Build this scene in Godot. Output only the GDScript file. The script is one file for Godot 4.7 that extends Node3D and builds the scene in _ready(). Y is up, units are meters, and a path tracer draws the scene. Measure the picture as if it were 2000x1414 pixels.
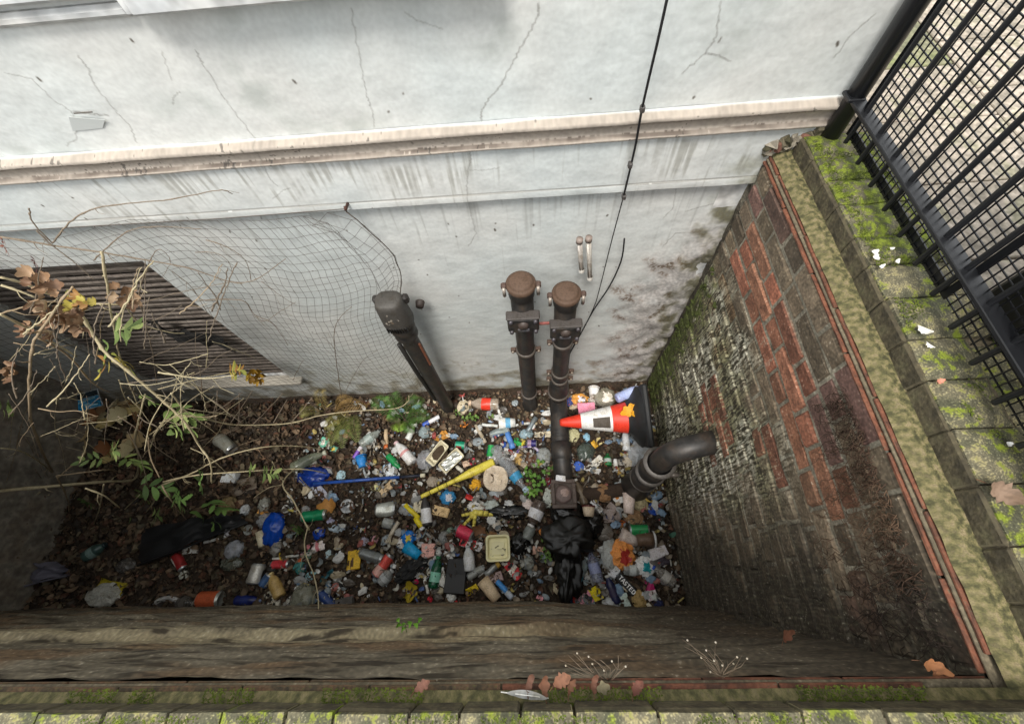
extends Node3D
# A basement light well behind street railings: white rendered house wall, brick side wall,
# mossy coping, cast iron pipes and a floor deep in litter. Units are metres, y is up,
# z = 0 is the house wall, x = 0 the brick side wall, y = 0 the floor of the well.

const D := 1.443          # well depth from house wall to street wall
const H := 1.888          # height of the tile creasing above the floor
const LEFT := -4.228      # left side wall
var rng := RandomNumberGenerator.new()
var taken := {}
var mats := {}
var ns := FastNoiseLite.new()
var nr := FastNoiseLite.new()
var dirt_tex: ImageTexture
var rough_nrm: ImageTexture
var fine_nrm: ImageTexture

# ------------------------------------------------------------------ naming
func numbered(called: String) -> String:
	if not taken.has(called):
		taken[called] = 0
		return called
	taken[called] += 1
	return "%s_%03d" % [called, taken[called]]

func tag(o: Node, label: String, category: String, group := "") -> void:
	o.set_meta("label", label)
	o.set_meta("category", category)
	if group != "": o.set_meta("group", group)

func thing(called: String, label: String, category: String, at := Vector3.ZERO, turn := 0.0, group := "") -> Node3D:
	var o := Node3D.new()
	o.name = numbered(called)
	add_child(o)
	o.position = at
	o.rotation.y = turn
	tag(o, label, category, group)
	return o

func part(parent: Node, called: String, mesh: Mesh, m: Material) -> MeshInstance3D:
	var o := MeshInstance3D.new()
	o.name = called
	o.mesh = mesh
	o.material_override = m
	o.cast_shadow = GeometryInstance3D.SHADOW_CASTING_SETTING_ON
	parent.add_child(o, true)
	return o

func structure(called: String, mesh: Mesh, m: Material) -> MeshInstance3D:
	var o := part(self, called, mesh, m)
	o.set_meta("kind", "structure")
	return o

# ------------------------------------------------------------------ materials
func mt(hex: String, rough := 0.6, metal := 0.0, alpha := 1.0, clean := false) -> StandardMaterial3D:
	var key := "%s|%.2f|%.2f|%.2f|%s" % [hex, rough, metal, alpha, clean]
	if mats.has(key): return mats[key]
	var m := StandardMaterial3D.new()
	var c := Color(hex)
	if alpha < 0.99:
		c.a = alpha
		m.transparency = BaseMaterial3D.TRANSPARENCY_ALPHA
	m.albedo_color = c
	m.roughness = rough
	m.metallic = metal
	m.cull_mode = BaseMaterial3D.CULL_DISABLED
	if not clean:
		m.albedo_texture = dirt_tex
		m.uv1_triplanar = true
		m.uv1_scale = Vector3(5, 5, 5)
	mats[key] = m
	return m

func surface_mat(tex: Texture2D, rough: float, nrm: Texture2D = null, nscale := 0.6) -> StandardMaterial3D:
	var m := StandardMaterial3D.new()
	m.albedo_texture = tex
	m.roughness = rough
	m.cull_mode = BaseMaterial3D.CULL_DISABLED
	if nrm:
		m.normal_enabled = true
		m.normal_texture = nrm
		m.normal_scale = nscale
	return m

func noise(seed_: int, freq: float, octaves := 4, type := FastNoiseLite.TYPE_SIMPLEX_SMOOTH) -> FastNoiseLite:
	var n := FastNoiseLite.new()
	n.seed = seed_
	n.frequency = freq
	n.noise_type = type
	n.fractal_octaves = octaves
	return n

func nrm_image(seed_: int, freq: float, bump: float) -> ImageTexture:
	var im := noise(seed_, freq, 5).get_seamless_image(512, 512)
	im.convert(Image.FORMAT_RGBA8)
	im.bump_map_to_normal_map(bump)
	return ImageTexture.create_from_image(im)

# a tileable mottled stone or dirt texture made of a few tones picked by noise
func mottle(size: int, seed_: int, freq: float, tones: Array, speck: Color, speck_at: float) -> ImageTexture:
	var a := noise(seed_, freq, 5).get_seamless_image(size, size)
	var b := noise(seed_ + 7, freq * 5.0, 3).get_seamless_image(size, size)
	var im := Image.create(size, size, false, Image.FORMAT_RGB8)
	for y in size:
		for x in size:
			var t := a.get_pixel(x, y).r
			var k := b.get_pixel(x, y).r
			var f := clampf((t - 0.2) / 0.6, 0.0, 0.999) * (tones.size() - 1)
			var i := int(f)
			var c: Color = (tones[i] as Color).lerp(tones[i + 1], f - i)
			c = c * (0.78 + 0.44 * k)
			if k > speck_at: c = c.lerp(speck, clampf((k - speck_at) * 9.0, 0, 0.9))
			im.set_pixel(x, y, c)
	return ImageTexture.create_from_image(im)

# ------------------------------------------------------------------ mesh builders
func st_new(smooth := true) -> SurfaceTool:
	var st := SurfaceTool.new()
	st.begin(Mesh.PRIMITIVE_TRIANGLES)
	st.set_smooth_group(0 if smooth else -1)
	return st

func done(st: SurfaceTool) -> ArrayMesh:
	st.generate_normals()
	return st.commit()

func tri(st: SurfaceTool, a: Vector3, b: Vector3, c: Vector3) -> void:
	st.add_vertex(a); st.add_vertex(b); st.add_vertex(c)

func quad(st: SurfaceTool, a: Vector3, b: Vector3, c: Vector3, d: Vector3) -> void:
	tri(st, a, b, c); tri(st, a, c, d)

# chamfered box: 6 faces, 12 edge strips, 8 corners
func add_box(st: SurfaceTool, xf: Transform3D, size: Vector3, bev := 0.0, jit := 0.0) -> void:
	st.set_smooth_group(-1)
	var h := size * 0.5
	bev = minf(bev, minf(h.x, minf(h.y, h.z)) * 0.8)
	var f := {}
	for sx in [-1, 1]:
		for sy in [-1, 1]:
			for sz in [-1, 1]:
				var j := Vector3(rng.randf_range(-jit, jit), rng.randf_range(-jit, jit), rng.randf_range(-jit, jit))
				var k := Vector3i(sx, sy, sz)
				f[[k, 0]] = xf * (Vector3(sx * h.x, sy * (h.y - bev), sz * (h.z - bev)) + j)
				f[[k, 1]] = xf * (Vector3(sx * (h.x - bev), sy * h.y, sz * (h.z - bev)) + j)
				f[[k, 2]] = xf * (Vector3(sx * (h.x - bev), sy * (h.y - bev), sz * h.z) + j)
	for ax in 3:
		for s in [-1, 1]:
			var q := []
			for pr in [[-1, -1], [1, -1], [1, 1], [-1, 1]]:
				var k := Vector3i.ZERO
				k[ax] = s
				k[(ax + 1) % 3] = pr[0]
				k[(ax + 2) % 3] = pr[1]
				q.append(f[[k, ax]])
			if s > 0: quad(st, q[0], q[3], q[2], q[1])
			else: quad(st, q[0], q[1], q[2], q[3])
	if bev <= 0.0: return
	for ax in 3:
		var b1 := (ax + 1) % 3
		var b2 := (ax + 2) % 3
		for s1 in [-1, 1]:
			for s2 in [-1, 1]:
				var k0 := Vector3i.ZERO
				k0[ax] = -1; k0[b1] = s1; k0[b2] = s2
				var k1 := k0
				k1[ax] = 1
				if s1 * s2 > 0: quad(st, f[[k0, b1]], f[[k1, b1]], f[[k1, b2]], f[[k0, b2]])
				else: quad(st, f[[k0, b1]], f[[k0, b2]], f[[k1, b2]], f[[k1, b1]])
	for sx in [-1, 1]:
		for sy in [-1, 1]:
			for sz in [-1, 1]:
				var k := Vector3i(sx, sy, sz)
				if sx * sy * sz > 0: tri(st, f[[k, 0]], f[[k, 2]], f[[k, 1]])
				else: tri(st, f[[k, 0]], f[[k, 1]], f[[k, 2]])

func box_mesh(size: Vector3, bev := 0.003, at := Vector3.ZERO, basis_ := Basis.IDENTITY) -> ArrayMesh:
	var st := st_new(false)
	add_box(st, Transform3D(basis_, at), size, bev)
	return done(st)

# turned shape: profile of (radius, height) pairs about local y, dented by noise
func add_lathe(st: SurfaceTool, xf: Transform3D, prof: Array, seg := 16, dent := 0.0, seed_ := 0) -> void:
	st.set_smooth_group(0)
	var rows := []
	for p in prof:
		var row := PackedVector3Array()
		for i in seg + 1:
			var a := TAU * (i % seg) / seg
			var r: float = p[0]
			if dent > 0.0:
				r *= 1.0 + dent * ns.get_noise_3d(cos(a) * 60 + seed_ * 37, p[1] * 700.0, sin(a) * 60)
			row.append(xf * Vector3(cos(a) * r, p[1], sin(a) * r))
		rows.append(row)
	for j in rows.size() - 1:
		for i in seg:
			quad(st, rows[j][i], rows[j + 1][i], rows[j + 1][i + 1], rows[j][i + 1])

func lathe(prof: Array, seg := 16, xf := Transform3D.IDENTITY, dent := 0.0, seed_ := 0) -> ArrayMesh:
	var st := st_new()
	add_lathe(st, xf, prof, seg, dent, seed_)
	return done(st)

# swept round bar through points, one radius per point
func add_tube(st: SurfaceTool, pts: PackedVector3Array, rad: PackedFloat32Array, seg := 6) -> void:
	st.set_smooth_group(0)
	var n := pts.size()
	var rows := []
	var up := Vector3(0.13, 0.97, 0.2).normalized()
	for k in n:
		var d := (pts[mini(k + 1, n - 1)] - pts[maxi(k - 1, 0)]).normalized()
		var s := d.cross(up)
		if s.length() < 0.05: s = d.cross(Vector3(1, 0.1, 0))
		s = s.normalized()
		up = s.cross(d).normalized()
		var row := PackedVector3Array()
		var r: float = rad[mini(k, rad.size() - 1)]
		for i in seg + 1:
			var a := TAU * (i % seg) / seg
			row.append(pts[k] + (s * cos(a) + up * sin(a)) * r)
		rows.append(row)
	for k in n - 1:
		for i in seg:
			quad(st, rows[k][i], rows[k][i + 1], rows[k + 1][i + 1], rows[k + 1][i])
	for i in range(1, seg - 1):
		tri(st, rows[0][0], rows[0][i + 1], rows[0][i])
		tri(st, rows[n - 1][0], rows[n - 1][i], rows[n - 1][i + 1])

func tube(pts: Array, r: float, seg := 8, r2 := -1.0) -> ArrayMesh:
	var st := st_new()
	var pv := PackedVector3Array(pts)
	var rr := PackedFloat32Array()
	for i in pv.size():
		rr.append(r if r2 < 0 else lerpf(r, r2, float(i) / (pv.size() - 1)))
	add_tube(st, pv, rr, seg)
	return done(st)

func smooth_path(pts: Array, per := 5) -> PackedVector3Array:
	var out := PackedVector3Array()
	for i in pts.size() - 1:
		var p0: Vector3 = pts[maxi(i - 1, 0)]
		var p1: Vector3 = pts[i]
		var p2: Vector3 = pts[i + 1]
		var p3: Vector3 = pts[mini(i + 2, pts.size() - 1)]
		for k in per:
			out.append(p1.cubic_interpolate(p2, p0, p3, float(k) / per))
	out.append(pts[pts.size() - 1])
	return out

# a surface over parameter lists; fn gives points, uvf texture places, skip leaves holes
func surf(us: Array, vs: Array, fn: Callable, uvf: Callable, skip = null) -> ArrayMesh:
	var nx := us.size()
	var ny := vs.size()
	var P := PackedVector3Array()
	var U := PackedVector2Array()
	P.resize(nx * ny)
	U.resize(nx * ny)
	for j in ny:
		for i in nx:
			var p: Vector3 = fn.call(us[i], vs[j])
			P[j * nx + i] = p
			U[j * nx + i] = uvf.call(p)
	var N := PackedVector3Array()
	N.resize(nx * ny)
	for j in ny:
		for i in nx:
			var a := P[j * nx + mini(i + 1, nx - 1)] - P[j * nx + maxi(i - 1, 0)]
			var b := P[mini(j + 1, ny - 1) * nx + i] - P[maxi(j - 1, 0) * nx + i]
			N[j * nx + i] = a.cross(b).normalized()
	var X := PackedInt32Array()
	for j in ny - 1:
		for i in nx - 1:
			if skip != null and skip.call((us[i] + us[i + 1]) * 0.5, (vs[j] + vs[j + 1]) * 0.5): continue
			var q := j * nx + i
			X.append_array([q, q + nx, q + 1, q + 1, q + nx, q + nx + 1])
	var arr := []
	arr.resize(Mesh.ARRAY_MAX)
	arr[Mesh.ARRAY_VERTEX] = P
	arr[Mesh.ARRAY_NORMAL] = N
	arr[Mesh.ARRAY_TEX_UV] = U
	arr[Mesh.ARRAY_INDEX] = X
	var m := ArrayMesh.new()
	m.add_surface_from_arrays(Mesh.PRIMITIVE_TRIANGLES, arr)
	return m

func steps(a: float, b: float, d: float, extra := []) -> Array:
	var o := []
	var n := int(ceil(absf(b - a) / d))
	for i in n + 1: o.append(lerpf(a, b, float(i) / n))
	for e in extra: o.append(e)
	o.sort()
	return o

# ground of the well: shallow heap that rises to the brick corner and round the drain
func fh(x: float, z: float) -> float:
	return -0.06 + 0.06 * exp(-pow((x + 0.05) / 0.5, 2)) + 0.03 * exp(-((x + 0.7) * (x + 0.7) + (z - 1.0) * (z - 1.0)) / 0.1) + 0.012 * sin(5.1 * x + 1.3) * sin(6.3 * z + 0.4)

# ------------------------------------------------------------------ litter makers
var Y2X := Basis(Vector3(0, 0, 1), -PI / 2)
const GROUPS := {"can": "discarded cans on the floor of the well", "bottle": "discarded bottles on the floor of the well", "cup": "discarded cups on the floor of the well", "bag": "plastic bags on the floor of the well", "wrapper": "wrappers on the floor of the well", "film": "clear film on the floor of the well", "scrap": "paper and plastic scraps on the floor of the well", "bin bag": "torn black bin bags", "tissue": "paper tissues on the floor of the well", "straw": "straws and thin sticks in the litter", "lid": "loose lids in the litter", "cap": "loose caps in the litter", "leaf": "single fallen leaves", "peel": "orange peel in the litter", "box": "small cartons in the litter", "packet": "packets in the litter", "tube": "tubes in the litter", "snack bag": "snack bags in the litter"}
var serial := 0

func item(called: String, label: String, cat: String, x: float, z: float, yaw: float, lift: float) -> Node3D:
	serial += 1
	rng.seed = 1000 + serial * 17
	var o := thing(called, label, cat, Vector3(x, fh(x, z) + lift, z), yaw, GROUPS.get(cat, ""))
	o.rotation = Vector3(rng.randf_range(-0.08, 0.08), yaw, rng.randf_range(-0.06, 0.06))
	return o

func can(t: Array, o := {}) -> void:
	var L: float = t[6]
	var R: float = t[7] * 0.5
	var n := item(t[0], t[1], t[2], t[3], t[4], t[5], R * 0.8 + o.get("lift", 0.0))
	var met: float = o.get("metal", 0.15)
	var m := mt(o.col, 0.42, met, o.get("alpha", 1.0))
	var dent: float = o.get("dent", 0.22)
	var h := L * 0.5
	var xf := Transform3D(Y2X, Vector3.ZERO)
	var pr := []
	var k := 9
	for i in k + 1: pr.append([R, lerpf(-h * 0.84, h * 0.82, float(i) / k)])
	part(n, "body", lathe(pr, 18, xf, dent, serial), m)
	var em := mt(o.get("end", "#b9bcbc"), 0.35, 0.7)
	part(n, "base", lathe([[0.0001, -h * 0.93], [R * 0.6, -h * 0.97], [R * 0.78, -h], [R * 0.86, -h * 0.96], [R, -h * 0.84]], 18, xf, dent, serial), em)
	part(n, "lid", lathe([[R, h * 0.82], [R * 0.84, h * 0.95], [R * 0.84, h], [R * 0.74, h], [R * 0.72, h * 0.95], [0.0001, h * 0.95]], 18, xf, dent, serial), em)
	if o.has("band"):
		var bp := []
		for i in 5: bp.append([R * 1.015, lerpf(-h * 0.8, -h * 0.1, i / 4.0)])
		part(n, "band", lathe(bp, 18, xf, dent, serial), mt(o.band, 0.45))
	else:
		# printed panel: a patch of the same dented skin, a hair proud of it
		var sp := st_new()
		var a0 := rng.randf_range(-0.6, 1.4)
		for i in 5:
			for j in 6:
				var q := []
				for e in [[0, 0], [1, 0], [1, 1], [0, 1]]:
					var ang: float = a0 + (i + e[0]) * 0.27
					var hh: float = lerpf(-h * 0.55, h * 0.5, (j + e[1]) / 6.0) + 0.16 * h * sin(ang * 2.0)
					var rr: float = R * 1.02 * (1.0 + dent * ns.get_noise_3d(cos(ang) * 60 + serial * 37, hh * 700.0, sin(ang) * 60)) + 0.0006
					q.append(xf * Vector3(cos(ang) * rr, hh, sin(ang) * rr))
				quad(sp, q[0], q[1], q[2], q[3])
		part(n, "print", done(sp), mt("#e4e2dc" if Color(o.col).get_luminance() < 0.42 else ["#3a5a8c", "#8c3430", "#3c3c3c"][serial % 3], 0.45))

func bottle(t: Array, o := {}) -> void:
	var L: float = t[6]
	var R: float = t[7] * 0.5
	var n := item(t[0], t[1], t[2], t[3], t[4], t[5], R * 0.8 + o.get("lift", 0.0))
	var al: float = o.get("alpha", 1.0)
	var xf := Transform3D(Y2X, Vector3(-L * 0.5, 0, 0))
	var nk := R * 0.38
	var dent := 0.16 if al < 0.99 else 0.05
	var pr := [[0.0001, 0.02 * L], [R * 0.7, 0.0], [R * 0.92, 0.02 * L], [R, 0.06 * L], [R, 0.2 * L], [R * 0.96, 0.24 * L], [R, 0.28 * L], [R, 0.45 * L], [R * 0.96, 0.5 * L], [R * 0.99, 0.55 * L], [R * 0.95, 0.64 * L], [R * 0.75, 0.75 * L], [R * 0.5, 0.84 * L], [nk, 0.9 * L], [nk, 0.93 * L]]
	part(n, "body", lathe(pr, 18, xf, dent, serial), mt(o.col, 0.16 if al < 0.99 else 0.35, 0.0, al))
	part(n, "cap", lathe([[nk * 1.2, 0.915 * L], [nk * 1.3, 0.92 * L], [nk * 1.3, 0.995 * L], [nk * 1.1, L], [0.0001, L]], 14, xf), mt(o.cap, 0.4))
	var l0: float = o.get("lab0", 0.26)
	var l1: float = o.get("lab1", 0.56)
	var lp := []
	for i in 6: lp.append([R * 1.02 * (0.94 if lerpf(l0, l1, i / 5.0) > 0.62 else 1.0), lerpf(l0, l1, i / 5.0) * L])
	part(n, "label", lathe(lp, 18, xf, dent, serial), mt(o.label, 0.45))

func cup(t: Array, o := {}) -> void:
	var L: float = t[6]
	var R: float = t[7] * 0.5
	var n := item(t[0], t[1], t[2], t[3], t[4], t[5], R * 0.7 + o.get("lift", 0.0))
	var xf := Transform3D(Y2X, Vector3(-L * 0.5, 0, 0))
	var b := R * 0.72
	var m := mt(o.col, 0.5)
	part(n, "body", lathe([[0.0001, 0.03 * L], [b * 0.94, 0.03 * L], [b * 0.97, 0], [b, 0], [lerpf(b, R, 0.33), 0.33 * L], [lerpf(b, R, 0.66), 0.66 * L], [R * 0.98, 0.97 * L], [R * 0.94, 0.97 * L], [b * 0.95, 0.05 * L], [0.0001, 0.05 * L]], 20, xf, 0.06, serial), m)
	part(n, "rim", lathe([[R * 0.95, 0.955 * L], [R * 1.03, 0.965 * L], [R * 1.04, 0.99 * L], [R * 0.99, L], [R * 0.94, 0.985 * L]], 20, xf, 0.06, serial), m)
	if o.has("band"): part(n, "band", lathe([[lerpf(b, R, 0.3) * 1.015, 0.3 * L], [lerpf(b, R, 0.6) * 1.015, 0.6 * L]], 20, xf, 0.06, serial), mt(o.band, 0.5))
	if o.has("lid"): part(n, "lid", lathe([[R * 1.05, 0.93 * L], [R * 1.08, 0.95 * L], [R * 1.05, 1.04 * L], [R * 0.9, 1.07 * L], [R * 0.86, 1.03 * L], [0.0001, 1.03 * L]], 20, xf), mt(o.lid, 0.4))
	if o.has("stem"): part(n, "stem", tube([Vector3(-L * 0.5, 0, 0), Vector3(-L * 0.95, -0.005, 0.004), Vector3(-L * 1.4, -0.01, 0.01)], R * 0.22, 8), mt(o.stem, 0.3, 0.0, 0.7))

func crumple_point(dir: Vector3, sd: float, sharp: float) -> float:
	var q := dir * 1.0
	var a := 1.0 - absf(nr.get_noise_3d(q.x * 90 + sd, q.y * 90, q.z * 90)) * 1.7
	var b := 1.0 - absf(nr.get_noise_3d(q.x * 230 + sd, q.y * 230 + 50, q.z * 230)) * 1.6
	return 0.62 + sharp * (0.28 * a + 0.16 * b)

func crumple(t: Array, o := {}) -> void:
	var L: float = t[6]
	var W: float = t[7]
	var hh: float = minf(L, W) * o.get("tall", 0.34)
	var n := item(t[0], t[1], t[2], t[3], t[4], t[5], hh * 0.55 + o.get("lift", 0.0))
	var big := maxf(L, W) > 0.03
	var la := 13 if big else 8
	var lo := 24 if big else 12
	var sd := serial * 113.0
	var rows := []
	for j in la + 1:
		var th := PI * j / la
		var row := PackedVector3Array()
		for i in lo + 1:
			var ph := TAU * (i % lo) / lo
			var d := Vector3(sin(th) * cos(ph), cos(th), sin(th) * sin(ph))
			var r := crumple_point(d, sd, 1.0)
			var p := Vector3(d.x * r * L * 0.56, d.y * r * hh, d.z * r * W * 0.56)
			if p.y < -hh * 0.45: p.y = -hh * 0.45
			row.append(p)
		rows.append(row)
	var st := st_new()
	var s2 := st_new()
	var two: bool = o.has("spot") or t[2] in ["wrapper", "snack bag", "packet", "carton", "tub", "pack"]
	if o.get("gloss", 0) == 0 and o.get("alpha", 1.0) > 0.99: st.set_smooth_group(-1)
	var any := false
	for j in la:
		for i in lo:
			var c: Vector3 = (rows[j][i] + rows[j + 1][i + 1]) * 0.5
			if two and c.x > -L * 0.12 and c.z > -W * 0.16 and c.z < W * 0.3 and c.y > -hh * 0.2 and c.x < L * 0.26:
				quad(s2, rows[j][i], rows[j][i + 1], rows[j + 1][i + 1], rows[j + 1][i])
				any = true
			else:
				quad(st, rows[j][i], rows[j][i + 1], rows[j + 1][i + 1], rows[j + 1][i])
	var rg := 0.24 if o.get("gloss", 0) == 1 or o.get("alpha", 1.0) < 0.99 else 0.7
	part(n, "body", done(st), mt(o.col, rg, o.get("metal", 0.0), o.get("alpha", 1.0)))
	if any: part(n, "print", done(s2), mt(o.get("spot", ["#ece6da", "#e0c440", "#d8d8e0", "#b8342c"][serial % 4]), 0.5))

# thin bent sheet between two long edges, split into stripes across its width
func sheet_stripes(n: Node3D, L: float, W: float, bands: Array, bend: float) -> void:
	var sd := serial * 71.0
	var f := func(u: float, v: float) -> Vector3:
		var x := (u - 0.5) * L + 0.05 * L * nr.get_noise_2d(v * 150 + sd, u * 40)
		var z := (v - 0.5) * W + 0.06 * W * nr.get_noise_2d(u * 150 + sd, 9)
		var y := bend * nr.get_noise_2d(u * 90 + sd, v * 60) * 1.6 + bend * 0.7 * absf(nr.get_noise_2d(u * 260 - sd, v * 180))
		return Vector3(x, y, z)
	for b in bands:
		var us := steps(b[1], b[2], 0.09)
		var vs := steps(0.0, 1.0, 0.11)
		var st := st_new()
		var d := Vector3(0, -0.0014, 0)
		for i in us.size() - 1:
			for j in vs.size() - 1:
				var p: Vector3 = f.call(us[i], vs[j])
				var q: Vector3 = f.call(us[i + 1], vs[j])
				var r: Vector3 = f.call(us[i + 1], vs[j + 1])
				var s: Vector3 = f.call(us[i], vs[j + 1])
				quad(st, p, q, r, s)
				quad(st, p + d, s + d, r + d, q + d)
				if j == 0: quad(st, p, p + d, q + d, q)
				if j == vs.size() - 2: quad(st, s, r, r + d, s + d)
		part(n, b[3], done(st), b[0])

func sheet(t: Array, o := {}) -> void:
	var n := item(t[0], t[1], t[2], t[3], t[4], t[5], 0.016 + o.get("lift", 0.0))
	var m := mt(o.col, 0.55)
	if o.has("col2"): sheet_stripes(n, t[6], t[7], [[m, 0.0, 0.56, "body"], [mt(o.col2, 0.55), 0.56, 1.0, "band"]], 0.016)
	else: sheet_stripes(n, t[6], t[7], [[m, 0.0, 1.0, "body"]], 0.018)

func sheet3(t: Array, o := {}) -> void:
	var n := item(t[0], t[1], t[2], t[3], t[4], t[5], 0.016)
	var a := mt(o.col, 0.5)
	var b := mt(o.col2, 0.5)
	sheet_stripes(n, t[6], t[7], [[a, 0.0, 0.3, "body"], [b, 0.3, 0.52, "band"], [a, 0.52, 0.7, "body"], [b, 0.7, 1.0, "band"]], 0.012)

func box(t: Array, o := {}) -> void:
	var h: float = o.get("h", 0.02)
	var n := item(t[0], t[1], t[2], t[3], t[4], t[5], h * 0.5 + 0.008 + o.get("lift", 0.0))
	var st := st_new(false)
	add_box(st, Transform3D.IDENTITY, Vector3(t[6], h, t[7]), minf(0.004, h * 0.3), minf(0.006, h * 0.25))
	part(n, "body", done(st), mt(o.col, 0.55))
	if h > 0.019: part(n, "flap", box_mesh(Vector3(t[6] * 0.42, 0.002, t[7] * 0.9), 0.0006, Vector3(t[6] * 0.26, h * 0.5 + 0.004, 0), Basis(Vector3(0, 0, 1), 0.06)), mt(o.col, 0.6))
	if o.has("spot"):
		for k in 5:
			part(n, "print", box_mesh(Vector3(t[6] * rng.randf_range(0.1, 0.3), 0.002, t[7] * rng.randf_range(0.08, 0.2)), 0.0005, Vector3(rng.randf_range(-0.36, 0.0) * t[6], h * 0.5 + 0.003, rng.randf_range(-0.35, 0.35) * t[7])), mt(o.spot, 0.5))

func box2(t: Array, o := {}) -> void:
	var n := item(t[0], t[1], t[2], t[3], t[4], t[5], 0.012)
	part(n, "body", box_mesh(Vector3(t[6] * 0.5, o.h, t[7]), 0.001, Vector3(t[6] * 0.25, 0, 0)), mt(o.col, 0.55))
	part(n, "band", box_mesh(Vector3(t[6] * 0.5, o.h, t[7]), 0.001, Vector3(-t[6] * 0.25, 0, 0)), mt(o.col2, 0.55))

func stick(t: Array, o := {}) -> void:
	var R: float = t[7] * 0.5
	var n := item(t[0], t[1], t[2], t[3], t[4], t[5], R + 0.008)
	var h: float = t[6] * 0.5
	var cut := h * (0.6 if o.has("tip") else 1.0)
	part(n, "body", tube([Vector3(-h, 0, 0), Vector3(-h * 0.4, rng.randf_range(-0.003, 0.003), 0.003), Vector3(cut * 0.4, 0, -0.002), Vector3(cut, 0.001, 0)], R, 9), mt(o.col, 0.45, o.get("metal", 0.0)))
	if o.has("tip"): part(n, "tip", tube([Vector3(cut, 0.001, 0), Vector3(h, 0, 0)], R * 1.05, 9), mt(o.tip, 0.45))

func pen(t: Array, o := {}) -> void:
	var R: float = t[7] * 0.5
	var h: float = t[6] * 0.5
	var n := item(t[0], t[1], t[2], t[3], t[4], t[5], R + 0.008)
	var xf := Transform3D(Y2X, Vector3.ZERO)
	part(n, "barrel", lathe([[0.0001, -h], [R * 0.8, -h], [R * 0.9, -h * 0.9], [R * 0.92, h * 0.3]], 12, xf), mt(o.col, 0.4))
	part(n, "cap", lathe([[R, h * 0.25], [R, h * 0.85], [R * 0.75, h], [0.0001, h]], 12, xf), mt(o.cap, 0.4))

func pole(t: Array, o := {}) -> void:
	var R: float = t[7] * 0.5
	var h: float = t[6] * 0.5
	var n := item(t[0], t[1], t[2], t[3], t[4], t[5], 0.05)
	n.rotation = Vector3(0, t[5], 0)
	part(n, "shaft", tube([Vector3(-h, -0.01, 0), Vector3(-h * 0.3, 0, 0.002), Vector3(h * 0.55, 0.004, 0)], R, 10), mt(o.col, 0.4))
	part(n, "sleeve", tube([Vector3(h * 0.55, 0.004, 0), Vector3(h * 0.92, 0.006, 0)], R * 0.9, 10), mt("#232838", 0.5))
	part(n, "tip", tube([Vector3(h * 0.92, 0.006, 0), Vector3(h, 0.006, 0)], R * 1.25, 10), mt("#d6cfb6", 0.5))

func bat(t: Array, o := {}) -> void:
	var R: float = t[7] * 0.5
	var h: float = t[6] * 0.5
	var n := item(t[0], t[1], t[2], t[3], t[4], t[5], 0.045)
	n.rotation = Vector3(0, t[5], 0)
	var xf := Transform3D(Y2X, Vector3.ZERO)
	part(n, "barrel", lathe([[0.0001, -h * 0.98], [R * 0.8, -h], [R, -h * 0.96], [R, -h * 0.35], [R * 0.7, -h * 0.1], [R * 0.55, h * 0.08]], 16, xf), mt(o.col, 0.45))
	var a := 0.085
	for k in 4:
		var b := a + 0.215
		part(n, "grip_segment", lathe([[R * 0.44, h * a], [R * 0.52, h * (a + 0.012)], [R * 0.5, h * (b - 0.012)], [R * 0.42, h * b]], 12, xf), mt(o.col, 0.45))
		part(n, "joint_ring", lathe([[R * 0.4, h * (b - 0.004)], [R * 0.42, h * (b + 0.006)], [R * 0.4, h * (b + 0.016)]], 12, xf), mt("#4a3f16", 0.6))
		a = b + 0.014
	part(n, "end_cap", lathe([[R * 0.5, h * 0.97], [R * 0.45, h], [0.0001, h]], 12, xf), mt(o.col, 0.45))

func claw(t: Array, o := {}) -> void:
	var n := item(t[0], t[1], t[2], t[3], t[4], t[5], 0.05)
	n.rotation = Vector3(0, t[5], 0)
	var R: float = t[7] * 0.5
	var m := mt(o.col, 0.45)
	var dk := mt("#5a4a18", 0.6)
	var L: float = t[6]
	part(n, "palm", lathe([[0.0001, -R * 1.3], [R * 0.9, -R], [R * 1.1, 0], [R * 0.9, R], [0.0001, R * 1.3]], 12, Transform3D(Y2X, Vector3(-L * 0.5, 0, 0))), m)
	var arms := [[0.0, L, 1.0, 3], [PI * 0.93, L * 0.85, 0.62, 3], [PI * 0.74, L * 0.98, 0.66, 3], [PI * 0.53, L * 0.85, 0.66, 3]]
	for a in arms:
		var dir := Vector3(cos(a[0]), 0, sin(a[0]))
		var arm := Node3D.new()
		arm.name = "forearm" if a[2] > 0.9 else "toe"
		n.add_child(arm, true)
		for k in a[3]:
			var s0: float = lerpf(R * 0.9, a[1], k / 3.0)
			var s1: float = lerpf(R * 0.9, a[1], (k + 0.9) / 3.0)
			var drop: float = -0.008 * k
			var o0 := Vector3(-L * 0.5, drop, 0)
			part(arm, "segment", tube([o0 + dir * s0, o0 + dir * lerpf(s0, s1, 0.5) + Vector3(0, 0.002, 0), o0 + dir * s1], R * a[2] * (1.0 - 0.1 * k), 10), m)
			part(arm, "joint_ring", tube([o0 + dir * s1, o0 + dir * (s1 + a[1] * 0.034)], R * a[2] * 0.75, 8), dk)

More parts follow.
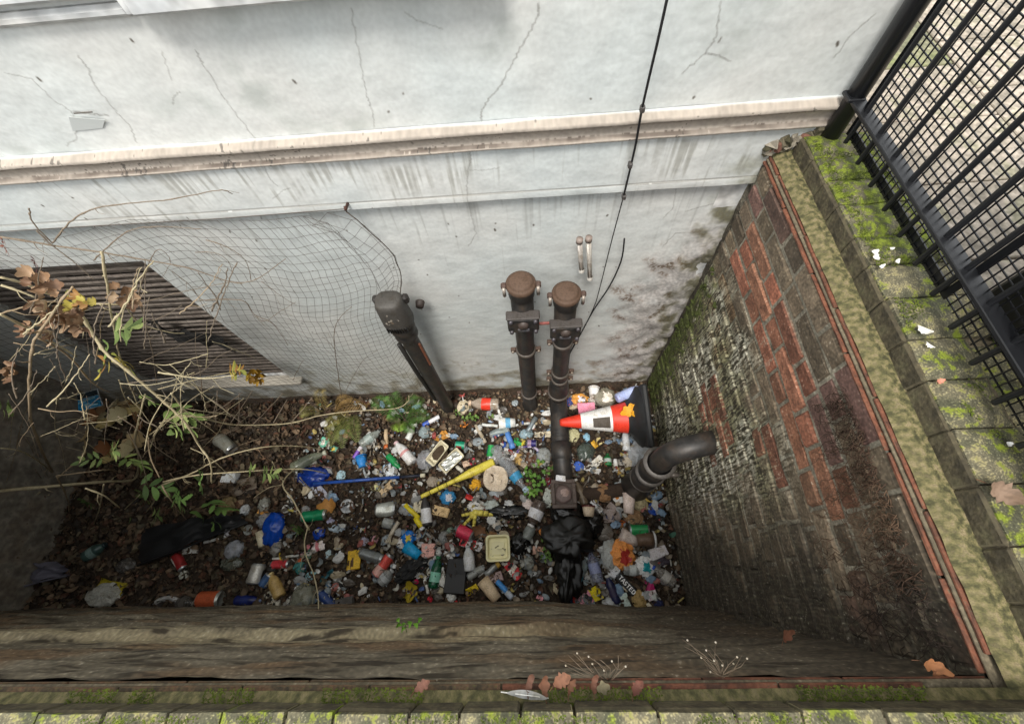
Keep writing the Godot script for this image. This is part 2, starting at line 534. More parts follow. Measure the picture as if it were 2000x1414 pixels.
func disc(t: Array, o := {}) -> void:
	var R: float = t[7] * 0.5
	var n := item(t[0], t[1], t[2], t[3], t[4], t[5], 0.014)
	n.rotation.x += 0.12
	part(n, "rim", lathe([[R * 0.84, -0.008], [R, -0.008], [R * 1.02, 0.004], [R * 0.96, 0.008], [R * 0.88, 0.006], [R * 0.85, 0.0]], 22, Transform3D.IDENTITY, 0.06, serial), mt(o.get("col2", o.col), 0.4, o.get("metal", 0.0)))
	part(n, "face", lathe([[R * 0.86, 0.0], [R * 0.5, 0.002], [R * 0.47, 0.005], [0.0001, 0.005]], 22, Transform3D.IDENTITY, 0.06, serial), mt(o.col, 0.45, o.get("metal", 0.0)))
	if o.has("spot"):
		var pts := []
		for k in 16:
			var a := k * 0.36
			pts.append(Vector3(cos(a) * R * (0.5 - 0.013 * k), 0.007, sin(a) * R * (0.5 - 0.013 * k)))
		part(n, "swirl", tube(pts, R * 0.1, 6), mt(o.spot, 0.5))

func bowl(t: Array, o := {}) -> void:
	var R: float = t[7] * 0.5
	var n := item(t[0], t[1], t[2], t[3], t[4], t[5], 0.02)
	n.rotation.x = 0.15
	var st := st_new()
	add_lathe(st, Transform3D.IDENTITY, [[0.0001, 0.0], [R * 0.5, 0.0], [R * 0.58, 0.012], [R * 0.86, 0.03], [R, 0.03], [R, 0.034], [R * 0.84, 0.035], [R * 0.54, 0.016], [R * 0.46, 0.004], [0.0001, 0.004]], 22, 0.12, serial)
	part(n, "body", done(st), mt(o.col, 0.7))
	part(n, "rim_fold", tube([Vector3(R * 0.8, 0.034, R * 0.5), Vector3(R * 0.95, 0.042, 0.1 * R), Vector3(R * 0.85, 0.036, -R * 0.4)], 0.006, 6), mt(o.col, 0.7))

func rounded_ring(hw: float, hd: float, cr: float, y: float) -> PackedVector3Array:
	var out := PackedVector3Array()
	for q in 4:
		var cx: float = [1, -1, -1, 1][q] * (hw - cr)
		var cz: float = [1, 1, -1, -1][q] * (hd - cr)
		for k in 5:
			var a := q * PI / 2 + k * PI / 8
			out.append(Vector3(cx + cos(a) * cr, y, cz + sin(a) * cr))
	return out

func loft(st: SurfaceTool, rings: Array, close_last := true) -> void:
	var n: int = rings[0].size()
	for j in rings.size() - 1:
		for i in n:
			var k := (i + 1) % n
			quad(st, rings[j][i], rings[j + 1][i], rings[j + 1][k], rings[j][k])
	if close_last:
		var last: PackedVector3Array = rings[rings.size() - 1]
		for i in range(1, n - 1): tri(st, last[0], last[i + 1], last[i])

func tray_shape(hw: float, hd: float, deep: float) -> ArrayMesh:
	var st := st_new(false)
	var e := minf(hw, hd)
	loft(st, [rounded_ring(hw * 0.98, hd * 0.98, e * 0.3, deep - 0.004), rounded_ring(hw, hd, e * 0.3, deep), rounded_ring(hw * 0.97, hd * 0.97, e * 0.3, deep + 0.002), rounded_ring(hw * 0.86, hd * 0.86, e * 0.26, deep), rounded_ring(hw * 0.74, hd * 0.74, e * 0.2, 0.002), rounded_ring(hw * 0.66, hd * 0.66, e * 0.16, 0.0)])
	return done(st)

func tray(t: Array, o := {}) -> void:
	var n := item(t[0], t[1], t[2], t[3], t[4], t[5] , 0.046)
	n.rotation.x = 0.05
	var hw: float = t[6] * 0.5
	part(n, "body", tray_shape(hw, t[7] * 0.5, 0.03), mt(o.col, 0.55, 0.0, 1.0, true))
	part(n, "raised_panel", box_mesh(Vector3(hw * 1.1, 0.006, hw * 1.05), 0.002, Vector3(0, 0.005, 0)), mt(o.col, 0.55, 0.0, 1.0, true))
	part(n, "vent_tab", box_mesh(Vector3(hw * 0.35, 0.004, 0.006), 0.001, Vector3(-hw * 0.1, 0.01, -hw * 0.1), Basis(Vector3.UP, 0.5)), mt("#5c5634", 0.7))

func clam(t: Array, o := {}) -> void:
	# t[6], t[7] are the edge lengths of one half; the hinge is local -x
	var n := item(t[0], t[1], t[2], t[3], t[4], t[5], 0.03)
	n.rotation = Vector3(0.04, t[5], 0.05)
	var hw: float = t[6] * 0.5
	var hd: float = t[7] * 0.5
	var m := mt(o.col, 0.6)
	part(n, "base", tray_shape(hw, hd, 0.035), m)
	var st := st_new()
	for i in 9:
		for j in 9:
			var q := []
			for d in [[0, 0], [1, 0], [1, 1], [0, 1]]:
				var u: float = (i + d[0]) / 9.0 - 0.5
				var v: float = (j + d[1]) / 9.0 - 0.5
				q.append(Vector3(u * hw * 1.7, 0.02 + 0.012 * nr.get_noise_2d(u * 700, v * 700) , v * hd * 1.6))
			quad(st, q[0], q[1], q[2], q[3])
	part(n, "film_lining", done(st), mt("#b8bab4", 0.25, 0.5))
	var lid := part(n, "lid", tray_shape(hw * 0.98, hd * 1.02, 0.03), m)
	lid.position = Vector3(-hw * 0.35, 0.05, -hd * 2.0)
	lid.rotation = Vector3(-0.25, 0.12, 0.1)
	var food := part(n, "food_residue", lathe([[0.0001, 0.03], [hw * 0.4, 0.022], [hw * 0.62, 0.008]], 14, Transform3D.IDENTITY, 0.5, 5), mt("#4a3c2c", 0.9))
	food.position = lid.position + Vector3(0, -0.008, 0)

func poly_mesh(pts: PackedVector2Array, thick: float, crease: float, sd: float) -> ArrayMesh:
	var idx := Geometry2D.triangulate_polygon(pts)
	var st := st_new(false)
	var up := PackedVector3Array()
	for p in pts: up.append(Vector3(p.x, crease * nr.get_noise_2d(p.x * 900 + sd, p.y * 900) + thick * 0.5, p.y))
	var dn := Vector3(0, -thick, 0)
	for i in range(0, idx.size(), 3):
		tri(st, up[idx[i]], up[idx[i + 1]], up[idx[i + 2]])
		tri(st, up[idx[i]] + dn, up[idx[i + 2]] + dn, up[idx[i + 1]] + dn)
	for i in pts.size():
		var k := (i + 1) % pts.size()
		quad(st, up[i], up[i] + dn, up[k] + dn, up[k])
	return done(st)

func refine(pts: Array, times := 4) -> PackedVector2Array:
	var out := PackedVector2Array()
	for i in pts.size():
		var a: Vector2 = pts[i]
		var b: Vector2 = pts[(i + 1) % pts.size()]
		for k in times:
			var j := a.distance_to(b) * 0.03
			out.append(a.lerp(b, float(k) / times) + (Vector2(rng.randf_range(-j, j), rng.randf_range(-j, j)) if k > 0 else Vector2.ZERO))
	return out

func poly(t: Array, pts: Array, o := {}) -> void:
	var n := item(t[0], t[1], t[2], t[3], t[4], 0.0, 0.022)
	part(n, "body", poly_mesh(refine(pts), 0.006, 0.02, serial * 31.0), mt(o.col, 0.65))
	var inner := []
	for p in pts: inner.append(p * 0.55)
	part(n, "fold", poly_mesh(refine(inner, 2), 0.005, 0.014, serial * 31.0), mt(o.col, 0.65)).position.y = 0.008

func poly2(t: Array, pts: Array, pts2: Array, o := {}) -> void:
	var n := item(t[0], t[1], t[2], t[3], t[4], 0.0, 0.025)
	part(n, "body", poly_mesh(refine(pts), 0.006, 0.02, serial * 31.0), mt(o.col, 0.45))
	part(n, "band", poly_mesh(refine(pts2), 0.0064, 0.02, serial * 31.0), mt(o.col2, 0.45))

func arc(t: Array, o := {}) -> void:
	var n := item(t[0], t[1], t[2], t[3], t[4], t[5], 0.02)
	var L: float = t[6]
	var pts := []
	for k in 13:
		var a := PI * (0.05 + 0.9 * k / 12.0)
		pts.append(Vector3(-cos(a) * L * 0.5, 0.008 * sin(k * 1.1), -sin(a) * L * 0.32))
	part(n, "body", tube(pts, t[7] * 0.5, 7), mt(o.col, 0.4))
	part(n, "edge", tube(pts.slice(0, 7), t[7] * 0.3, 6), mt("#5c4a9c", 0.4) if o.col == "#d8cfee" else mt(o.col, 0.4)).position = Vector3(0, t[7] * 0.45, 0)

func textstrip(t: Array, o := {}) -> void:
	var n := item(t[0], t[1], t[2], t[3], t[4], t[5], 0.03)
	n.rotation = Vector3(0.12, t[5], 0)
	part(n, "strip", box_mesh(Vector3(t[6], 0.006, t[7]), 0.002), mt(o.col, 0.35))
	var tm := TextMesh.new()
	tm.text = "TASTED"
	var f := SystemFont.new()
	f.font_names = PackedStringArray(["Droid Sans"])
	f.font_weight = 800
	tm.font = f
	tm.font_size = 32
	tm.pixel_size = 0.0016
	tm.depth = 0.002
	var w := part(n, "lettering", tm, mt("#f2f2f0", 0.5, 0.0, 1.0, true))
	w.rotation = Vector3(-PI / 2, 0, 0)
	w.position = Vector3(0, 0.0045, 0)
	w.scale = Vector3(t[6] * 0.92 / 0.2, t[7] * 0.8 / 0.052, 1.0)

func leaf_mesh(L: float, W: float, curl: float, lobes: int) -> ArrayMesh:
	var st := st_new()
	var k := 10
	var mid := []
	var le := []
	var ri := []
	for i in k + 1:
		var u := float(i) / k
		var w := W * 0.5 * pow(sin(PI * clampf(u * 0.94 + 0.03, 0, 1)), 0.75) * (1.0 + (0.28 * cos(u * PI * 2 * lobes) if lobes > 0 else 0.0))
		var y := curl * L * (u - 0.5) * (u - 0.5) * 1.6
		mid.append(Vector3((u - 0.5) * L, y - 0.0, 0))
		le.append(Vector3((u - 0.5) * L, y + w * 0.45 * curl, -w))
		ri.append(Vector3((u - 0.5) * L, y + w * 0.3 * curl + 0.002 * sin(i * 2.3), w))
	for i in k:
		quad(st, mid[i], le[i], le[i + 1], mid[i + 1])
		quad(st, ri[i], mid[i], mid[i + 1], ri[i + 1])
	return done(st)

func leaf_mat(hex: String) -> StandardMaterial3D:
	var m := mt(hex, 0.65)
	m.backlight_enabled = true
	m.backlight = Color(hex).darkened(0.6)
	return m

func leaf(t: Array, o := {}) -> void:
	var n := item(t[0], t[1], t[2], t[3], t[4], t[5], 0.02 + o.get("lift", 0.0))
	n.rotation.x += 0.2
	part(n, "blade", leaf_mesh(t[6], t[7] * 1.1, 0.9, 3), leaf_mat(o.col))
	part(n, "stalk", tube([Vector3(-t[6] * 0.5, 0.004, 0), Vector3(-t[6] * 0.8, 0.012, 0.01)], 0.0016, 5), mt("#5a4428", 0.8))

func bigbag(t: Array, o := {}) -> void:
	var n := item(t[0], t[1], t[2], t[3], t[4], 0.0, 0.1)
	n.rotation = Vector3.ZERO
	var m := mt(o.col, 0.42, 0.0, 1.0, true)
	for s in [[Vector3(0.01, 0, 0.0), Vector3(0.16, 0.05, 0.13), "body", 3.0], [Vector3(-0.005, -0.03, 0.17), Vector3(0.08, 0.035, 0.18), "tail", 9.0]]:
		var st := st_new()
		var rows := []
		for j in 25:
			var th := PI * j / 24
			var row := PackedVector3Array()
			for i in 41:
				var ph := TAU * (i % 40) / 40
				var d := Vector3(sin(th) * cos(ph), cos(th), sin(th) * sin(ph))
				var r := 0.6 + 0.44 * (1.0 - absf(nr.get_noise_3d(d.x * 70 + s[3] * 50, d.y * 40, d.z * 70)) * 1.9) + 0.2 * (1.0 - absf(nr.get_noise_3d(d.x * 220, d.y * 90 + s[3], d.z * 220)) * 2.0)
				row.append(s[0] + Vector3(d.x * r, maxf(d.y * r, -0.8), d.z * r) * s[1])
			rows.append(row)
		for j in 24:
			for i in 40: quad(st, rows[j][i], rows[j][i + 1], rows[j + 1][i + 1], rows[j + 1][i])
		part(n, s[2], done(st), m)

# ------------------------------------------------------------------ textures of the setting
func draw_line(im: Image, a: Vector2, b: Vector2, w: float, c: Color, k: float) -> void:
	var n := int(a.distance_to(b) * 2.0) + 1
	for i in n + 1:
		var p := a.lerp(b, float(i) / n)
		var r := int(ceil(w))
		for dy in range(-r, r + 1):
			for dx in range(-r, r + 1):
				var q := Vector2i(int(p.x) + dx, int(p.y) + dy)
				if q.x < 0 or q.y < 0 or q.x >= im.get_width() or q.y >= im.get_height(): continue
				var cov := clampf(w + 0.5 - Vector2(q.x + 0.5, q.y + 0.5).distance_to(p), 0, 1) * k
				if cov > 0.0: im.set_pixelv(q, im.get_pixelv(q).lerp(c, cov * 0.6))

const CRACKS := [
	[0.70, [Vector2(-2.027, 2.359), Vector2(-2.033, 2.323), Vector2(-2.055, 2.286), Vector2(-2.065, 2.207), Vector2(-2.060, 2.163), Vector2(-2.090, 2.103)]],
	[0.50, [Vector2(-1.794, 2.351), Vector2(-1.829, 2.278)]],
	[0.70, [Vector2(-1.705, 2.348), Vector2(-1.710, 2.308), Vector2(-1.713, 2.207), Vector2(-1.699, 2.088), Vector2(-1.720, 2.016), Vector2(-1.733, 1.952), Vector2(-1.723, 1.912)]],
	[0.60, [Vector2(-2.274, 2.332), Vector2(-2.215, 2.313), Vector2(-2.216, 2.254), Vector2(-2.196, 2.217), Vector2(-2.216, 2.184), Vector2(-2.267, 2.133), Vector2(-2.326, 2.112)]],
	[0.50, [Vector2(-1.775, 1.859), Vector2(-1.713, 1.895), Vector2(-1.683, 1.901)]],
	[0.50, [Vector2(-1.876, 2.214), Vector2(-1.857, 2.234), Vector2(-1.829, 2.248)]],
	[0.80, [Vector2(-0.778, 2.385), Vector2(-0.778, 2.358), Vector2(-0.817, 2.300), Vector2(-0.857, 2.244), Vector2(-0.887, 2.197), Vector2(-0.931, 2.158), Vector2(-0.956, 2.121), Vector2(-0.960, 2.092)]],
	[0.60, [Vector2(-1.250, 2.409), Vector2(-1.264, 2.341), Vector2(-1.277, 2.271), Vector2(-1.292, 2.191), Vector2(-1.291, 2.164), Vector2(-1.303, 2.095)]],
	[0.70, [Vector2(-1.014, 2.009), Vector2(-1.012, 1.967), Vector2(-1.032, 1.918), Vector2(-1.047, 1.841), Vector2(-1.056, 1.747), Vector2(-1.050, 1.589), Vector2(-1.093, 1.514)]],
	[0.50, [Vector2(-1.027, 1.925), Vector2(-0.965, 1.920), Vector2(-0.914, 1.927)]],
	[0.50, [Vector2(-1.118, 2.391), Vector2(-1.092, 2.370), Vector2(-1.031, 2.347)]],
	[0.80, [Vector2(-0.320, 2.355), Vector2(-0.304, 2.274), Vector2(-0.319, 2.236), Vector2(-0.368, 2.187)]],
	[0.80, [Vector2(-0.319, 2.236), Vector2(-0.287, 2.229), Vector2(-0.242, 2.211)]],
	[0.70, [Vector2(0.091, 2.298), Vector2(0.060, 2.256), Vector2(0.047, 2.199)]],
	[0.70, [Vector2(0.006, 1.687), Vector2(-0.072, 1.675), Vector2(-0.129, 1.662), Vector2(-0.192, 1.639)]],
	[0.80, [Vector2(-0.235, 1.441), Vector2(-0.201, 1.517), Vector2(-0.119, 1.521)]],
	[0.60, [Vector2(-0.331, 0.518), Vector2(-0.329, 0.723), Vector2(-0.225, 0.735)]],
	[0.60, [Vector2(-0.269, 1.786), Vector2(-0.248, 1.662), Vector2(-0.276, 1.606)]],
	[0.90, [Vector2(-2.191, 2.216), Vector2(-2.148, 2.205), Vector2(-2.097, 2.198)]],  # dark slit at the lifted flake, painted like a crack
]

const WX0 := -4.7
const WX1 := 0.42
const WY0 := -0.25
const WY1 := 2.95

func wall_texture() -> ImageTexture:
	var w := 1640
	var h := 1024
	var im := Image.create(w, h, false, Image.FORMAT_RGB8)
	var big := noise(11, 0.0035, 3)
	var mid := noise(12, 0.018, 4)
	var fine := noise(13, 0.16, 2)
	var streak := noise(14, 0.05, 3)
	var cool := Color(0.765, 0.785, 0.78)
	var warm := Color(0.795, 0.798, 0.785)
	for py in h:
		var y := lerpf(WY1, WY0, (py + 0.5) / h)
		for px in w:
			var x := lerpf(WX0, WX1, (px + 0.5) / w)
			var b := big.get_noise_2d(px, py)
			var m := mid.get_noise_2d(px, py)
			var f := fine.get_noise_2d(px, py)
			var c := cool.lerp(warm, clampf(0.45 + b * 1.3, 0, 1))
			c = c * (1.0 + 0.05 * m + 0.035 * f)
			if y > 2.004 and y < 2.088:
				c = Color(0.655, 0.615, 0.57) * (1.0 + 0.09 * f + 0.12 * m)
				var gl := minf(absf(y - 2.0195), absf(y - 2.0605)) + 0.002 * f
				if gl < 0.0035: c = c.lerp(Color(0.27, 0.23, 0.2), 0.7 * clampf(0.75 + m * 1.2, 0, 1))  # shadow lines of the two grooves painted in, broken up by noise
				if f + m > 0.75: c = c.darkened(0.4)
			if absf(y - 1.8188 + 0.001 * m) < 0.0022: c = c.lerp(Color(0.4, 0.39, 0.37), 0.6)
			# run-off streaks below the two string courses
			var s := streak.get_noise_2d(px * 2.2, py * 0.09)
			var d1 := 2.004 - y
			if d1 > 0.0 and d1 < 0.22:
				var k := clampf(s * 2.2 - d1 * 5.0 + b * 2.2 - 0.05, 0, 1) * clampf(0.55 + m * 1.6, 0.1, 1)
				c = c.lerp(Color(0.44, 0.43, 0.39), k * 0.42)
			var d2 := 1.79 - y
			if d2 > 0.0 and d2 < 0.5:
				c = c.lerp(Color(0.5, 0.5, 0.48), clampf(s * 1.8 - d2 * 2.2 - 0.05, 0, 1) * 0.4)
			# splashed soil at the foot
			var ft := clampf((0.34 - y) * 2.4 + m * 1.3 - 0.25, 0, 1)
			c = c.lerp(Color(0.47, 0.44, 0.36) * (1.0 + 0.25 * f), ft * 0.75)
			# crumbling blown render at the brick corner
			var dm := clampf((x + 0.42 + 0.16 * m - maxf(0.0, y - 1.15) * 0.55) * 5.0, 0, 1) * clampf((1.72 - y) * 4.0, 0, 1)
			if dm > 0.0:
				c = c.lerp(Color(0.66, 0.635, 0.62) * (1.0 + 0.22 * f + 0.16 * m), dm * 0.8)
				if m > 0.2 and f > -0.1: c = c.lerp(Color(0.36, 0.30, 0.25), dm * clampf((m - 0.2) * 3.5, 0, 0.8))
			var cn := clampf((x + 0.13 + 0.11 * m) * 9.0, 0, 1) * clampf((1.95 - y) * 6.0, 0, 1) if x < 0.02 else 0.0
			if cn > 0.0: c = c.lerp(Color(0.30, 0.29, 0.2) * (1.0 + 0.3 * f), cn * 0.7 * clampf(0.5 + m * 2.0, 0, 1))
			# grey mould blooms on the upper wall
			var mo := clampf((big.get_noise_2d(px * 2.0 + 400, py * 1.2) - 0.22) * 3.0, 0, 1) * clampf(0.4 + m * 2.0, 0, 1)
			if y > 2.09: c = c.lerp(Color(0.60, 0.62, 0.60), mo * 0.6)
			im.set_pixel(px, py, c)
	for cr in CRACKS:
		var pts: Array = cr[1]
		for i in pts.size() - 1:
			var a: Vector2 = pts[i]
			var b2: Vector2 = pts[i + 1]
			var last := a
			var n := 8
			for k in range(1, n + 1):
				var q := a.lerp(b2, float(k) / n) + Vector2(0.006 * fine.get_noise_2d(a.x * 900 + k * 13, k * 7.0), 0.004 * fine.get_noise_2d(k * 17.0, b2.y * 900))
				var pa := Vector2((last.x - WX0) / (WX1 - WX0) * w, (WY1 - last.y) / (WY1 - WY0) * h)
				var pb := Vector2((q.x - WX0) / (WX1 - WX0) * w, (WY1 - q.y) / (WY1 - WY0) * h)
				draw_line(im, pa, pb, cr[0] * (0.55 + 0.35 * absf(fine.get_noise_2d(k * 31.0, a.x * 700))), Color(0.42, 0.41, 0.39), 0.36)
				last = q
	rng.seed = 91
	for k in 150:
		var q := Vector2(rng.randf() * w, rng.randf() * h * 0.93)
		draw_line(im, q, q + Vector2(rng.randf_range(-1.5, 1.5), rng.randf_range(0, 4)), rng.randf_range(0.5, 1.1), Color(0.33, 0.31, 0.28), rng.randf_range(0.4, 1.0))
	return ImageTexture.create_from_image(im)

# bond of the brick side wall: [z0, z1, y0, y1, tone]
var bricks := []
func lay_bricks() -> void:
	rng.seed = 5
	var n := 25
	var ch := 1.872 / n
	for r in n:
		var y0 := r * ch - 0.0
		var z := -0.02 + (0.0 if r % 2 == 0 else -0.085)
		var head := r % 2 == 0
		while z < D + 0.02:
			var ln := (0.112 if head else 0.225) * rng.randf_range(0.94, 1.06)
			head = not head
			var z0 := maxf(z, -0.02)
			var z1 := minf(z + ln, D + 0.03)
			z += ln
			if z1 - z0 < 0.03: continue
			var zc := (z0 + z1) * 0.5
			var yc := y0 + ch * 0.5
			var tone := "brown"
			var k := rng.randf()
			if yc > 1.5 and yc < 1.74 and zc > 0.05 and zc < 1.12: tone = "red" if k < 0.9 else "plum"
			elif yc > 0.86 and yc < 1.14 and zc > 0.5 and zc < 0.78: tone = "red" if k < 0.7 else "orange"
			elif yc > 1.2 and yc < 1.5 and zc > 0.78 and zc < 0.98: tone = "red" if k < 0.6 else "brown"
			elif yc > 1.1 and yc < 1.5 and zc > 0.2 and zc < 0.8 and k < 0.22: tone = "orange"
			elif yc > 1.3 and k < 0.2: tone = "plum"
			bricks.append([z0, z1, y0, y0 + ch, tone])

const BW := 760
const BH := 980
func brick_texture() -> ImageTexture:
	var im := Image.create(BW, BH, false, Image.FORMAT_RGB8)
	im.fill(Color(0.56, 0.53, 0.47))
	rng.seed = 8
	for b in bricks:
		var c: Color = {"red": Color(0.545, 0.345, 0.27), "plum": Color(0.44, 0.335, 0.305), "orange": Color(0.50, 0.385, 0.28), "brown": Color(0.415, 0.365, 0.30)}[b[4]]
		if b[4] != "brown": c = c.lerp(Color(0.42, 0.35, 0.27), rng.randf_range(0.0, 0.45) + (0.25 if b[0] > 0.9 else 0.0))
		c = c * rng.randf_range(0.82, 1.2)
		var g := 0.0068
		im.fill_rect(Rect2i(int((b[0] + g) / 1.5 * BW), int((1.9 - b[3] + g) / 1.9 * BH), int((b[1] - b[0] - 2 * g) / 1.5 * BW) + 1, int((b[3] - b[2] - 2 * g) / 1.9 * BH) + 1), c)
	var big := noise(31, 0.006, 3)
	var mid := noise(32, 0.03, 4)
	var fine := noise(33, 0.16, 3)
	var drip := noise(34, 0.06, 4)
	for py in BH:
		var y := lerpf(1.9, 0.0, (py + 0.5) / BH)
		for px in BW:
			var z := (px + 0.5) / BW * 1.5
			var c := im.get_pixel(px, py)
			var b := big.get_noise_2d(px, py)
			var m := mid.get_noise_2d(px, py)
			var f := fine.get_noise_2d(px, py)
			var dr := drip.get_noise_2d(px * 2.4, py * 0.3)
			c = c * (1.0 + 0.3 * f + 0.2 * m)
			var isred := c.r > c.g * 1.3
			# flaking lime wash, thick on the middle of the wall
			var ly := clampf((1.5 - y - 0.25 * b) * 5.0, 0, 1) * clampf((1.12 - z - (1.0 - y) * 0.12 + 0.2 * b) * 4.0, 0, 1)
			var lime := clampf((dr * 1.1 + m * 0.9 + f * 0.5 + 0.26 - (0.5 if isred else 0.0)) * 2.6, 0, 1) * ly
			var lc := Color(0.74, 0.73, 0.66).lerp(Color(0.56, 0.55, 0.42), clampf(0.5 + b * 2.2, 0, 1)) * (1.0 + 0.28 * f)
			c = c.lerp(lc, lime * 0.92)
			# broad chalky bloom low on the wall
			var ck := clampf(1.0 - Vector2((z - 0.84) / 0.30, (y - 0.62) / 0.52).length() + 0.5 * m + 0.5 * dr, 0, 1)
			c = c.lerp(Color(0.70, 0.695, 0.66) * (1.0 + 0.3 * f), ck * clampf(dr * 2.2 + f * 0.9 + 0.25, 0, 1) * 0.85)
			# dark algae between the flakes
			var al := clampf((-dr * 1.3 - m * 0.5 + 0.02) * 2.5, 0, 1) * ly * (0.35 if isred else 1.0)
			c = c.lerp(Color(0.20, 0.195, 0.14) * (1.0 + 0.3 * f), al * 0.8)
			# moss in the damp corner
			var mz := z - 0.16 - 0.12 * m - 0.1 * clampf(1.0 - y, 0, 1)
			var mo := clampf(-mz * 9.0 + dr * 1.6, 0, 1) * clampf((1.3 - y + 0.2 * m) * 5.0, 0, 1)
			c = c.lerp(Color(0.27, 0.31, 0.11) * (1.0 + 0.6 * f), mo * 0.85)
			# old soot and peat crust over the street end, its partial shade painted in
			var so := clampf((z - 1.0 - (0.16 if y > 1.46 and y < 1.75 else 0.0) + (0.9 - y) * 0.14 + 0.30 * m + 0.22 * b) * 3.2, 0, 1)
			var sc := Color(0.225, 0.20, 0.165).lerp(Color(0.33, 0.31, 0.25), clampf(dr * 1.8 + 0.1, 0, 1)) * (1.0 + 0.45 * f)
			c = c.lerp(sc, so * 0.9)
			if f > 0.52 and m > 0.0: c = c.lerp(Color(0.78, 0.76, 0.7), 0.6)
			im.set_pixel(px, py, c)
	return ImageTexture.create_from_image(im)

func street_wall_texture() -> ImageTexture:
	var w := 1400
	var h := 620
	var im := Image.create(w, h, false, Image.FORMAT_RGB8)
	var big := noise(36, 0.004, 3)
	var lay := noise(37, 0.03, 4)
	var fine := noise(38, 0.14, 3)
	for py in h:
		var y := lerpf(1.9, -0.2, (py + 0.5) / h)
		for px in w:
			var x := lerpf(LEFT - 0.1, 0.05, (px + 0.5) / w)
			var b := big.get_noise_2d(px, py * 2.0)
			var l := lay.get_noise_2d(px * 0.35, py * 2.2)
			var f := fine.get_noise_2d(px, py * 1.5)
			var c := Color(0.37, 0.34, 0.285).lerp(Color(0.49, 0.455, 0.39), clampf(0.5 + l * 1.6, 0, 1)).lerp(Color(0.47, 0.37, 0.27), clampf(b * 2.0, 0, 0.7))
			c = c * (1.0 + 0.28 * f)
			# pale lichen band on the set-off course, sky light on its top painted in
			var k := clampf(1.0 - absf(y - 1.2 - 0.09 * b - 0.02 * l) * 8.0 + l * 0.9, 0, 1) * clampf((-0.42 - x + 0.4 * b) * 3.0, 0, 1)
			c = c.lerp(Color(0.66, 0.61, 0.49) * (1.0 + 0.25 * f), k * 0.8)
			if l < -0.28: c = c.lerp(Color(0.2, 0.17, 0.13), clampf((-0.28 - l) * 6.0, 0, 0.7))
			var pe := clampf((x + 0.62 + 0.35 * b + 0.2 * l) * 2.5, 0, 1)  # darker brown toward the brick corner: dirt with partial shade painted in
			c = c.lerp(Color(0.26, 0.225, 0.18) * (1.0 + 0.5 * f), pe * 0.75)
			if f > 0.5 and l > 0.0: c = c.lerp(Color(0.8, 0.77, 0.7), 0.5)
			im.set_pixel(px, py, c)
	return ImageTexture.create_from_image(im)

func brick_uv(p: Vector3) -> Vector2:
	return Vector2(p.z / 1.5, (1.9 - p.y) / 1.9)

# weathered coping: grey stone, ochre lichen, films and cushions of moss with ragged edges
func coping_texture(w: int, h: int, sx: float, sz: float, seed_: int, green: Callable) -> ImageTexture:
	var im := Image.create(w, h, false, Image.FORMAT_RGB8)
	var big := noise(seed_, 9.0, 3)
	var mid := noise(seed_ + 1, 34.0, 4)
	var fine := noise(seed_ + 2, 190.0, 3)
	for py in h:
		for px in w:
			var x := (px + 0.5) / w * sx
			var z := (py + 0.5) / h * sz
			var b := big.get_noise_2d(x, z)
			var m := mid.get_noise_2d(x, z)
			var f := fine.get_noise_2d(x, z)
			var c := Color(0.42, 0.40, 0.32).lerp(Color(0.32, 0.32, 0.245), clampf(0.5 + b * 2.0, 0, 1)) * (1.0 + 0.3 * f + 0.22 * m)
			c = c.lerp(Color(0.58, 0.545, 0.39) * (1.0 + 0.2 * f), clampf((m * 1.2 + f * 0.8 - 0.12) * 3.0, 0, 0.8))
			var g: float = green.call(x, z)
			var k := clampf((g + m * 0.9 + b * 0.8 + f * 0.4) * 2.2, 0, 1)
			var gc := Color(0.29, 0.32, 0.12).lerp(Color(0.45, 0.51, 0.12), clampf(0.35 + m * 1.8 + f * 0.7, 0, 1))
			c = c.lerp(gc, k * 0.9)
			if f > 0.5: c = c.lerp(Color(0.72, 0.70, 0.6), 0.5)
			im.set_pixel(px, py, c)
	return ImageTexture.create_from_image(im)

# ------------------------------------------------------------------ fixed fittings
func pipe_mat() -> StandardMaterial3D:
	if mats.has("iron"): return mats["iron"]
	var m := StandardMaterial3D.new()
	m.albedo_texture = mottle(256, 41, 0.02, [Color(0.13, 0.125, 0.125), Color(0.19, 0.185, 0.18), Color(0.24, 0.21, 0.185)], Color(0.42, 0.27, 0.18), 0.86)
	m.uv1_triplanar = true
	m.uv1_scale = Vector3(2.2, 2.2, 2.2)
	m.roughness = 0.5
	m.cull_mode = BaseMaterial3D.CULL_DISABLED
	mats["iron"] = m
	return m

func collar(n: Node3D, y: float, r: float, ears := true) -> void:
	var c := part(n, "clamp", lathe([[r * 1.0, y - 0.014], [r * 1.16, y - 0.013], [r * 1.18, y], [r * 1.16, y + 0.013], [r * 1.0, y + 0.014]], 20), mt("#57504a", 0.55, 0.2))
	if ears:
		for s in [-1, 1]:
			part(c, "ear", box_mesh(Vector3(0.03, 0.036, 0.02), 0.004, Vector3(s * (r + 0.021), y, 0)), mt("#5c4a40", 0.6, 0.2))
			part(c, "bolt", lathe([[0.0001, 0.012], [0.008, 0.012], [0.009, 0.0], [0.0001, 0.0]], 6, Transform3D(Basis(Vector3(1, 0, 0), PI / 2), Vector3(s * (r + 0.024), y, 0.008))), mt("#a89c90", 0.4, 0.5))

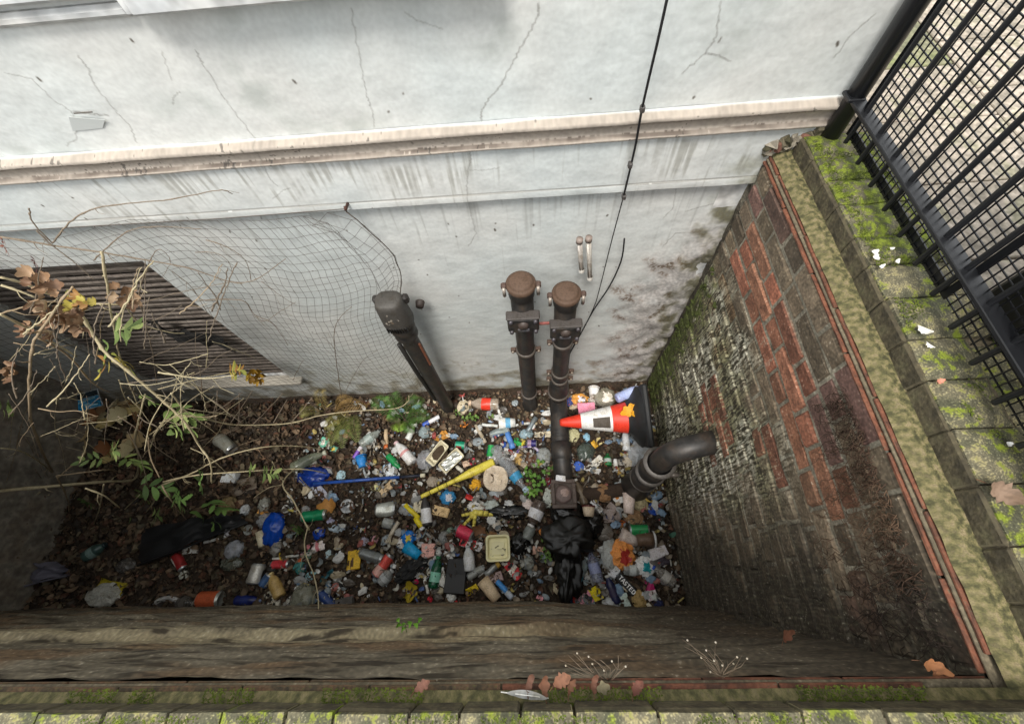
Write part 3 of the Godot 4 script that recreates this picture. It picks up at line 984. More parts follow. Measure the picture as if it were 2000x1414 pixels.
func soil_pipe(label: String, x: float, z: float, top: float, r: float, rings: Array) -> Node3D:
	var n := thing("soil_pipe", label, "pipe", Vector3(x, fh(x, z) - 0.02, z), 0.0, "black cast iron soil pipes on the white wall")
	var b := -(fh(x, z) - 0.02)
	var m := pipe_mat()
	var t := top + b
	part(n, "shaft", lathe([[r * 1.15, 0.0], [r * 1.15, 0.07], [r, 0.09], [r, t - 0.34], [r * 1.08, t - 0.33], [r * 1.1, t - 0.13], [r * 0.95, t - 0.12], [r * 0.95, t - 0.09], [r * 1.22, t - 0.08], [r * 1.26, t - 0.02]], 24), m)
	var cap := part(n, "cap", lathe([[r * 1.36, t - 0.022], [r * 1.38, t - 0.004], [r * 1.25, t + 0.002], [r * 1.12, t + 0.004], [r * 1.1, t + 0.014], [r * 0.9, t + 0.018], [0.0001, t + 0.019]], 26), mt("#5c483a", 0.75, 0.1))
	for s in [-1, 1]:
		part(cap, "ear", box_mesh(Vector3(0.026, 0.03, 0.026), 0.006, Vector3(s * r * 1.54, t - 0.012, 0.006)), mt("#54423a", 0.7, 0.1))
		part(cap, "bolt", lathe([[0.0001, 0.0], [0.008, 0.0], [0.008, 0.055], [0.0001, 0.056]], 8, Transform3D(Basis.IDENTITY, Vector3(s * r * 1.54, t - 0.06, 0.024))), mt("#b8aea4", 0.4, 0.5))
	var dy := t - 0.23
	var door := part(n, "access_door", box_mesh(Vector3(0.15, 0.125, 0.035), 0.012, Vector3(0, dy, r + 0.018)), m)
	part(door, "lip", box_mesh(Vector3(0.158, 0.014, 0.05), 0.005, Vector3(0, dy + 0.066, r + 0.014)), mt("#4a4542", 0.55))
	for q in [[-1, -1], [1, -1], [1, 1], [-1, 1]]:
		part(door, "bolt", lathe([[0.0001, 0.012], [0.009, 0.011], [0.011, 0.0]], 6, Transform3D(Basis(Vector3(1, 0, 0), PI / 2), Vector3(q[0] * 0.058, dy + q[1] * 0.044, r + 0.035))), mt("#57545a", 0.45, 0.3))
	part(door, "boss", lathe([[0.0001, 0.016], [0.022, 0.014], [0.026, 0.0]], 16, Transform3D(Basis(Vector3(1, 0, 0), PI / 2), Vector3(0, dy + 0.012, r + 0.035))), mt("#4c423e", 0.55))
	part(door, "name_plate", box_mesh(Vector3(0.056, 0.022, 0.006), 0.002, Vector3(0, dy - 0.03, r + 0.037)), mt("#6a6a70", 0.5, 0.3))
	for k in rings: collar(n, k + b, r)
	return n

func bent_path(a: Vector3, corner: Vector3, b: Vector3, r: float) -> Array:
	var out := [a]
	var p0 := corner + (a - corner).normalized() * r
	var p1 := corner + (b - corner).normalized() * r
	for k in 9:
		var u := k / 8.0
		out.append(p0.lerp(corner, u).lerp(corner.lerp(p1, u), u))
	out.append(b)
	return out

# ------------------------------------------------------------------ plants
func frond(n: Node3D, a: Vector3, b: Vector3, w: float, arch: float, m: Material) -> void:
	var pts := []
	for k in 7:
		var u := k / 6.0
		pts.append(a.lerp(b, u) + Vector3(0, arch * sin(u * PI * 0.85), 0))
	var path := smooth_path(pts, 4)
	var st := st_new()
	var rr := PackedFloat32Array()
	for i in path.size(): rr.append(0.0022 * (1.0 - 0.7 * i / path.size()))
	add_tube(st, path, rr, 5)
	for i in range(2, path.size()):
		var u := float(i) / path.size()
		var d := (path[i] - path[i - 1]).normalized()
		var side := d.cross(Vector3.UP).normalized()
		var ln := w * sin(PI * clampf(0.18 + u * 0.8, 0, 1))
		for s in [-1, 1]:
			for h in 1:
				var base := path[i].lerp(path[i - 1], h * 0.5)
				st.set_smooth_group(-1)
				var tip: Vector3 = base + side * s * ln + d * ln * 0.45 + Vector3(0, -0.15 * ln + rng.randf_range(-0.004, 0.004), 0)
				var q := d * 0.0026
				var mid := base.lerp(tip, 0.45)
				tri(st, base - q * 0.4, mid - q, mid + q)
				tri(st, mid - q, tip, mid + q)
	part(n, "frond", done(st), m)

func fern(called: String, label: String, fr: Array, hex: String) -> void:
	var a: Vector3 = fr[0][0]
	var n := thing(called, label, "fern", a, 0.0, "ferns along the house wall")
	for f in fr:
		frond(n, f[0] - a, f[1] - a, f[2], f[3], leaf_mat(f[4] if f.size() > 4 else hex))

var leaf_shapes := []
var dry_shapes := []
func leaflets(n: Node3D, at: Vector3, dir: Vector3, count: int, L: float, hexes: Array, spread := 1.0) -> void:
	# a spray of leaflets in pairs along a short stalk
	dir = dir.normalized()
	var side := dir.cross(Vector3(0, 1, 0.3)).normalized()
	var up := side.cross(dir).normalized()
	for k in count:
		var u := float(k) / maxi(count - 1, 1)
		var s := -1.0 if k % 2 == 0 else 1.0
		var p := at + dir * (u * L * 1.6)
		var ld := (dir * (0.35 + 0.65 * u) + side * s * spread * (1.0 - 0.6 * u) + up * rng.randf_range(-0.3, 0.45)).normalized()
		var ly := (up + side * rng.randf_range(-0.4, 0.4)).normalized()
		var lz := ld.cross(ly).normalized()
		ly = lz.cross(ld).normalized()
		var sc := L * rng.randf_range(0.75, 1.15)
		var kinds: Array = dry_shapes if spread > 1.25 else leaf_shapes
		var o := part(n, "leaf", kinds[rng.randi() % kinds.size()], leaf_mat(hexes[rng.randi() % hexes.size()]))
		o.transform = Transform3D(Basis(ld * sc, ly * sc, lz * sc), p + ld * sc * 0.5)

func stem(n: Node3D, origin: Vector3, pts: Array, r0: float, r1: float, m: Material, called := "stem") -> void:
	var q := []
	for p in pts: q.append(p - origin)
	var path := smooth_path(q, 6)
	var rr := PackedFloat32Array()
	var wob := PackedVector3Array()
	for i in path.size():
		var u := float(i) / (path.size() - 1)
		rr.append(lerpf(r0, r1, u) * (1.0 + (0.35 if i % 7 == 3 else 0.0)))
		wob.append(path[i] + Vector3(ns.get_noise_2d(i * 90.0, pts[0].x * 500), ns.get_noise_2d(i * 90.0, pts[0].y * 500 + 40), 0) * 0.0035)
	var st := st_new()
	add_tube(st, wob, rr, 6)
	# stub thorns and side twigs
	for i in range(4, path.size() - 2, 9):
		var d := (wob[i + 1] - wob[i]).normalized()
		var sd := d.cross(Vector3(ns.get_noise_2d(i * 77.0, 3), 0.4, ns.get_noise_2d(i * 33.0, 8)).normalized()).normalized()
		var ln := 0.03 + 0.05 * absf(ns.get_noise_2d(i * 55.0, pts[0].x * 300))
		add_tube(st, PackedVector3Array([wob[i], wob[i] + sd * ln * 0.6 + d * ln * 0.5, wob[i] + sd * ln + d * ln * 1.3]), PackedFloat32Array([rr[i] * 0.5, rr[i] * 0.4, 0.0006]), 4)
	part(n, called, done(st), m)

func _ready() -> void:
	ns.seed = 3; ns.frequency = 0.01; ns.fractal_octaves = 3
	nr.seed = 9; nr.frequency = 0.01; nr.fractal_octaves = 2
	rng.seed = 1
	# ---------------------------------------------------------------- camera, sky, sun
	var cam := Camera3D.new()
	cam.name = "camera"
	cam.transform = Transform3D(Basis(Vector3(0.9976676, -0.0661926, 0.0166707), Vector3(0.0448407, 0.4513992, -0.8911947), Vector3(0.0514654, 0.8898636, 0.4533145)).orthonormalized(), Vector3(-0.8306, 2.925, 1.2584))
	cam.fov = 81.19
	cam.near = 0.02
	cam.far = 200.0
	add_child(cam)
	var we := WorldEnvironment.new()
	we.name = "environment"
	var env := Environment.new()
	env.background_mode = Environment.BG_SKY
	var sky := Sky.new()
	var sm := ProceduralSkyMaterial.new()
	sm.sky_top_color = Color(0.855, 0.865, 0.87)
	sm.sky_horizon_color = Color(0.79, 0.80, 0.81)
	sm.sky_curve = 0.2
	sm.ground_bottom_color = Color(0.3, 0.29, 0.27)
	sm.ground_horizon_color = Color(0.5, 0.5, 0.48)
	sm.energy_multiplier = 1.0
	sky.sky_material = sm
	env.sky = sky
	env.tonemap_mode = Environment.TONE_MAPPER_LINEAR
	env.tonemap_exposure = 2.5
	env.sdfgi_enabled = true
	env.ssao_enabled = true
	env.ssil_enabled = true
	we.environment = env
	add_child(we)
	var sun := DirectionalLight3D.new()
	sun.name = "sun"
	sun.light_energy = 0.5
	sun.light_angular_distance = 20.0
	sun.light_color = Color(1.0, 0.98, 0.95)
	sun.shadow_enabled = true
	add_child(sun)
	sun.look_at_from_position(Vector3(-0.6, 5.6, 2.6), Vector3.ZERO, Vector3.UP)

	# ---------------------------------------------------------------- shared textures
	dirt_tex = mottle(256, 21, 0.012, [Color(0.86, 0.84, 0.80), Color(0.97, 0.96, 0.95), Color(1, 1, 1), Color(0.99, 0.98, 0.97)], Color(0.62, 0.56, 0.48), 0.9)
	rough_nrm = nrm_image(51, 0.03, 5.0)
	fine_nrm = nrm_image(52, 0.06, 4.0)

	build_house_wall()
	build_brick_wall()
	build_street_side()
	build_floor()
	build_window()
	build_pipes()
	build_railing()
	build_cone()
	build_litter()
	build_scraps()
	build_plants()
	build_net()
	build_small_things()

# ------------------------------------------------------------------ house wall
func wall_z(x: float, y: float, z: float) -> float:
	var d := 0.0035 * ns.get_noise_2d(x * 90, y * 90) + 0.0007 * ns.get_noise_2d(x * 700, y * 700)
	if y < 1.72 and z < -0.03:
		# blown, lumpy render toward the brick corner
		var k := clampf((x + 0.46 - maxf(0.0, y - 1.1) * 0.5) * 4.0, 0, 1) * clampf((1.7 - y) * 5.0, 0, 1)
		d += k * (0.02 * ns.get_noise_2d(x * 420 + 70, y * 420) + 0.014 * absf(ns.get_noise_2d(x * 1300, y * 1300)) + 0.008)
		d += 0.012 * clampf((0.3 - y) * 3.0, 0, 1) * ns.get_noise_2d(x * 300, y * 500)
	return z + d

var house: Node3D
func build_house_wall() -> void:
	house = thing("house", "white painted rendered house wall with two string courses and stained foot", "house", Vector3(0, 0, 0))
	var tex := wall_texture()
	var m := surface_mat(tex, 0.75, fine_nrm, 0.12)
	var uv := func(p: Vector3) -> Vector2: return Vector2((p.x - WX0) / (WX1 - WX0), (WY1 - p.y) / (WY1 - WY0))
	var xs := steps(-4.6, 0.2, 0.022, [-3.65, -2.575])
	var inside := func(u: float, v: float) -> bool: return u > -3.65 and u < -2.575 and v > 0.29 and v < 1.545
	var ys := steps(-0.22, 1.788, 0.022, [0.29, 1.545])
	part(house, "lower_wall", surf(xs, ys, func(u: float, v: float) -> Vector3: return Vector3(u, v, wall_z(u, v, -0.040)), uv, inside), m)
	# profiles run from bottom to top: [y, z]
	var fil := [[1.786, -0.042], [1.7865, -0.008], [1.79, -0.0055], [1.814, -0.0055], [1.8185, -0.008], [1.8187, -0.02]]
	var band := [[2.003, -0.024], [2.0045, 0.004], [2.009, 0.008], [2.016, 0.008], [2.018, -0.002], [2.022, -0.005], [2.03, -0.009], [2.043, -0.008], [2.054, -0.001], [2.059, 0.004], [2.062, 0.004], [2.0635, 0.011], [2.068, 0.014], [2.077, 0.014], [2.08, 0.008], [2.09, -0.02]]
	for pr in [[fil, "lower_string_course"], [band, "upper_string_course"]]:
		var prof: Array = pr[0]
		var ks := []
		for i in prof.size(): ks.append(float(i))
		part(house, pr[1], surf(steps(-4.6, 0.2, 0.03), ks, func(u: float, v: float) -> Vector3:
			var q: Array = prof[int(v)]
			return Vector3(u, q[0] + 0.0018 * ns.get_noise_2d(u * 260, q[0] * 40), q[1] + 0.003 * ns.get_noise_2d(u * 300 + 9, q[0] * 900)), uv), m)
	part(house, "middle_wall", surf(xs, steps(1.815, 2.006, 0.02), func(u: float, v: float) -> Vector3: return Vector3(u, v, wall_z(u, v, -0.0105)), uv), m)
	part(house, "upper_wall", surf(xs, steps(2.085, 2.92, 0.03), func(u: float, v: float) -> Vector3: return Vector3(u, v, wall_z(u, v, -0.022)), uv), m)
	var plain := surface_mat(mottle(256, 61, 0.01, [Color(0.74, 0.75, 0.755), Color(0.79, 0.785, 0.77)], Color(0.66, 0.65, 0.63), 0.93), 0.8)
	plain.uv1_triplanar = true
	part(house, "upper_storeys", box_mesh(Vector3(6.8, 6.0, 0.5), 0.01, Vector3(-3.2, 5.918, -0.274)), plain)
	part(house, "wall_core", box_mesh(Vector3(2.74, 3.2, 0.28), 0.01, Vector3(-1.175, 1.32, -0.2)), plain)
	part(house, "wall_core", box_mesh(Vector3(0.9, 3.2, 0.28), 0.01, Vector3(-4.12, 1.32, -0.2)), plain)
	part(house, "wall_core", box_mesh(Vector3(1.12, 1.34, 0.28), 0.01, Vector3(-3.108, 2.25, -0.2)), plain)
	part(house, "wall_core", box_mesh(Vector3(1.12, 0.5, 0.28), 0.01, Vector3(-3.108, 0.01, -0.2)), plain)
	part(house, "end_wall", box_mesh(Vector3(0.3, 3.4, 3.0), 0.01, Vector3(0.048, 1.25, -1.54)), plain)
	# broken render and bare brick where the coping meets the house
	rng.seed = 18
	for k in 70:
		var st := st_new(false)
		var s := rng.randf_range(0.008, 0.022)
		var t := rng.randf()
		add_box(st, Transform3D(Basis(Vector3(rng.randf(), rng.randf(), rng.randf()).normalized(), rng.randf() * 3.0), Vector3(-0.02 + 0.19 * t, 1.93 + 0.06 * t + rng.randf_range(-0.03, 0.02), rng.randf_range(-0.016, 0.0))), Vector3(s * 1.5, s, s), s * 0.1, s * 0.35)
		part(house, "broken_render", done(st), mt(["#5c5644", "#6b6452", "#7a5648", "#8f887a", "#45422f"][k % 5], 0.95))
	# projecting window apron and the plain string beside it at the top of the view
	part(house, "apron_block", box_mesh(Vector3(0.9, 0.2, 0.06), 0.006, Vector3(-1.31, 2.553, 0.01)), plain)
	part(house, "apron_drip", box_mesh(Vector3(0.026, 0.2, 0.04), 0.004, Vector3(-1.774, 2.549, 0.0)), plain)
	part(house, "side_string", box_mesh(Vector3(2.6, 0.03, 0.03), 0.01, Vector3(-3.09, 2.452, -0.014)), plain)
	part(house, "side_string", box_mesh(Vector3(2.6, 0.03, 0.05), 0.008, Vector3(-3.09, 2.5, -0.006)), plain)

func build_window() -> void:
	var w := Node3D.new()
	w.name = "slatted_window"
	house.add_child(w)
	w.position = Vector3(-3.1125, 0.29, -0.1)
	w.set_meta("label", "dark brown window boarded with horizontal wooden slats behind the net")
	var wood := []
	for k in 3:
		var t := mottle(256, 70 + k, 0.02, [Color(0.36, 0.325, 0.30), Color(0.44, 0.405, 0.375), Color(0.50, 0.465, 0.435)], Color(0.56, 0.52, 0.48), 0.84)
		var m := surface_mat(t, 0.8)
		m.uv1_triplanar = true
		m.uv1_scale = Vector3(1.2, 14, 4)
		wood.append(m)
	var n := 30
	var sh := 1.255 / n
	rng.seed = 77
	for i in n:
		var st := st_new(false)
		add_box(st, Transform3D(Basis(Vector3(1, 0, 0), 0.36 + rng.randf_range(-0.05, 0.05)), Vector3(rng.randf_range(-0.004, 0.004), (i + 0.5) * sh, 0.012 + rng.randf_range(-0.003, 0.003))), Vector3(1.085, sh * 1.0, 0.014), 0.006, 0.002)
		part(w, "slat", done(st), wood[rng.randi() % 3])
	part(w, "back_board", box_mesh(Vector3(1.16, 1.36, 0.02), 0.0, Vector3(0, 0.627, -0.03)), mt("#1a1613", 0.9))
	for s in [-1, 1]:
		part(w, "jamb", box_mesh(Vector3(0.02, 1.3, 0.062), 0.002, Vector3(s * 0.5485, 0.63, 0.018)), mt("#9a9a94", 0.8))
	part(w, "head", box_mesh(Vector3(1.08, 0.02, 0.062), 0.002, Vector3(0, 1.267, 0.018)), mt("#90908a", 0.8))
	part(w, "sill", box_mesh(Vector3(1.2, 0.024, 0.075), 0.005, Vector3(0.02, -0.011, 0.075)), mt("#b4aea2", 0.8, 0.0, 1.0, true))
	var rag := thing("black_rag", "torn black rag poking out between the window slats", "rag", Vector3(-2.83, 0.93, -0.045))
	var st2 := st_new()
	for i in 12:
		for j in 5:
			var q := []
			for d in [[0, 0], [1, 0], [1, 1], [0, 1]]:
				var u: float = (i + d[0]) / 12.0
				var v: float = (j + d[1]) / 5.0
				q.append(Vector3(-0.12 + u * 0.27, 0.14 - u * 0.24 + (v - 0.5) * (0.05 + 0.11 * sin(u * PI)), 0.02 + 0.05 * nr.get_noise_2d(u * 300, v * 260) + 0.03 * sin(u * PI)))
			quad(st2, q[0], q[1], q[2], q[3])
	part(rag, "cloth", done(st2), mt("#0c0c0c", 0.8, 0.0, 1.0, true))
	part(rag, "loose_end", tube([Vector3(0.12, -0.09, 0.03), Vector3(0.16, -0.13, 0.05), Vector3(0.17, -0.18, 0.04)], 0.012, 6, 0.004), mt("#0c0c0c", 0.8, 0.0, 1.0, true))

# ------------------------------------------------------------------ brick side wall
func build_brick_wall() -> void:
	lay_bricks()
	var wall := thing("brick_side_wall", "old brick side wall with flaking lime wash, moss and exposed red bricks", "wall", Vector3(0, 0, 0))
	var tex := brick_texture()
	var m := surface_mat(tex, 0.85, rough_nrm, 0.5)
	var back := surf(steps(-0.05, D + 0.02, 0.018), steps(-0.15, 1.875, 0.018), func(u: float, v: float) -> Vector3: return Vector3(0.003 + 0.004 * ns.get_noise_2d(u * 700, v * 700), v, u), brick_uv)
	part(wall, "mortar", back, m)
	rng.seed = 15
	for b in bricks:
		var st := st_new(false)
		var g := 0.0068
		var sz := Vector3(0.05, b[3] - b[2] - 2 * g, b[1] - b[0] - 2 * g)
		var out := rng.randf_range(-0.004, 0.004)
		if b[4] == "brown": out -= 0.001
		add_box(st, Transform3D(Basis(Vector3(1, 0, 0), rng.randf_range(-0.012, 0.012)), Vector3(0.022 - out, (b[2] + b[3]) * 0.5, (b[0] + b[1]) * 0.5)), sz, 0.006, 0.0025)
		st.generate_normals()
		var a := st.commit_to_arrays()
		var U := PackedVector2Array()
		for v in a[Mesh.ARRAY_VERTEX]: U.append(brick_uv(v))
		a[Mesh.ARRAY_TEX_UV] = U
		a[Mesh.ARRAY_TANGENT] = null
		var am := ArrayMesh.new()
		am.add_surface_from_arrays(Mesh.PRIMITIVE_TRIANGLES, a)
		part(wall, "brick", am, m)
	part(wall, "core", box_mesh(Vector3(0.2, 2.05, D + 0.6), 0.0, Vector3(0.15, 0.86, D * 0.5 + 0.3)), mt("#4a4238", 0.9))
	# crumbly patches of old lime and moss standing proud of the bricks
	var lump := st_new(false)
	var moss := st_new(false)
	for k in 600:
		var z := rng.randf_range(0.0, 1.0)
		var y := rng.randf_range(0.05, 1.35)
		var w := clampf((0.22 + 0.1 * (1.0 - y) - z) * 5.0, 0, 1)
		var s := rng.randf_range(0.006, 0.016)
		var xf := Transform3D(Basis(Vector3(rng.randf(), rng.randf(), rng.randf()).normalized(), rng.randf() * 6.0), Vector3(-0.002, y, z))
		if rng.randf() < w: add_box(moss, xf, Vector3(s, s * 1.8, s * 1.5), s * 0.3, s * 0.3)
		elif ns.get_noise_2d(z * 500, y * 300) > 0.1 and k % 3 == 0: add_box(lump, Transform3D(Basis(Vector3(1, 0, 0), rng.randf_range(-0.3, 0.3)), Vector3(-0.002, y, z)), Vector3(0.003, s * 3.0, s * 0.9), 0.0005, s * 0.2)
	var l1 := part(wall, "lime_flakes", done(lump), mt("#8f8c78", 0.9))
	l1.set_meta("kind", "stuff")
	var l2 := part(wall, "moss_tufts", done(moss), mt("#3c4418", 0.95))
	l2.set_meta("kind", "stuff")

# ------------------------------------------------------------------ near wall, tiles, coping, pavement
func stone_block(st: SurfaceTool, c: Vector3, s: Vector3) -> void:
	# rough block: rounded box whose top is a small uneven grid
	var nx := 5
	var nz := 5
	var P := []
	for j in nz + 1:
		var row := []
		for i in nx + 1:
			var u := float(i) / nx * 2.0 - 1.0
			var v := float(j) / nz * 2.0 - 1.0
			var e := maxf(absf(u), absf(v))
			var y := s.y * 0.5 - 0.010 * pow(e, 5) + 0.007 * ns.get_noise_2d((c.x + u * s.x * 0.5) * 1500, (c.z + v * s.z * 0.5) * 1500) + 0.005 * ns.get_noise_2d((c.x + u) * 70, c.z * 400)
			row.append(c + Vector3(u * s.x * 0.5, y, v * s.z * 0.5))
		P.append(row)
	st.set_smooth_group(0)
	for j in nz:
		for i in nx: quad(st, P[j][i], P[j][i + 1], P[j + 1][i + 1], P[j + 1][i])
	st.set_smooth_group(-1)
	var dn := Vector3(0, -s.y, 0)
	for i in nx:
		quad(st, P[0][i], P[0][i] + dn, P[0][i + 1] + dn, P[0][i + 1])
		quad(st, P[nz][i], P[nz][i + 1], P[nz][i + 1] + dn, P[nz][i] + dn)
	for j in nz:
		quad(st, P[j][0], P[j + 1][0], P[j + 1][0] + dn, P[j][0] + dn)
		quad(st, P[j][nx], P[j][nx] + dn, P[j + 1][nx] + dn, P[j + 1][nx])

func with_uv(st: SurfaceTool, uvf: Callable) -> ArrayMesh:
	st.generate_normals()
	var a := st.commit_to_arrays()
	var U := PackedVector2Array()
	for v in a[Mesh.ARRAY_VERTEX]: U.append(uvf.call(v))
	a[Mesh.ARRAY_TEX_UV] = U
	a[Mesh.ARRAY_TANGENT] = null
	var am := ArrayMesh.new()
	am.add_surface_from_arrays(Mesh.PRIMITIVE_TRIANGLES, a)
	return am

func tri_mat(t: Texture2D, sc: float, rough: float, nrm: Texture2D, k: float) -> StandardMaterial3D:
	var m := surface_mat(t, rough, nrm, k)
	m.uv1_triplanar = true
	m.uv1_world_triplanar = true
	m.uv1_scale = Vector3(sc, sc, sc)
	return m

func build_street_side() -> void:
	# street wall of the well: eroded courses with an offset, seen almost edge on
	var near := thing("street_wall", "eroded brown street wall of the well with a worn pale ledge", "wall", Vector3(0, 0, D))
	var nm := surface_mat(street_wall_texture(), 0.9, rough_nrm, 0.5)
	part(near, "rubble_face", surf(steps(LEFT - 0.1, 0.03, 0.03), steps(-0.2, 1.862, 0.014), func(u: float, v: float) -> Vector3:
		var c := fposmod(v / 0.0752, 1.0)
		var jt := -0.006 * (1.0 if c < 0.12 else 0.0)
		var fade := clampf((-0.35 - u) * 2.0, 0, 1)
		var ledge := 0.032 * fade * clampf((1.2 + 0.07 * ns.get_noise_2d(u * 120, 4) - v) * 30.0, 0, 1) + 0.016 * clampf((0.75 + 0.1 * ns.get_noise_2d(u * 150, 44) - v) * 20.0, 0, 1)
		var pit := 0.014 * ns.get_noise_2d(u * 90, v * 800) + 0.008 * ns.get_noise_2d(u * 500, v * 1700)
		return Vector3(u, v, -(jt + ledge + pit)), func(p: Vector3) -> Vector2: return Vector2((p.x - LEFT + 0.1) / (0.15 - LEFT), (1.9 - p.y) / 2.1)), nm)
	part(near, "core", box_mesh(Vector3(4.6, 2.1, 0.5), 0.0, Vector3(-2.1, 0.83, 0.27)), mt("#403830", 0.9))
	var side := thing("left_side_wall", "dark grey rendered side wall at the far left of the well", "wall", Vector3(LEFT, 0, 0))
	var lt := mottle(256, 85, 0.012, [Color(0.38, 0.355, 0.315), Color(0.50, 0.475, 0.43), Color(0.44, 0.40, 0.35)], Color(0.28, 0.23, 0.18), 0.82)
	part(side, "render", surf(steps(-0.1, D + 0.05, 0.03), steps(-0.2, 2.0, 0.03), func(u: float, v: float) -> Vector3: return Vector3(0.01 * ns.get_noise_2d(u * 200, v * 200), v, u), func(p: Vector3) -> Vector2: return Vector2(p.z, p.y)), tri_mat(lt, 1.2, 0.85, rough_nrm, 0.5))
	part(side, "core", box_mesh(Vector3(0.3, 2.2, 1.7), 0.0, Vector3(-0.17, 0.9, 0.7)), mt("#4c4a46", 0.9))
	# unseen landing added left of the view to shade this end of the well
	var land := thing("added_landing", "stone entrance landing bridging the left end of the well", "landing", Vector3(-4.05, 1.9, 0.75))
	part(land, "slab", box_mesh(Vector3(1.5, 0.16, 1.6), 0.01, Vector3(0, 0.08, 0)), mt("#8a867e", 0.85))
	part(land, "step", box_mesh(Vector3(1.4, 0.16, 0.34), 0.01, Vector3(0, 0.24, -0.58)), mt("#8a867e", 0.85))

	# tile creasing: two courses of red tiles, then a lichen ledge, then the raised coping
	var cope := thing("coping", "mossy stone coping on red tile edging along the top of the well", "coping", Vector3(0, H, 0))
	var tile_t := mottle(256, 91, 0.02, [Color(0.30, 0.20, 0.15), Color(0.44, 0.265, 0.19), Color(0.48, 0.31, 0.23)], Color(0.35, 0.33, 0.26), 0.78)
	var tile := tri_mat(tile_t, 3.0, 0.75, fine_nrm, 0.4)
	var dull_tile := tri_mat(mottle(256, 93, 0.03, [Color(0.25, 0.215, 0.16), Color(0.36, 0.29, 0.21), Color(0.40, 0.29, 0.21)], Color(0.33, 0.35, 0.18), 0.78), 3.0, 0.85, fine_nrm, 0.4)
	var mort_t := mottle(256, 92, 0.02, [Color(0.34, 0.31, 0.25), Color(0.47, 0.43, 0.35)], Color(0.6, 0.56, 0.5), 0.82)
	var mort := tri_mat(mort_t, 3.0, 0.9, fine_nrm, 0.5)
	rng.seed = 33
	for lay in 2:
		var y := -0.011 + lay * 0.019
		var off := -0.002 if lay == 0 else -0.014
		var z := -0.05 - lay * 0.13
		while z < D + 0.02:
			var l := minf(0.262, D - 0.004 - z)
			if l > 0.03:
				var st := st_new(false)
				add_box(st, Transform3D(Basis(Vector3.UP, rng.randf_range(-0.008, 0.008)), Vector3(0.05 - off + rng.randf_range(-0.0015, 0.0015), y, z + l * 0.5)), Vector3(0.115, 0.0072, l - 0.003), 0.0015, 0.0008)
				part(cope, "red_tile", done(st), tile)
			z += 0.265
		var x := 0.0 - lay * 0.13
		while x > LEFT:
			var st := st_new(false)
			add_box(st, Transform3D(Basis(Vector3.UP, rng.randf_range(-0.008, 0.008)), Vector3(x - 0.13, y, D + 0.056 - off * 0.4)), Vector3(0.262, 0.0072, 0.115), 0.0015, 0.0008)
			if x > -3.0: part(cope, "red_tile", done(st), tile if x > -0.75 else dull_tile)
			x -= 0.265
	part(cope, "mortar_bed", box_mesh(Vector3(0.108, 0.0092, D + 0.1), 0.003, Vector3(0.0555, -0.0015, D * 0.5)), mort)
	part(cope, "mortar_bed", box_mesh(Vector3(4.3, 0.0092, 0.108), 0.003, Vector3(-2.15, -0.0012, D + 0.0555)), mort)
	# lichen covered cement fillet
	var lich := []
	for k in 2:
		lich.append(tri_mat(mottle(512, 95 + k, 0.028, [Color(0.24, 0.235, 0.15), Color(0.34, 0.33, 0.21), Color(0.46, 0.43, 0.29), Color(0.52, 0.47, 0.36)], Color(0.19, 0.18, 0.13), 0.76), 3.1, 0.92, rough_nrm, 0.7))
	part(cope, "cement_fillet", surf(steps(-0.04, D + 0.03, 0.012), steps(0.0, 0.085, 0.0085), func(u: float, v: float) -> Vector3:
		return Vector3(0.012 + v, 0.015 + 0.016 * clampf(v * 40.0, 0, 1) + 0.004 * ns.get_noise_2d(u * 900, v * 900), u), func(p: Vector3) -> Vector2: return Vector2(p.z, p.x)), lich[0])
	part(cope, "cement_fillet", surf(steps(-3.4, 0.09, 0.014), steps(0.0, 0.04, 0.005), func(u: float, v: float) -> Vector3:
		return Vector3(u, 0.0148 + 0.016 * clampf(v * 60.0, 0, 1) + 0.006 * ns.get_noise_2d(u * 600, v * 1200), D + 0.012 + v), func(p: Vector3) -> Vector2: return Vector2(p.x, p.z)), lich[1])
	# coping blocks set on edge: side run, then street run
	var side_tex := coping_texture(256, 1400, 0.3, 1.85, 201, func(x: float, z: float) -> float:
		return 0.42 - absf(x - 0.13) * 1.8 - maxf(0.0, z - 0.38) * 1.3 if z < 0.5 else -0.16 - absf(x - 0.13) * 0.6)
	var street_tex := coping_texture(2000, 150, 3.4, 0.26, 205, func(x: float, z: float) -> float: return -0.12 - z * 1.5)
	var sidem := surface_mat(side_tex, 0.92, rough_nrm, 0.5)
	var streetm := surface_mat(street_tex, 0.92, rough_nrm, 0.5)
	var face_t := mottle(256, 107, 0.02, [Color(0.24, 0.22, 0.17), Color(0.33, 0.30, 0.23), Color(0.38, 0.36, 0.27)], Color(0.5, 0.47, 0.36), 0.84)
	var facem := tri_mat(face_t, 2.6, 0.92, rough_nrm, 0.7)
	var side_uv := func(p: Vector3) -> Vector2: return Vector2((p.x - 0.06) / 0.3, p.z / 1.85)
	var street_uv := func(p: Vector3) -> Vector2: return Vector2((p.x + 3.3) / 3.4, (p.z - D) / 0.26)
	rng.seed = 44
	var z2 := 0.005
	while z2 < D + 0.35:
		var l := rng.randf_range(0.098, 0.128)
		var st := st_new(false)
		var wd := 0.2 if z2 < 0.75 else 0.135
		stone_block(st, Vector3(0.071 + wd * 0.5 + rng.randf_range(-0.002, 0.002), 0.075 + rng.randf_range(-0.002, 0.002), z2 + l * 0.5), Vector3(wd - 0.004, 0.05, l - 0.004))
		part(cope, "coping_stone", with_uv(st, side_uv), sidem)
		var sf := st_new(false)
		add_box(sf, Transform3D(Basis.IDENTITY, Vector3(0.083 + rng.randf_range(-0.0015, 0.0015), 0.047, z2 + l * 0.5)), Vector3(0.034, 0.078, l - 0.003), 0.004, 0.0015)
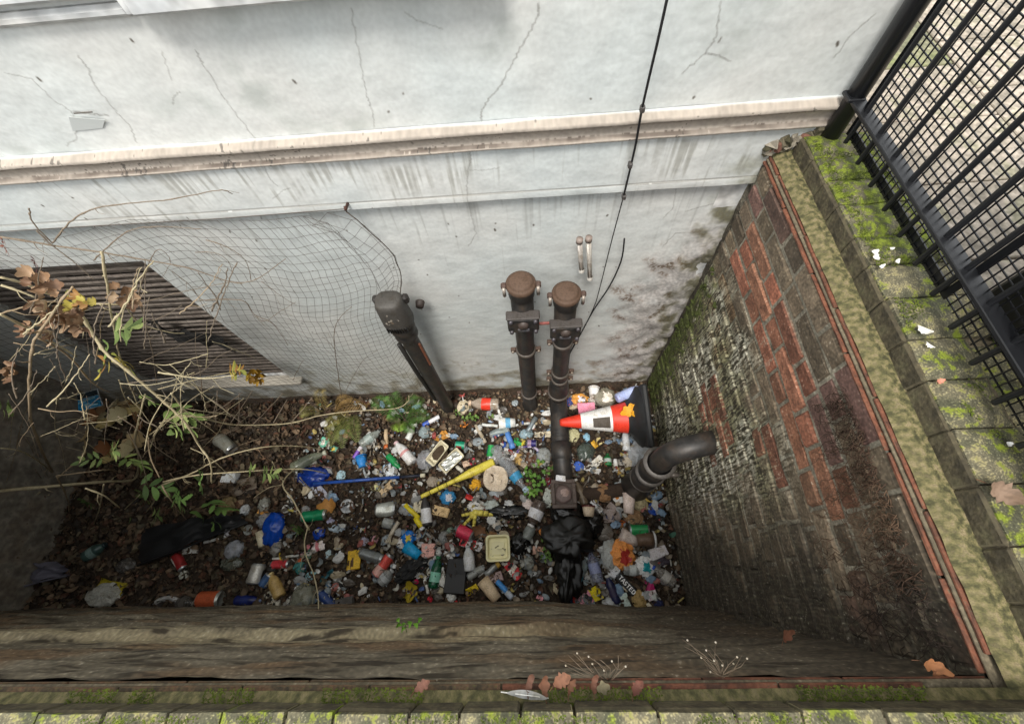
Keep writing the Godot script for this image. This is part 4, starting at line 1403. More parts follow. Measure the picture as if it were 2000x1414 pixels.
		part(cope, "face_brick", done(sf), facem)
		if wd < 0.15:
			var s2 := st_new(false)
			stone_block(s2, Vector3(0.069 + wd + 0.062, 0.07, z2 + l * 0.5 + rng.randf_range(-0.02, 0.02)), Vector3(0.112, 0.05, l - 0.012))
			part(cope, "coping_stone", with_uv(s2, side_uv), sidem)
		z2 += l
	var x2 := 0.06
	while x2 > -3.2:
		var l := rng.randf_range(0.085, 0.15)
		var st := st_new(false)
		stone_block(st, Vector3(x2 - l * 0.5, 0.075 + rng.randf_range(-0.004, 0.004), D + 0.03 + 0.105 + rng.randf_range(-0.002, 0.002)), Vector3(l - 0.006, 0.05, 0.21))
		part(cope, "coping_stone", with_uv(st, street_uv), streetm)
		var sf := st_new(false)
		add_box(sf, Transform3D(Basis.IDENTITY, Vector3(x2 - l * 0.5, 0.043, D + 0.044 + rng.randf_range(-0.0012, 0.0012))), Vector3(l - 0.004, 0.076, 0.034), 0.004, 0.0015)
		part(cope, "face_brick", done(sf), facem)
		x2 -= l
	part(cope, "joint_mortar", box_mesh(Vector3(0.25, 0.08, D + 0.5), 0.0, Vector3(0.198, 0.042, D * 0.5 + 0.2)), mort)
	part(cope, "joint_mortar", box_mesh(Vector3(3.9, 0.08, 0.3), 0.0, Vector3(-1.881, 0.0415, D + 0.19)), mort)
	# bright moss cushions growing on the coping
	var cush := st_new()
	cush.set_smooth_group(-1)
	rng.seed = 61
	for k in 12000:
		var z := rng.randf_range(0.06, 1.5)
		var x := rng.randf_range(0.08, 0.29)
		var y := 0.1
		if ns.get_noise_2d(x * 500 + 20, z * 430) < (-0.12 if z < 0.55 else 0.2): continue
		add_tuft(cush, Vector3(x, y - 0.001, z), 0.0028)
	for k in 12000:
		var x := rng.randf_range(-2.5, 0.05)
		var on := rng.randf() < 0.45
		var z := D + (rng.randf_range(0.004, 0.032) if on else rng.randf_range(0.032, 0.1))
		if ns.get_noise_2d(x * 420 - 50, (0.0 if on else 300.0)) < 0.08: continue
		add_tuft(cush, Vector3(x, 0.034 if on else 0.098, z), 0.0026)
	var cm := tri_mat(mottle(256, 111, 0.05, [Color(0.22, 0.25, 0.08), Color(0.32, 0.37, 0.10), Color(0.43, 0.49, 0.13)], Color(0.5, 0.48, 0.24), 0.86), 1.7, 0.95, null, 0.0)
	var cs := part(cope, "moss", done(cush), cm)
	cs.set_meta("kind", "stuff")
	# pavement beyond the coping
	var pave_t := mottle(512, 121, 0.012, [Color(0.52, 0.49, 0.44), Color(0.61, 0.57, 0.515), Color(0.66, 0.615, 0.565), Color(0.57, 0.55, 0.465)], Color(0.7, 0.68, 0.64), 0.84)
	var pm := tri_mat(pave_t, 1.1, 0.9, fine_nrm, 0.4)
	var green_t := mottle(512, 124, 0.010, [Color(0.42, 0.42, 0.33), Color(0.50, 0.49, 0.39), Color(0.45, 0.47, 0.31)], Color(0.7, 0.68, 0.58), 0.84)
	var gm := tri_mat(green_t, 1.1, 0.9, fine_nrm, 0.4)
	var street := structure("pavement", box_mesh(Vector3(40, 0.2, 40), 0.0, Vector3(20.29, 1.805, -5.0)), mort)
	street.set_meta("label", "pale stone pavement behind the railings")
	var street2 := structure("pavement", box_mesh(Vector3(24.3, 0.2, 18), 0.0, Vector3(-11.9, 1.8035, D + 0.34 + 9.0)), mort)
	street2.set_meta("label", "stone pavement at the near edge of the well")
	rng.seed = 71
	for i in 7:
		for j in 12:
			var st := st_new(false)
			var sx := 0.45
			var sz := 0.3
			add_box(st, Transform3D(Basis(Vector3.UP, rng.randf_range(-0.004, 0.004)), Vector3(0.32 + (i + 0.5) * sx, 1.915, -2.2 + (j + 0.5) * sz + (0.15 if i % 2 else 0.0))), Vector3(sx - 0.008, 0.03 + rng.randf_range(-0.002, 0.002), sz - 0.008), 0.003, 0.0015)
			part(street, "paving_slab", done(st), gm if (i + j * 2) % 5 == 0 or (i > 1 and j > 3) else pm)

func add_tuft(st: SurfaceTool, p: Vector3, s: float) -> void:
	for q in 5:
		var a := rng.randf() * TAU
		var d := Vector3(cos(a), rng.randf_range(0.5, 1.3), sin(a)) * s * rng.randf_range(0.6, 1.2)
		var e := Vector3(-sin(a), 0, cos(a)) * s * 0.45
		tri(st, p - e, p + d, p + e)

# ------------------------------------------------------------------ floor and leaf litter
func build_floor() -> void:
	var soil_t := mottle(512, 131, 0.03, [Color(0.12, 0.095, 0.07), Color(0.19, 0.15, 0.11), Color(0.25, 0.195, 0.145), Color(0.17, 0.14, 0.095)], Color(0.40, 0.34, 0.28), 0.82)
	var f := structure("ground", surf(steps(LEFT - 0.06, 0.04, 0.02), steps(-0.06, D + 0.05, 0.02), func(u: float, v: float) -> Vector3:
		return Vector3(u, fh(u, v) + 0.012 * ns.get_noise_2d(u * 600, v * 600) + 0.007 * ns.get_noise_2d(u * 2400, v * 2400), v), func(p: Vector3) -> Vector2: return Vector2(p.x, p.z)), tri_mat(soil_t, 2.2, 0.95, rough_nrm, 0.8))
	f.set_meta("label", "dark soil floor of the light well under leaf litter")
	# brown leaf litter: thousands of curled dead leaves
	rng.seed = 141
	var tones := [Color(0.16, 0.105, 0.06), Color(0.11, 0.075, 0.045), Color(0.22, 0.145, 0.085), Color(0.07, 0.05, 0.035), Color(0.28, 0.19, 0.115), Color(0.17, 0.08, 0.045), Color(0.20, 0.16, 0.095)]
	var vm := StandardMaterial3D.new()
	vm.vertex_color_use_as_albedo = true
	vm.roughness = 0.75
	vm.cull_mode = BaseMaterial3D.CULL_DISABLED
	for v in 3:
		var mm := MultiMesh.new()
		mm.transform_format = MultiMesh.TRANSFORM_3D
		mm.use_colors = true
		mm.mesh = leaf_mesh(1.0, [0.62, 0.8, 0.5][v], [0.9, 1.4, 0.6][v], [0, 2, 1][v])
		var count := 5200
		mm.instance_count = count
		for k in count:
			var x := rng.randf_range(LEFT, 0.0)
			var z := rng.randf_range(0.0, D)
			var s := (0.010 + 0.05 * pow(rng.randf(), 2.6)) * (1.2 if x < -2.3 else 1.0)
			var b := Basis(Vector3.UP, rng.randf() * TAU) * Basis(Vector3(1, 0, 0), rng.randf_range(-1.1, 1.1)) * Basis(Vector3(0, 0, 1), rng.randf_range(-0.9, 0.9))
			if rng.randf() < 0.3: b = b * Basis(Vector3(1, 0, 0), PI)
			mm.set_instance_transform(k, Transform3D(b.scaled(Vector3(s, s, s)), Vector3(x, fh(x, z) + rng.randf_range(0.004, 0.028), z)))
			var c: Color = tones[rng.randi() % tones.size()]
			mm.set_instance_color(k, c * rng.randf_range(0.28, 0.85))
		var o := MultiMeshInstance3D.new()
		o.name = numbered("leaf_litter")
		o.multimesh = mm
		o.material_override = vm
		add_child(o)
		tag(o, ["dead brown leaves covering the floor of the well", "lobed dead leaves covering the floor of the well", "narrow dead leaves covering the floor of the well"][v], "leaf litter", "leaf litter")
		o.set_meta("kind", "stuff")
	# countless crumbs of litter: butts, shreds, flecks
	var crumb := [Color(0.62, 0.62, 0.59), Color(0.42, 0.4, 0.36), Color(0.05, 0.048, 0.045), Color(0.33, 0.27, 0.2), Color(0.3, 0.33, 0.34), Color(0.5, 0.48, 0.42), Color(0.16, 0.13, 0.1), Color(0.45, 0.36, 0.12), Color(0.3, 0.36, 0.37), Color(0.36, 0.08, 0.07), Color(0.1, 0.16, 0.36), Color(0.1, 0.26, 0.17)]
	for v in 3:
		var mm := MultiMesh.new()
		mm.transform_format = MultiMesh.TRANSFORM_3D
		mm.use_colors = true
		if v == 0: mm.mesh = tube([Vector3(-0.5, 0, 0), Vector3(0, 0.04, 0), Vector3(0.5, 0, 0.03)], 0.12, 6)
		elif v == 1: mm.mesh = leaf_mesh(1.0, 0.7, 1.6, 1)
		else:
			var st := st_new(false)
			add_box(st, Transform3D.IDENTITY, Vector3(1, 0.35, 0.7), 0.12, 0.12)
			mm.mesh = done(st)
		var count: int = [500, 1050, 380][v]
		mm.instance_count = count
		for k in count:
			var x := -pow(rng.randf(), 1.1) * 2.6
			var z := rng.randf_range(0.03, D - 0.02)
			var tries := 0
			while ns.get_noise_2d(x * 260, z * 260) < 0.02 and tries < 6:
				x = -pow(rng.randf(), 1.1) * 2.6
				z = rng.randf_range(0.03, D - 0.02)
				tries += 1
			var s: float = (0.007 + 0.034 * pow(rng.randf(), 2.0)) * [1.3, 1.3, 0.8][v]
			var b := Basis(Vector3.UP, rng.randf() * TAU) * Basis(Vector3(0, 0, 1), rng.randf_range(-0.4, 0.4)) * Basis(Vector3(1, 0, 0), rng.randf_range(-0.5, 0.5))
			mm.set_instance_transform(k, Transform3D(b.scaled(Vector3(s, s, s)), Vector3(x, fh(x, z) + rng.randf_range(0.018, 0.04), z)))
			mm.set_instance_color(k, crumb[mini(rng.randi() % 12, rng.randi() % 12)] * rng.randf_range(0.6, 1.0))
		var o := MultiMeshInstance3D.new()
		o.name = numbered("litter_crumbs")
		o.multimesh = mm
		o.material_override = vm
		add_child(o)
		tag(o, ["cigarette butts and tiny rolled bits strewn over the litter", "tiny shreds of paper and foil strewn over the litter", "tiny broken bits of plastic strewn over the litter"][v], "litter crumbs", "tiny litter crumbs")
		o.set_meta("kind", "stuff")

func crumpled_scrap(seed_: int) -> ArrayMesh:
	var st := st_new(false)
	var rows := []
	for j in 7:
		var th := PI * j / 6
		var row := PackedVector3Array()
		for i in 11:
			var ph := TAU * (i % 10) / 10
			var d := Vector3(sin(th) * cos(ph), cos(th), sin(th) * sin(ph))
			row.append(Vector3(d.x, d.y * 0.45, d.z * 0.75) * 0.5 * crumple_point(d, seed_ * 91.0, 1.6))
		rows.append(row)
	for j in 6:
		for i in 10: quad(st, rows[j][i], rows[j][i + 1], rows[j + 1][i + 1], rows[j + 1][i])
	return done(st)

func build_scraps() -> void:
	var vm := StandardMaterial3D.new()
	vm.vertex_color_use_as_albedo = true
	vm.roughness = 0.4
	vm.cull_mode = BaseMaterial3D.CULL_DISABLED
	var tone := [Color(0.6, 0.61, 0.6), Color(0.34, 0.34, 0.33), Color(0.7, 0.69, 0.66), Color(0.26, 0.3, 0.32), Color(0.42, 0.34, 0.24), Color(0.12, 0.11, 0.1), Color(0.2, 0.3, 0.42), Color(0.12, 0.1, 0.08), Color(0.5, 0.42, 0.28), Color(0.35, 0.12, 0.1)]
	rng.seed = 150
	for v in 3:
		var mm := MultiMesh.new()
		mm.transform_format = MultiMesh.TRANSFORM_3D
		mm.use_colors = true
		mm.mesh = crumpled_scrap(v + 1)
		mm.instance_count = 175
		for k in 175:
			var x := 0.0
			var z := 0.0
			for tries in 8:
				x = -pow(rng.randf(), 1.1) * 2.45 - 0.04
				z = rng.randf_range(0.05, D - 0.05)
				if ns.get_noise_2d(x * 240 + 90, z * 240) > 0.0: break
			var s := 0.018 + 0.05 * pow(rng.randf(), 1.8)
			var b := Basis(Vector3.UP, rng.randf() * TAU) * Basis(Vector3(1, 0, 0), rng.randf_range(-0.5, 0.5))
			mm.set_instance_transform(k, Transform3D(b.scaled(Vector3(s * rng.randf_range(0.8, 1.5), s, s)), Vector3(x, fh(x, z) + 0.012 + s * 0.2, z)))
			mm.set_instance_color(k, tone[rng.randi() % tone.size()] * rng.randf_range(0.7, 1.05))
		var o := MultiMeshInstance3D.new()
		o.name = numbered("litter_scraps")
		o.multimesh = mm
		o.material_override = vm
		add_child(o)
		tag(o, ["small crumpled bits of film filling the gaps in the rubbish", "small crumpled bits of paper filling the gaps in the rubbish", "small crumpled bits of foil filling the gaps in the rubbish"][v], "litter scraps", "tiny litter scraps")
		o.set_meta("kind", "stuff")

# ------------------------------------------------------------------ pipes
func build_pipes() -> void:
	var iron := pipe_mat()
	soil_pipe("black soil pipe with rusty round cap, left of the capped pair", -0.872, 0.115, 1.44, 0.049, [0.83, 0.2])
	var p3 := soil_pipe("black soil pipe with rusty round cap, right of the capped pair, above the floor pipe", -0.668, 0.115, 1.35, 0.049, [0.9, 0.52, 0.42])
	var b := -(fh(-0.668, 0.115) - 0.02)
	part(p3, "hub", lathe([[0.05, 0.12 + b], [0.062, 0.13 + b], [0.068, 0.2 + b], [0.066, 0.3 + b], [0.058, 0.36 + b], [0.05, 0.38 + b]], 24), iron)
	collar(p3, 0.2 + b, 0.066)
	var link := part(p3, "link_bracket", box_mesh(Vector3(0.09, 0.014, 0.012), 0.002, Vector3(-0.1, 1.16 + b, 0.04)), mt("#9a5a54", 0.6))
	link.name = "link_bracket"
	# horizontal run along the floor
	var run := thing("floor_pipe", "thick black pipe running across the floor from wall to drain frame", "pipe", Vector3(-0.668, 0.05, 0.2))
	part(run, "pipe", tube([Vector3(0, 0.02, -0.08), Vector3(0.0, 0.01, 0.1), Vector3(-0.004, 0.0, 0.3), Vector3(0.0, -0.005, 0.52)], 0.062, 20), iron)
	part(run, "socket", tube([Vector3(-0.002, 0.0, 0.24), Vector3(-0.003, 0.0, 0.36)], 0.07, 20), iron)
	for k in 5: part(run, "rib", tube([Vector3(-0.002, 0.004, 0.12 + k * 0.022), Vector3(-0.002, 0.004, 0.127 + k * 0.022)], 0.0645, 20), iron)
	# square frame with a round plug
	var fr := thing("drain_frame", "square rusty drain frame with a scaly round plug", "drain", Vector3(-0.677, 0.03, 0.79))
	part(fr, "box", box_mesh(Vector3(0.15, 0.16, 0.17), 0.012, Vector3(0, 0.0, 0)), mt("#4d423c", 0.7))
	for s in [[0, -1], [0, 1], [1, 0], [-1, 0]]:
		part(fr, "frame_bar", box_mesh(Vector3(0.155 if s[0] == 0 else 0.026, 0.022, 0.026 if s[0] == 0 else 0.13), 0.005, Vector3(s[0] * 0.0675, 0.086 + absf(s[0]) * 0.002, s[1] * 0.077)), mt("#5c504a", 0.7))
	part(fr, "plug", lathe([[0.056, 0.07], [0.056, 0.084], [0.04, 0.096], [0.02, 0.09], [0.0001, 0.1]], 22, Transform3D.IDENTITY, 0.25, 3), mt("#6a5a56", 0.6))
	var fl := part(fr, "scale_flakes", lathe([[0.0001, 0.104], [0.016, 0.1], [0.03, 0.092]], 9, Transform3D(Basis.IDENTITY, Vector3(0.01, 0, -0.012)), 0.6, 8), mt("#a58f88", 0.6))
	fl.name = "scale_flakes"
	# bent pipe leaving the brick wall
	var bend := thing("bent_pipe", "bent black pipe coming out of the brick wall down to the floor", "pipe", Vector3(-0.2, 0.0, 0.742))
	var pth := bent_path(Vector3(0.205, 0.90, -0.04), Vector3(0.0, 0.9, 0.0), Vector3(0, -0.05, 0), 0.14)
	part(bend, "elbow", tube(pth, 0.056, 20), iron)
	part(bend, "socket", lathe([[0.058, 0.66], [0.072, 0.655], [0.074, 0.5], [0.062, 0.46], [0.06, 0.4]], 22), iron)
	part(bend, "lower_socket", lathe([[0.06, 0.42], [0.078, 0.41], [0.082, 0.26], [0.09, 0.1], [0.1, -0.03]], 22), iron)
	for y in [0.68, 0.47, 0.3]:
		part(bend, "clamp", lathe([[0.066, y - 0.01], [0.084, y - 0.008], [0.086, y], [0.084, y + 0.008], [0.066, y + 0.01]], 22), mt("#5c5854", 0.5, 0.2))
	var bb := part(bend, "bolt", lathe([[0.0001, 0.03], [0.012, 0.03], [0.012, -0.02], [0.0001, -0.02]], 8, Transform3D(Basis(Vector3(0, 0, 1), PI / 2), Vector3(0.07, 0.66, 0.06))), mt("#6a645e", 0.5, 0.3))
	bb.name = "bolt"
	part(bend, "floor_branch", tube([Vector3(-0.02, 0.03, 0.01), Vector3(-0.18, 0.0, 0.03), Vector3(-0.42, -0.015, 0.04)], 0.046, 16), mt("#3f3228", 0.95))
	# left waste pipe with a hooded terminal
	var x := -1.492
	var z := 0.11
	var wp := thing("waste_pipe", "leaning black waste pipe with hooded grille terminal beside the net", "pipe", Vector3(x, fh(x, z) - 0.02, z), 0.0, "black cast iron soil pipes on the white wall")
	var bo := -(fh(x, z) - 0.02)
	part(wp, "shaft", lathe([[0.046, 0.0], [0.046, 1.0 + bo], [0.05, 1.02 + bo], [0.062, 1.05 + bo], [0.062, 1.07 + bo], [0.055, 1.09 + bo], [0.064, 1.11 + bo], [0.066, 1.15 + bo], [0.06, 1.17 + bo]], 24), iron)
	var hs := st_new()
	loft(hs, [rounded_ring(0.06, 0.05, 0.044, 1.165 + bo), rounded_ring(0.072, 0.062, 0.05, 1.17 + bo), rounded_ring(0.074, 0.064, 0.05, 1.2 + bo), rounded_ring(0.066, 0.058, 0.045, 1.34 + bo), rounded_ring(0.06, 0.052, 0.04, 1.358 + bo), rounded_ring(0.05, 0.043, 0.034, 1.366 + bo)])
	var hood := part(wp, "hood", done(hs), mt("#474440", 0.62))
	for s in [-1, 1]:
		part(hood, "lug", box_mesh(Vector3(0.03, 0.05, 0.035), 0.008, Vector3(s * 0.07, 1.32 + bo, -0.03)), mt("#2e2b29", 0.6))
	for k in 9:
		part(hood, "grille_bar", box_mesh(Vector3(0.005, 0.04, 0.01), 0.001, Vector3(-0.048 + k * 0.012, 1.185 + bo, 0.066 - absf(k - 4) * 0.0016)), mt("#1c1b1a", 0.5))
	rng.seed = 93
	for k in 9:
		var sc := st_new(false)
		add_box(sc, Transform3D(Basis(Vector3(0, 0, 1), rng.randf() * 3.0), Vector3(rng.randf_range(-0.045, 0.03), rng.randf_range(1.2, 1.33) + bo, 0.0595)), Vector3(rng.randf_range(0.008, 0.026), rng.randf_range(0.006, 0.02), 0.004), 0.001, 0.003)
		part(hood, "paint_chip", done(sc), mt(["#8f887c", "#a09a90", "#6a5a4a"][k % 3], 0.8))
	part(wp, "fixing_boss", lathe([[0.0001, 0.03], [0.02, 0.03], [0.024, 0.0]], 12, Transform3D(Basis(Vector3(1, 0, 0), PI / 2), Vector3(0.1, 1.19 + bo, -0.1))), mt("#3a322e", 0.6))
	part(wp, "rust_scab", box_mesh(Vector3(0.02, 0.26, 0.012), 0.004, Vector3(0.043, 0.84 + bo, 0.014)), mt("#7a4a34", 0.8))
	part(wp, "spare_tube", tube([Vector3(-0.06, 0.98 + bo, 0.02), Vector3(-0.052, 0.6 + bo, 0.03), Vector3(-0.04, 0.2 + bo, 0.03)], 0.013, 8), mt("#23211f", 0.6))

# ------------------------------------------------------------------ railing
func build_railing() -> void:
	var blk := mt("#1c1d20", 0.38, 0.0, 1.0, true)
	var r := thing("railing", "black iron railing with wire mesh above the mossy coping", "railing", Vector3(0.148, 1.988, 0.018))
	part(r, "post", tube([Vector3(0, -0.02, 0), Vector3(0, 0.6, 0), Vector3(0, 1.3, 0)], 0.027, 18), blk)
	part(r, "post_collar", box_mesh(Vector3(0.05, 0.012, 0.05), 0.003, Vector3(-0.008, 0.122, 0.004)), blk)
	part(r, "bottom_rail", box_mesh(Vector3(0.042, 0.011, 1.9), 0.002, Vector3(0.0, 0.117, 0.97)), blk)
	part(r, "top_rail", box_mesh(Vector3(0.045, 0.012, 1.9), 0.002, Vector3(0.0, 1.2, 0.97)), blk)
	for k in 18:
		var z := 0.078 + k * 0.0942
		part(r, "baluster", tube([Vector3(0, 0.026, z), Vector3(0, 0.03, z), Vector3(0, 0.6, z), Vector3(0, 1.25, z)], 0.0068, 8), blk)
	# welded mesh panels tied behind the balusters
	for pn in [[0.045, 0.64, 0.012], [0.66, 1.8, 0.016]]:
		var st := st_new(false)
		var z: float = pn[0]
		var px: float = pn[2]
		while z < pn[1]:
			add_box(st, Transform3D(Basis.IDENTITY, Vector3(px, 0.66, z)), Vector3(0.0027, 1.26, 0.0027))
			z += 0.0212
		var y := 0.035
		while y < 1.29:
			add_box(st, Transform3D(Basis.IDENTITY, Vector3(px + 0.0028, y, (pn[0] + pn[1]) * 0.5)), Vector3(0.0027, 0.0027, pn[1] - pn[0]))
			y += 0.0212
		part(r, "mesh_panel", done(st), mt("#141417", 0.45, 0.0, 1.0, true))
	part(r, "mesh_frame", box_mesh(Vector3(0.004, 1.27, 0.026), 0.001, Vector3(0.019, 0.66, 0.052)), blk)
	part(r, "mesh_frame", box_mesh(Vector3(0.004, 0.03, 0.58), 0.001, Vector3(0.0195, 0.04, 0.35)), blk)
	part(r, "mesh_frame", box_mesh(Vector3(0.004, 1.27, 0.02), 0.001, Vector3(0.021, 0.66, 0.65)), blk)
	# black cabinet standing on the pavement behind the second panel
	var cab := thing("black_cabinet", "black box standing behind the mesh of the railing", "cabinet", Vector3(0.52, 1.93, 1.15))
	part(cab, "body", box_mesh(Vector3(0.5, 1.0, 0.98), 0.012, Vector3(0, 0.5, 0)), mt("#101012", 0.5))
	part(cab, "lid", box_mesh(Vector3(0.53, 0.04, 1.01), 0.01, Vector3(0, 1.02, 0)), mt("#141416", 0.45))
	for k in 5: part(cab, "panel_rib", box_mesh(Vector3(0.01, 0.9, 0.02), 0.002, Vector3(-0.255, 0.5, -0.38 + k * 0.19)), mt("#17171a", 0.5))

# ------------------------------------------------------------------ traffic cone
func build_cone() -> void:
	var tip := Vector3(-0.672, 0.155, 0.328)
	var basec := Vector3(-0.125, 0.185, 0.316)
	var n := thing("traffic_cone", "orange and white traffic cone lying on its side with black base", "cone", basec)
	var d := (tip - basec).normalized()
	var zx := d.cross(Vector3.UP).normalized()
	var L := tip.distance_to(basec)
	n.basis = Basis(zx.cross(d).normalized() * 1.0, d, zx).orthonormalized()
	var r := func(u: float) -> float: return lerpf(0.122, 0.024, u)
	var red := mt("#e8402a", 0.5)
	var seg := 26
	part(n, "skirt", lathe([[0.205, 0.02], [0.19, 0.035], [0.155, 0.06], [r.call(0.12) + 0.012, L * 0.14], [r.call(0.16), L * 0.19]], seg), mt("#26282a", 0.6))
	part(n, "lower_orange_band", lathe([[r.call(0.16), L * 0.185], [r.call(0.37), L * 0.37]], seg), red)
	part(n, "white_sleeve", lathe([[r.call(0.37) + 0.002, L * 0.37], [r.call(0.74) + 0.003, L * 0.74]], seg), mt("#efefed", 0.45))
	part(n, "orange_tip", lathe([[r.call(0.74), L * 0.74], [r.call(0.97), L * 0.97], [0.02, L], [0.012, L * 0.995], [0.01, L * 0.9]], seg), red)
	part(n, "base", box_mesh(Vector3(0.40, 0.04, 0.40), 0.012, Vector3(0, 0.0, 0), Basis(Vector3.UP, 0.3)), mt("#222426", 0.65))
	# mud scab on the sleeve and scuffs
	var st := st_new()
	for i in 8:
		for j in 8:
			var q := []
			for e in [[0, 0], [1, 0], [1, 1], [0, 1]]:
				var u: float = 0.4 + 0.2 * (i + e[0]) / 8.0
				var a: float = -0.15 - 0.95 * (j + e[1]) / 8.0
				var edge := maxf(absf((i + e[0]) / 4.0 - 1.0), absf((j + e[1]) / 4.0 - 1.0))
				var rr: float = r.call(u) + 0.004 + 0.006 * (1.0 - edge) + 0.003 * ns.get_noise_2d(u * 3000, a * 300)
				q.append(Vector3(cos(a) * rr, L * u, sin(a) * rr))
			quad(st, q[0], q[1], q[2], q[3])
	part(n, "mud_patch", done(st), mt("#5c554e", 0.9))
	var lf := thing("yellow_leaf", "torn yellow leaf stuck to the traffic cone base", "leaf", Vector3(-0.222, 0.3, 0.31))
	lf.rotation = Vector3(0.1, 0.4, 0.35)
	part(lf, "blade", leaf_mesh(0.13, 0.07, 0.5, 3), leaf_mat("#e2a420"))
	part(lf, "blade_lobe", leaf_mesh(0.07, 0.05, 0.7, 1), leaf_mat("#e2a420")).position = Vector3(0.03, 0.005, 0.035)

# ------------------------------------------------------------------ litter
func build_litter() -> void:
	bottle(["drink_bottle", "clear drink bottle with a red label lying at the foot of the white wall", "bottle", -1.217, 0.101, 3.039, 0.229, 0.091], {"col": "#d9c9b8", "label": "#e8402c", "cap": "#e9d0b8", "alpha": 0.5})
	stick(["plastic_stick", "white plastic stick touching the red labelled bottle", "stick", -1.102, 0.169, -1.348, 0.140, 0.022], {"col": "#e6e6e2"})
	cup(["plastic_tub", "white tub with a pale blue band between the two black pipes", "tub", -1.045, 0.258, -3.107, 0.120, 0.090], {"col": "#eef0ee", "band": "#6fb4dc"})
	stick(["foil_tube", "silver grey foil tube lying left of the floor pipe", "tube", -0.867, 0.273, 0.961, 0.126, 0.037], {"col": "#8f9aa0", "metal": 0.5})
	stick(["drinking_straw", "short white straw left of the white and blue tub", "straw", -1.172, 0.265, -0.172, 0.117, 0.023], {"col": "#dfe3e0"})
	stick(["drinking_straw", "thin white straw right of the white and blue tub", "straw", -0.939, 0.265, 0.075, 0.122, 0.020], {"col": "#e9ebe8"})
	pen(["marker_pen", "white marker with blue end under the fern leaves", "pen", -1.616, 0.212, -2.650, 0.139, 0.037], {"col": "#e8e8ee", "cap": "#3f62c4"})
	poly(["cardboard_flap", "orange brown cardboard flap behind the open food box", "cardboard", -1.527, 0.335], [Vector2(-0.057, 0.023), Vector2(0.012, -0.061), Vector2(0.063, 0.001), Vector2(-0.017, 0.037)], {"col": "#cf9238"})
	clam(["food_box", "open cream takeaway food box lined with silver film", "food box", -1.441, 0.522, 0.747, 0.180, 0.090], {"col": "#e6dec0"})
	can(["drink_can", "small teal green can end beside the open food box", "can", -1.386, 0.405, -0.170, 0.078, 0.053], {"col": "#1f9a78"})
	sheet(["snack_wrapper", "pink and cream wrapper near the thick end of the yellow pole", "wrapper", -1.324, 0.532, 0.346, 0.091, 0.045], {"col": "#e9c9b0", "col2": "#e0405c"})
	bat(["yellow_pole", "yellow tapered plastic pole with dark joint lines", "pole", -1.390, 0.649, -2.721, 0.550, 0.061], {"col": "#f2e25a"})
	claw(["yellow_claw", "yellow plastic claw with three jointed toes", "toy", -1.202, 0.880, -0.091, 0.117, 0.039], {"col": "#f0e068"})
	bottle(["water_bottle", "large clear water bottle with sky blue label beside the green seedlings", "bottle", -1.027, 0.589, -0.950, 0.393, 0.088], {"col": "#b9bec4", "label": "#4aa8dc", "cap": "#bcd3e6", "alpha": 0.45, "lab0": 0.62, "lab1": 0.76})
	crumple(["plastic_bag", "crumpled clear bag at the thick end of the yellow pole", "bag", -1.139, 0.496, -0.036, 0.101, 0.112], {"col": "#d5d3d8", "alpha": 0.6})
	bowl(["foam_bowl", "broken cream foam bowl beside the large water bottle", "bowl", -1.128, 0.649, -0.037, 0.178, 0.179], {"col": "#e6d6c0"})
	crumple(["paper_scrap", "orange yellow paper scrap below the yellow pole", "scrap", -1.272, 0.686, 0.026, 0.084, 0.090], {"col": "#f0b428"})
	can(["plastic_tube", "bright green ribbed tube above the large water bottle", "tube", -1.164, 0.458, -1.669, 0.096, 0.054], {"col": "#2fae5a", "dent": 0.2})
	sheet(["sachet", "white sachet with a gold mark right of the large water bottle", "sachet", -1.001, 0.501, -0.523, 0.176, 0.070], {"col": "#ecebea", "col2": "#c7a45c"})
	stick(["plastic_tube", "sky blue plastic tube above the white sachet", "tube", -1.025, 0.388, -1.283, 0.122, 0.044], {"col": "#5b8fd8"})
	crumple(["screw_top", "small royal blue cap left of the sky blue tube", "cap", -1.071, 0.410, -0.086, 0.037, 0.042], {"col": "#2c58b8"})
	sheet(["snack_wrapper", "green and yellow wrapper left of the floor pipe", "wrapper", -0.950, 0.402, -0.307, 0.105, 0.052], {"col": "#28a052", "col2": "#e8d83c"})
	can(["drink_can", "navy and mauve can touching the floor pipe", "can", -0.872, 0.413, -0.105, 0.073, 0.057], {"col": "#2b2470", "band": "#a58aa0"})
	arc(["plastic_ring", "broken white and purple plastic ring", "ring", -0.900, 0.482, 0.043, 0.154, 0.022], {"col": "#d8cfee"})
	disc(["lid_disc", "flat brown lid inside the broken white and purple ring", "lid", -0.889, 0.523, -0.049, 0.103, 0.106], {"col": "#6b4a36"})
	crumple(["plastic_bag", "clear crumpled bag beside the floor pipe above the seedlings", "bag", -0.793, 0.515, -0.141, 0.103, 0.139], {"col": "#c3c8c6", "alpha": 0.55})
	bottle(["white_bottle", "white plastic bottle with small red print", "bottle", -1.793, 0.446, 2.318, 0.215, 0.076], {"col": "#e9e9ea", "label": "#d9a0a0", "cap": "#e9c9d2", "lab0": 0.4, "lab1": 0.5})
	crumple(["plastic_bag", "crumpled grey cling film left of the open food box", "bag", -1.631, 0.504, -0.029, 0.129, 0.143], {"col": "#aeb0b6", "alpha": 0.6})
	bottle(["glass_vial", "small green vial with a white end", "vial", -1.859, 0.514, -0.780, 0.151, 0.050], {"col": "#1d8f4c", "label": "#1d8f4c", "cap": "#dfe8e0"})
	disc(["tub_lid", "dented round tub lid with pale blue edge above the blue pole", "lid", -1.895, 0.578, -0.037, 0.121, 0.123], {"col": "#dfe6ea", "col2": "#a9c8e2"})
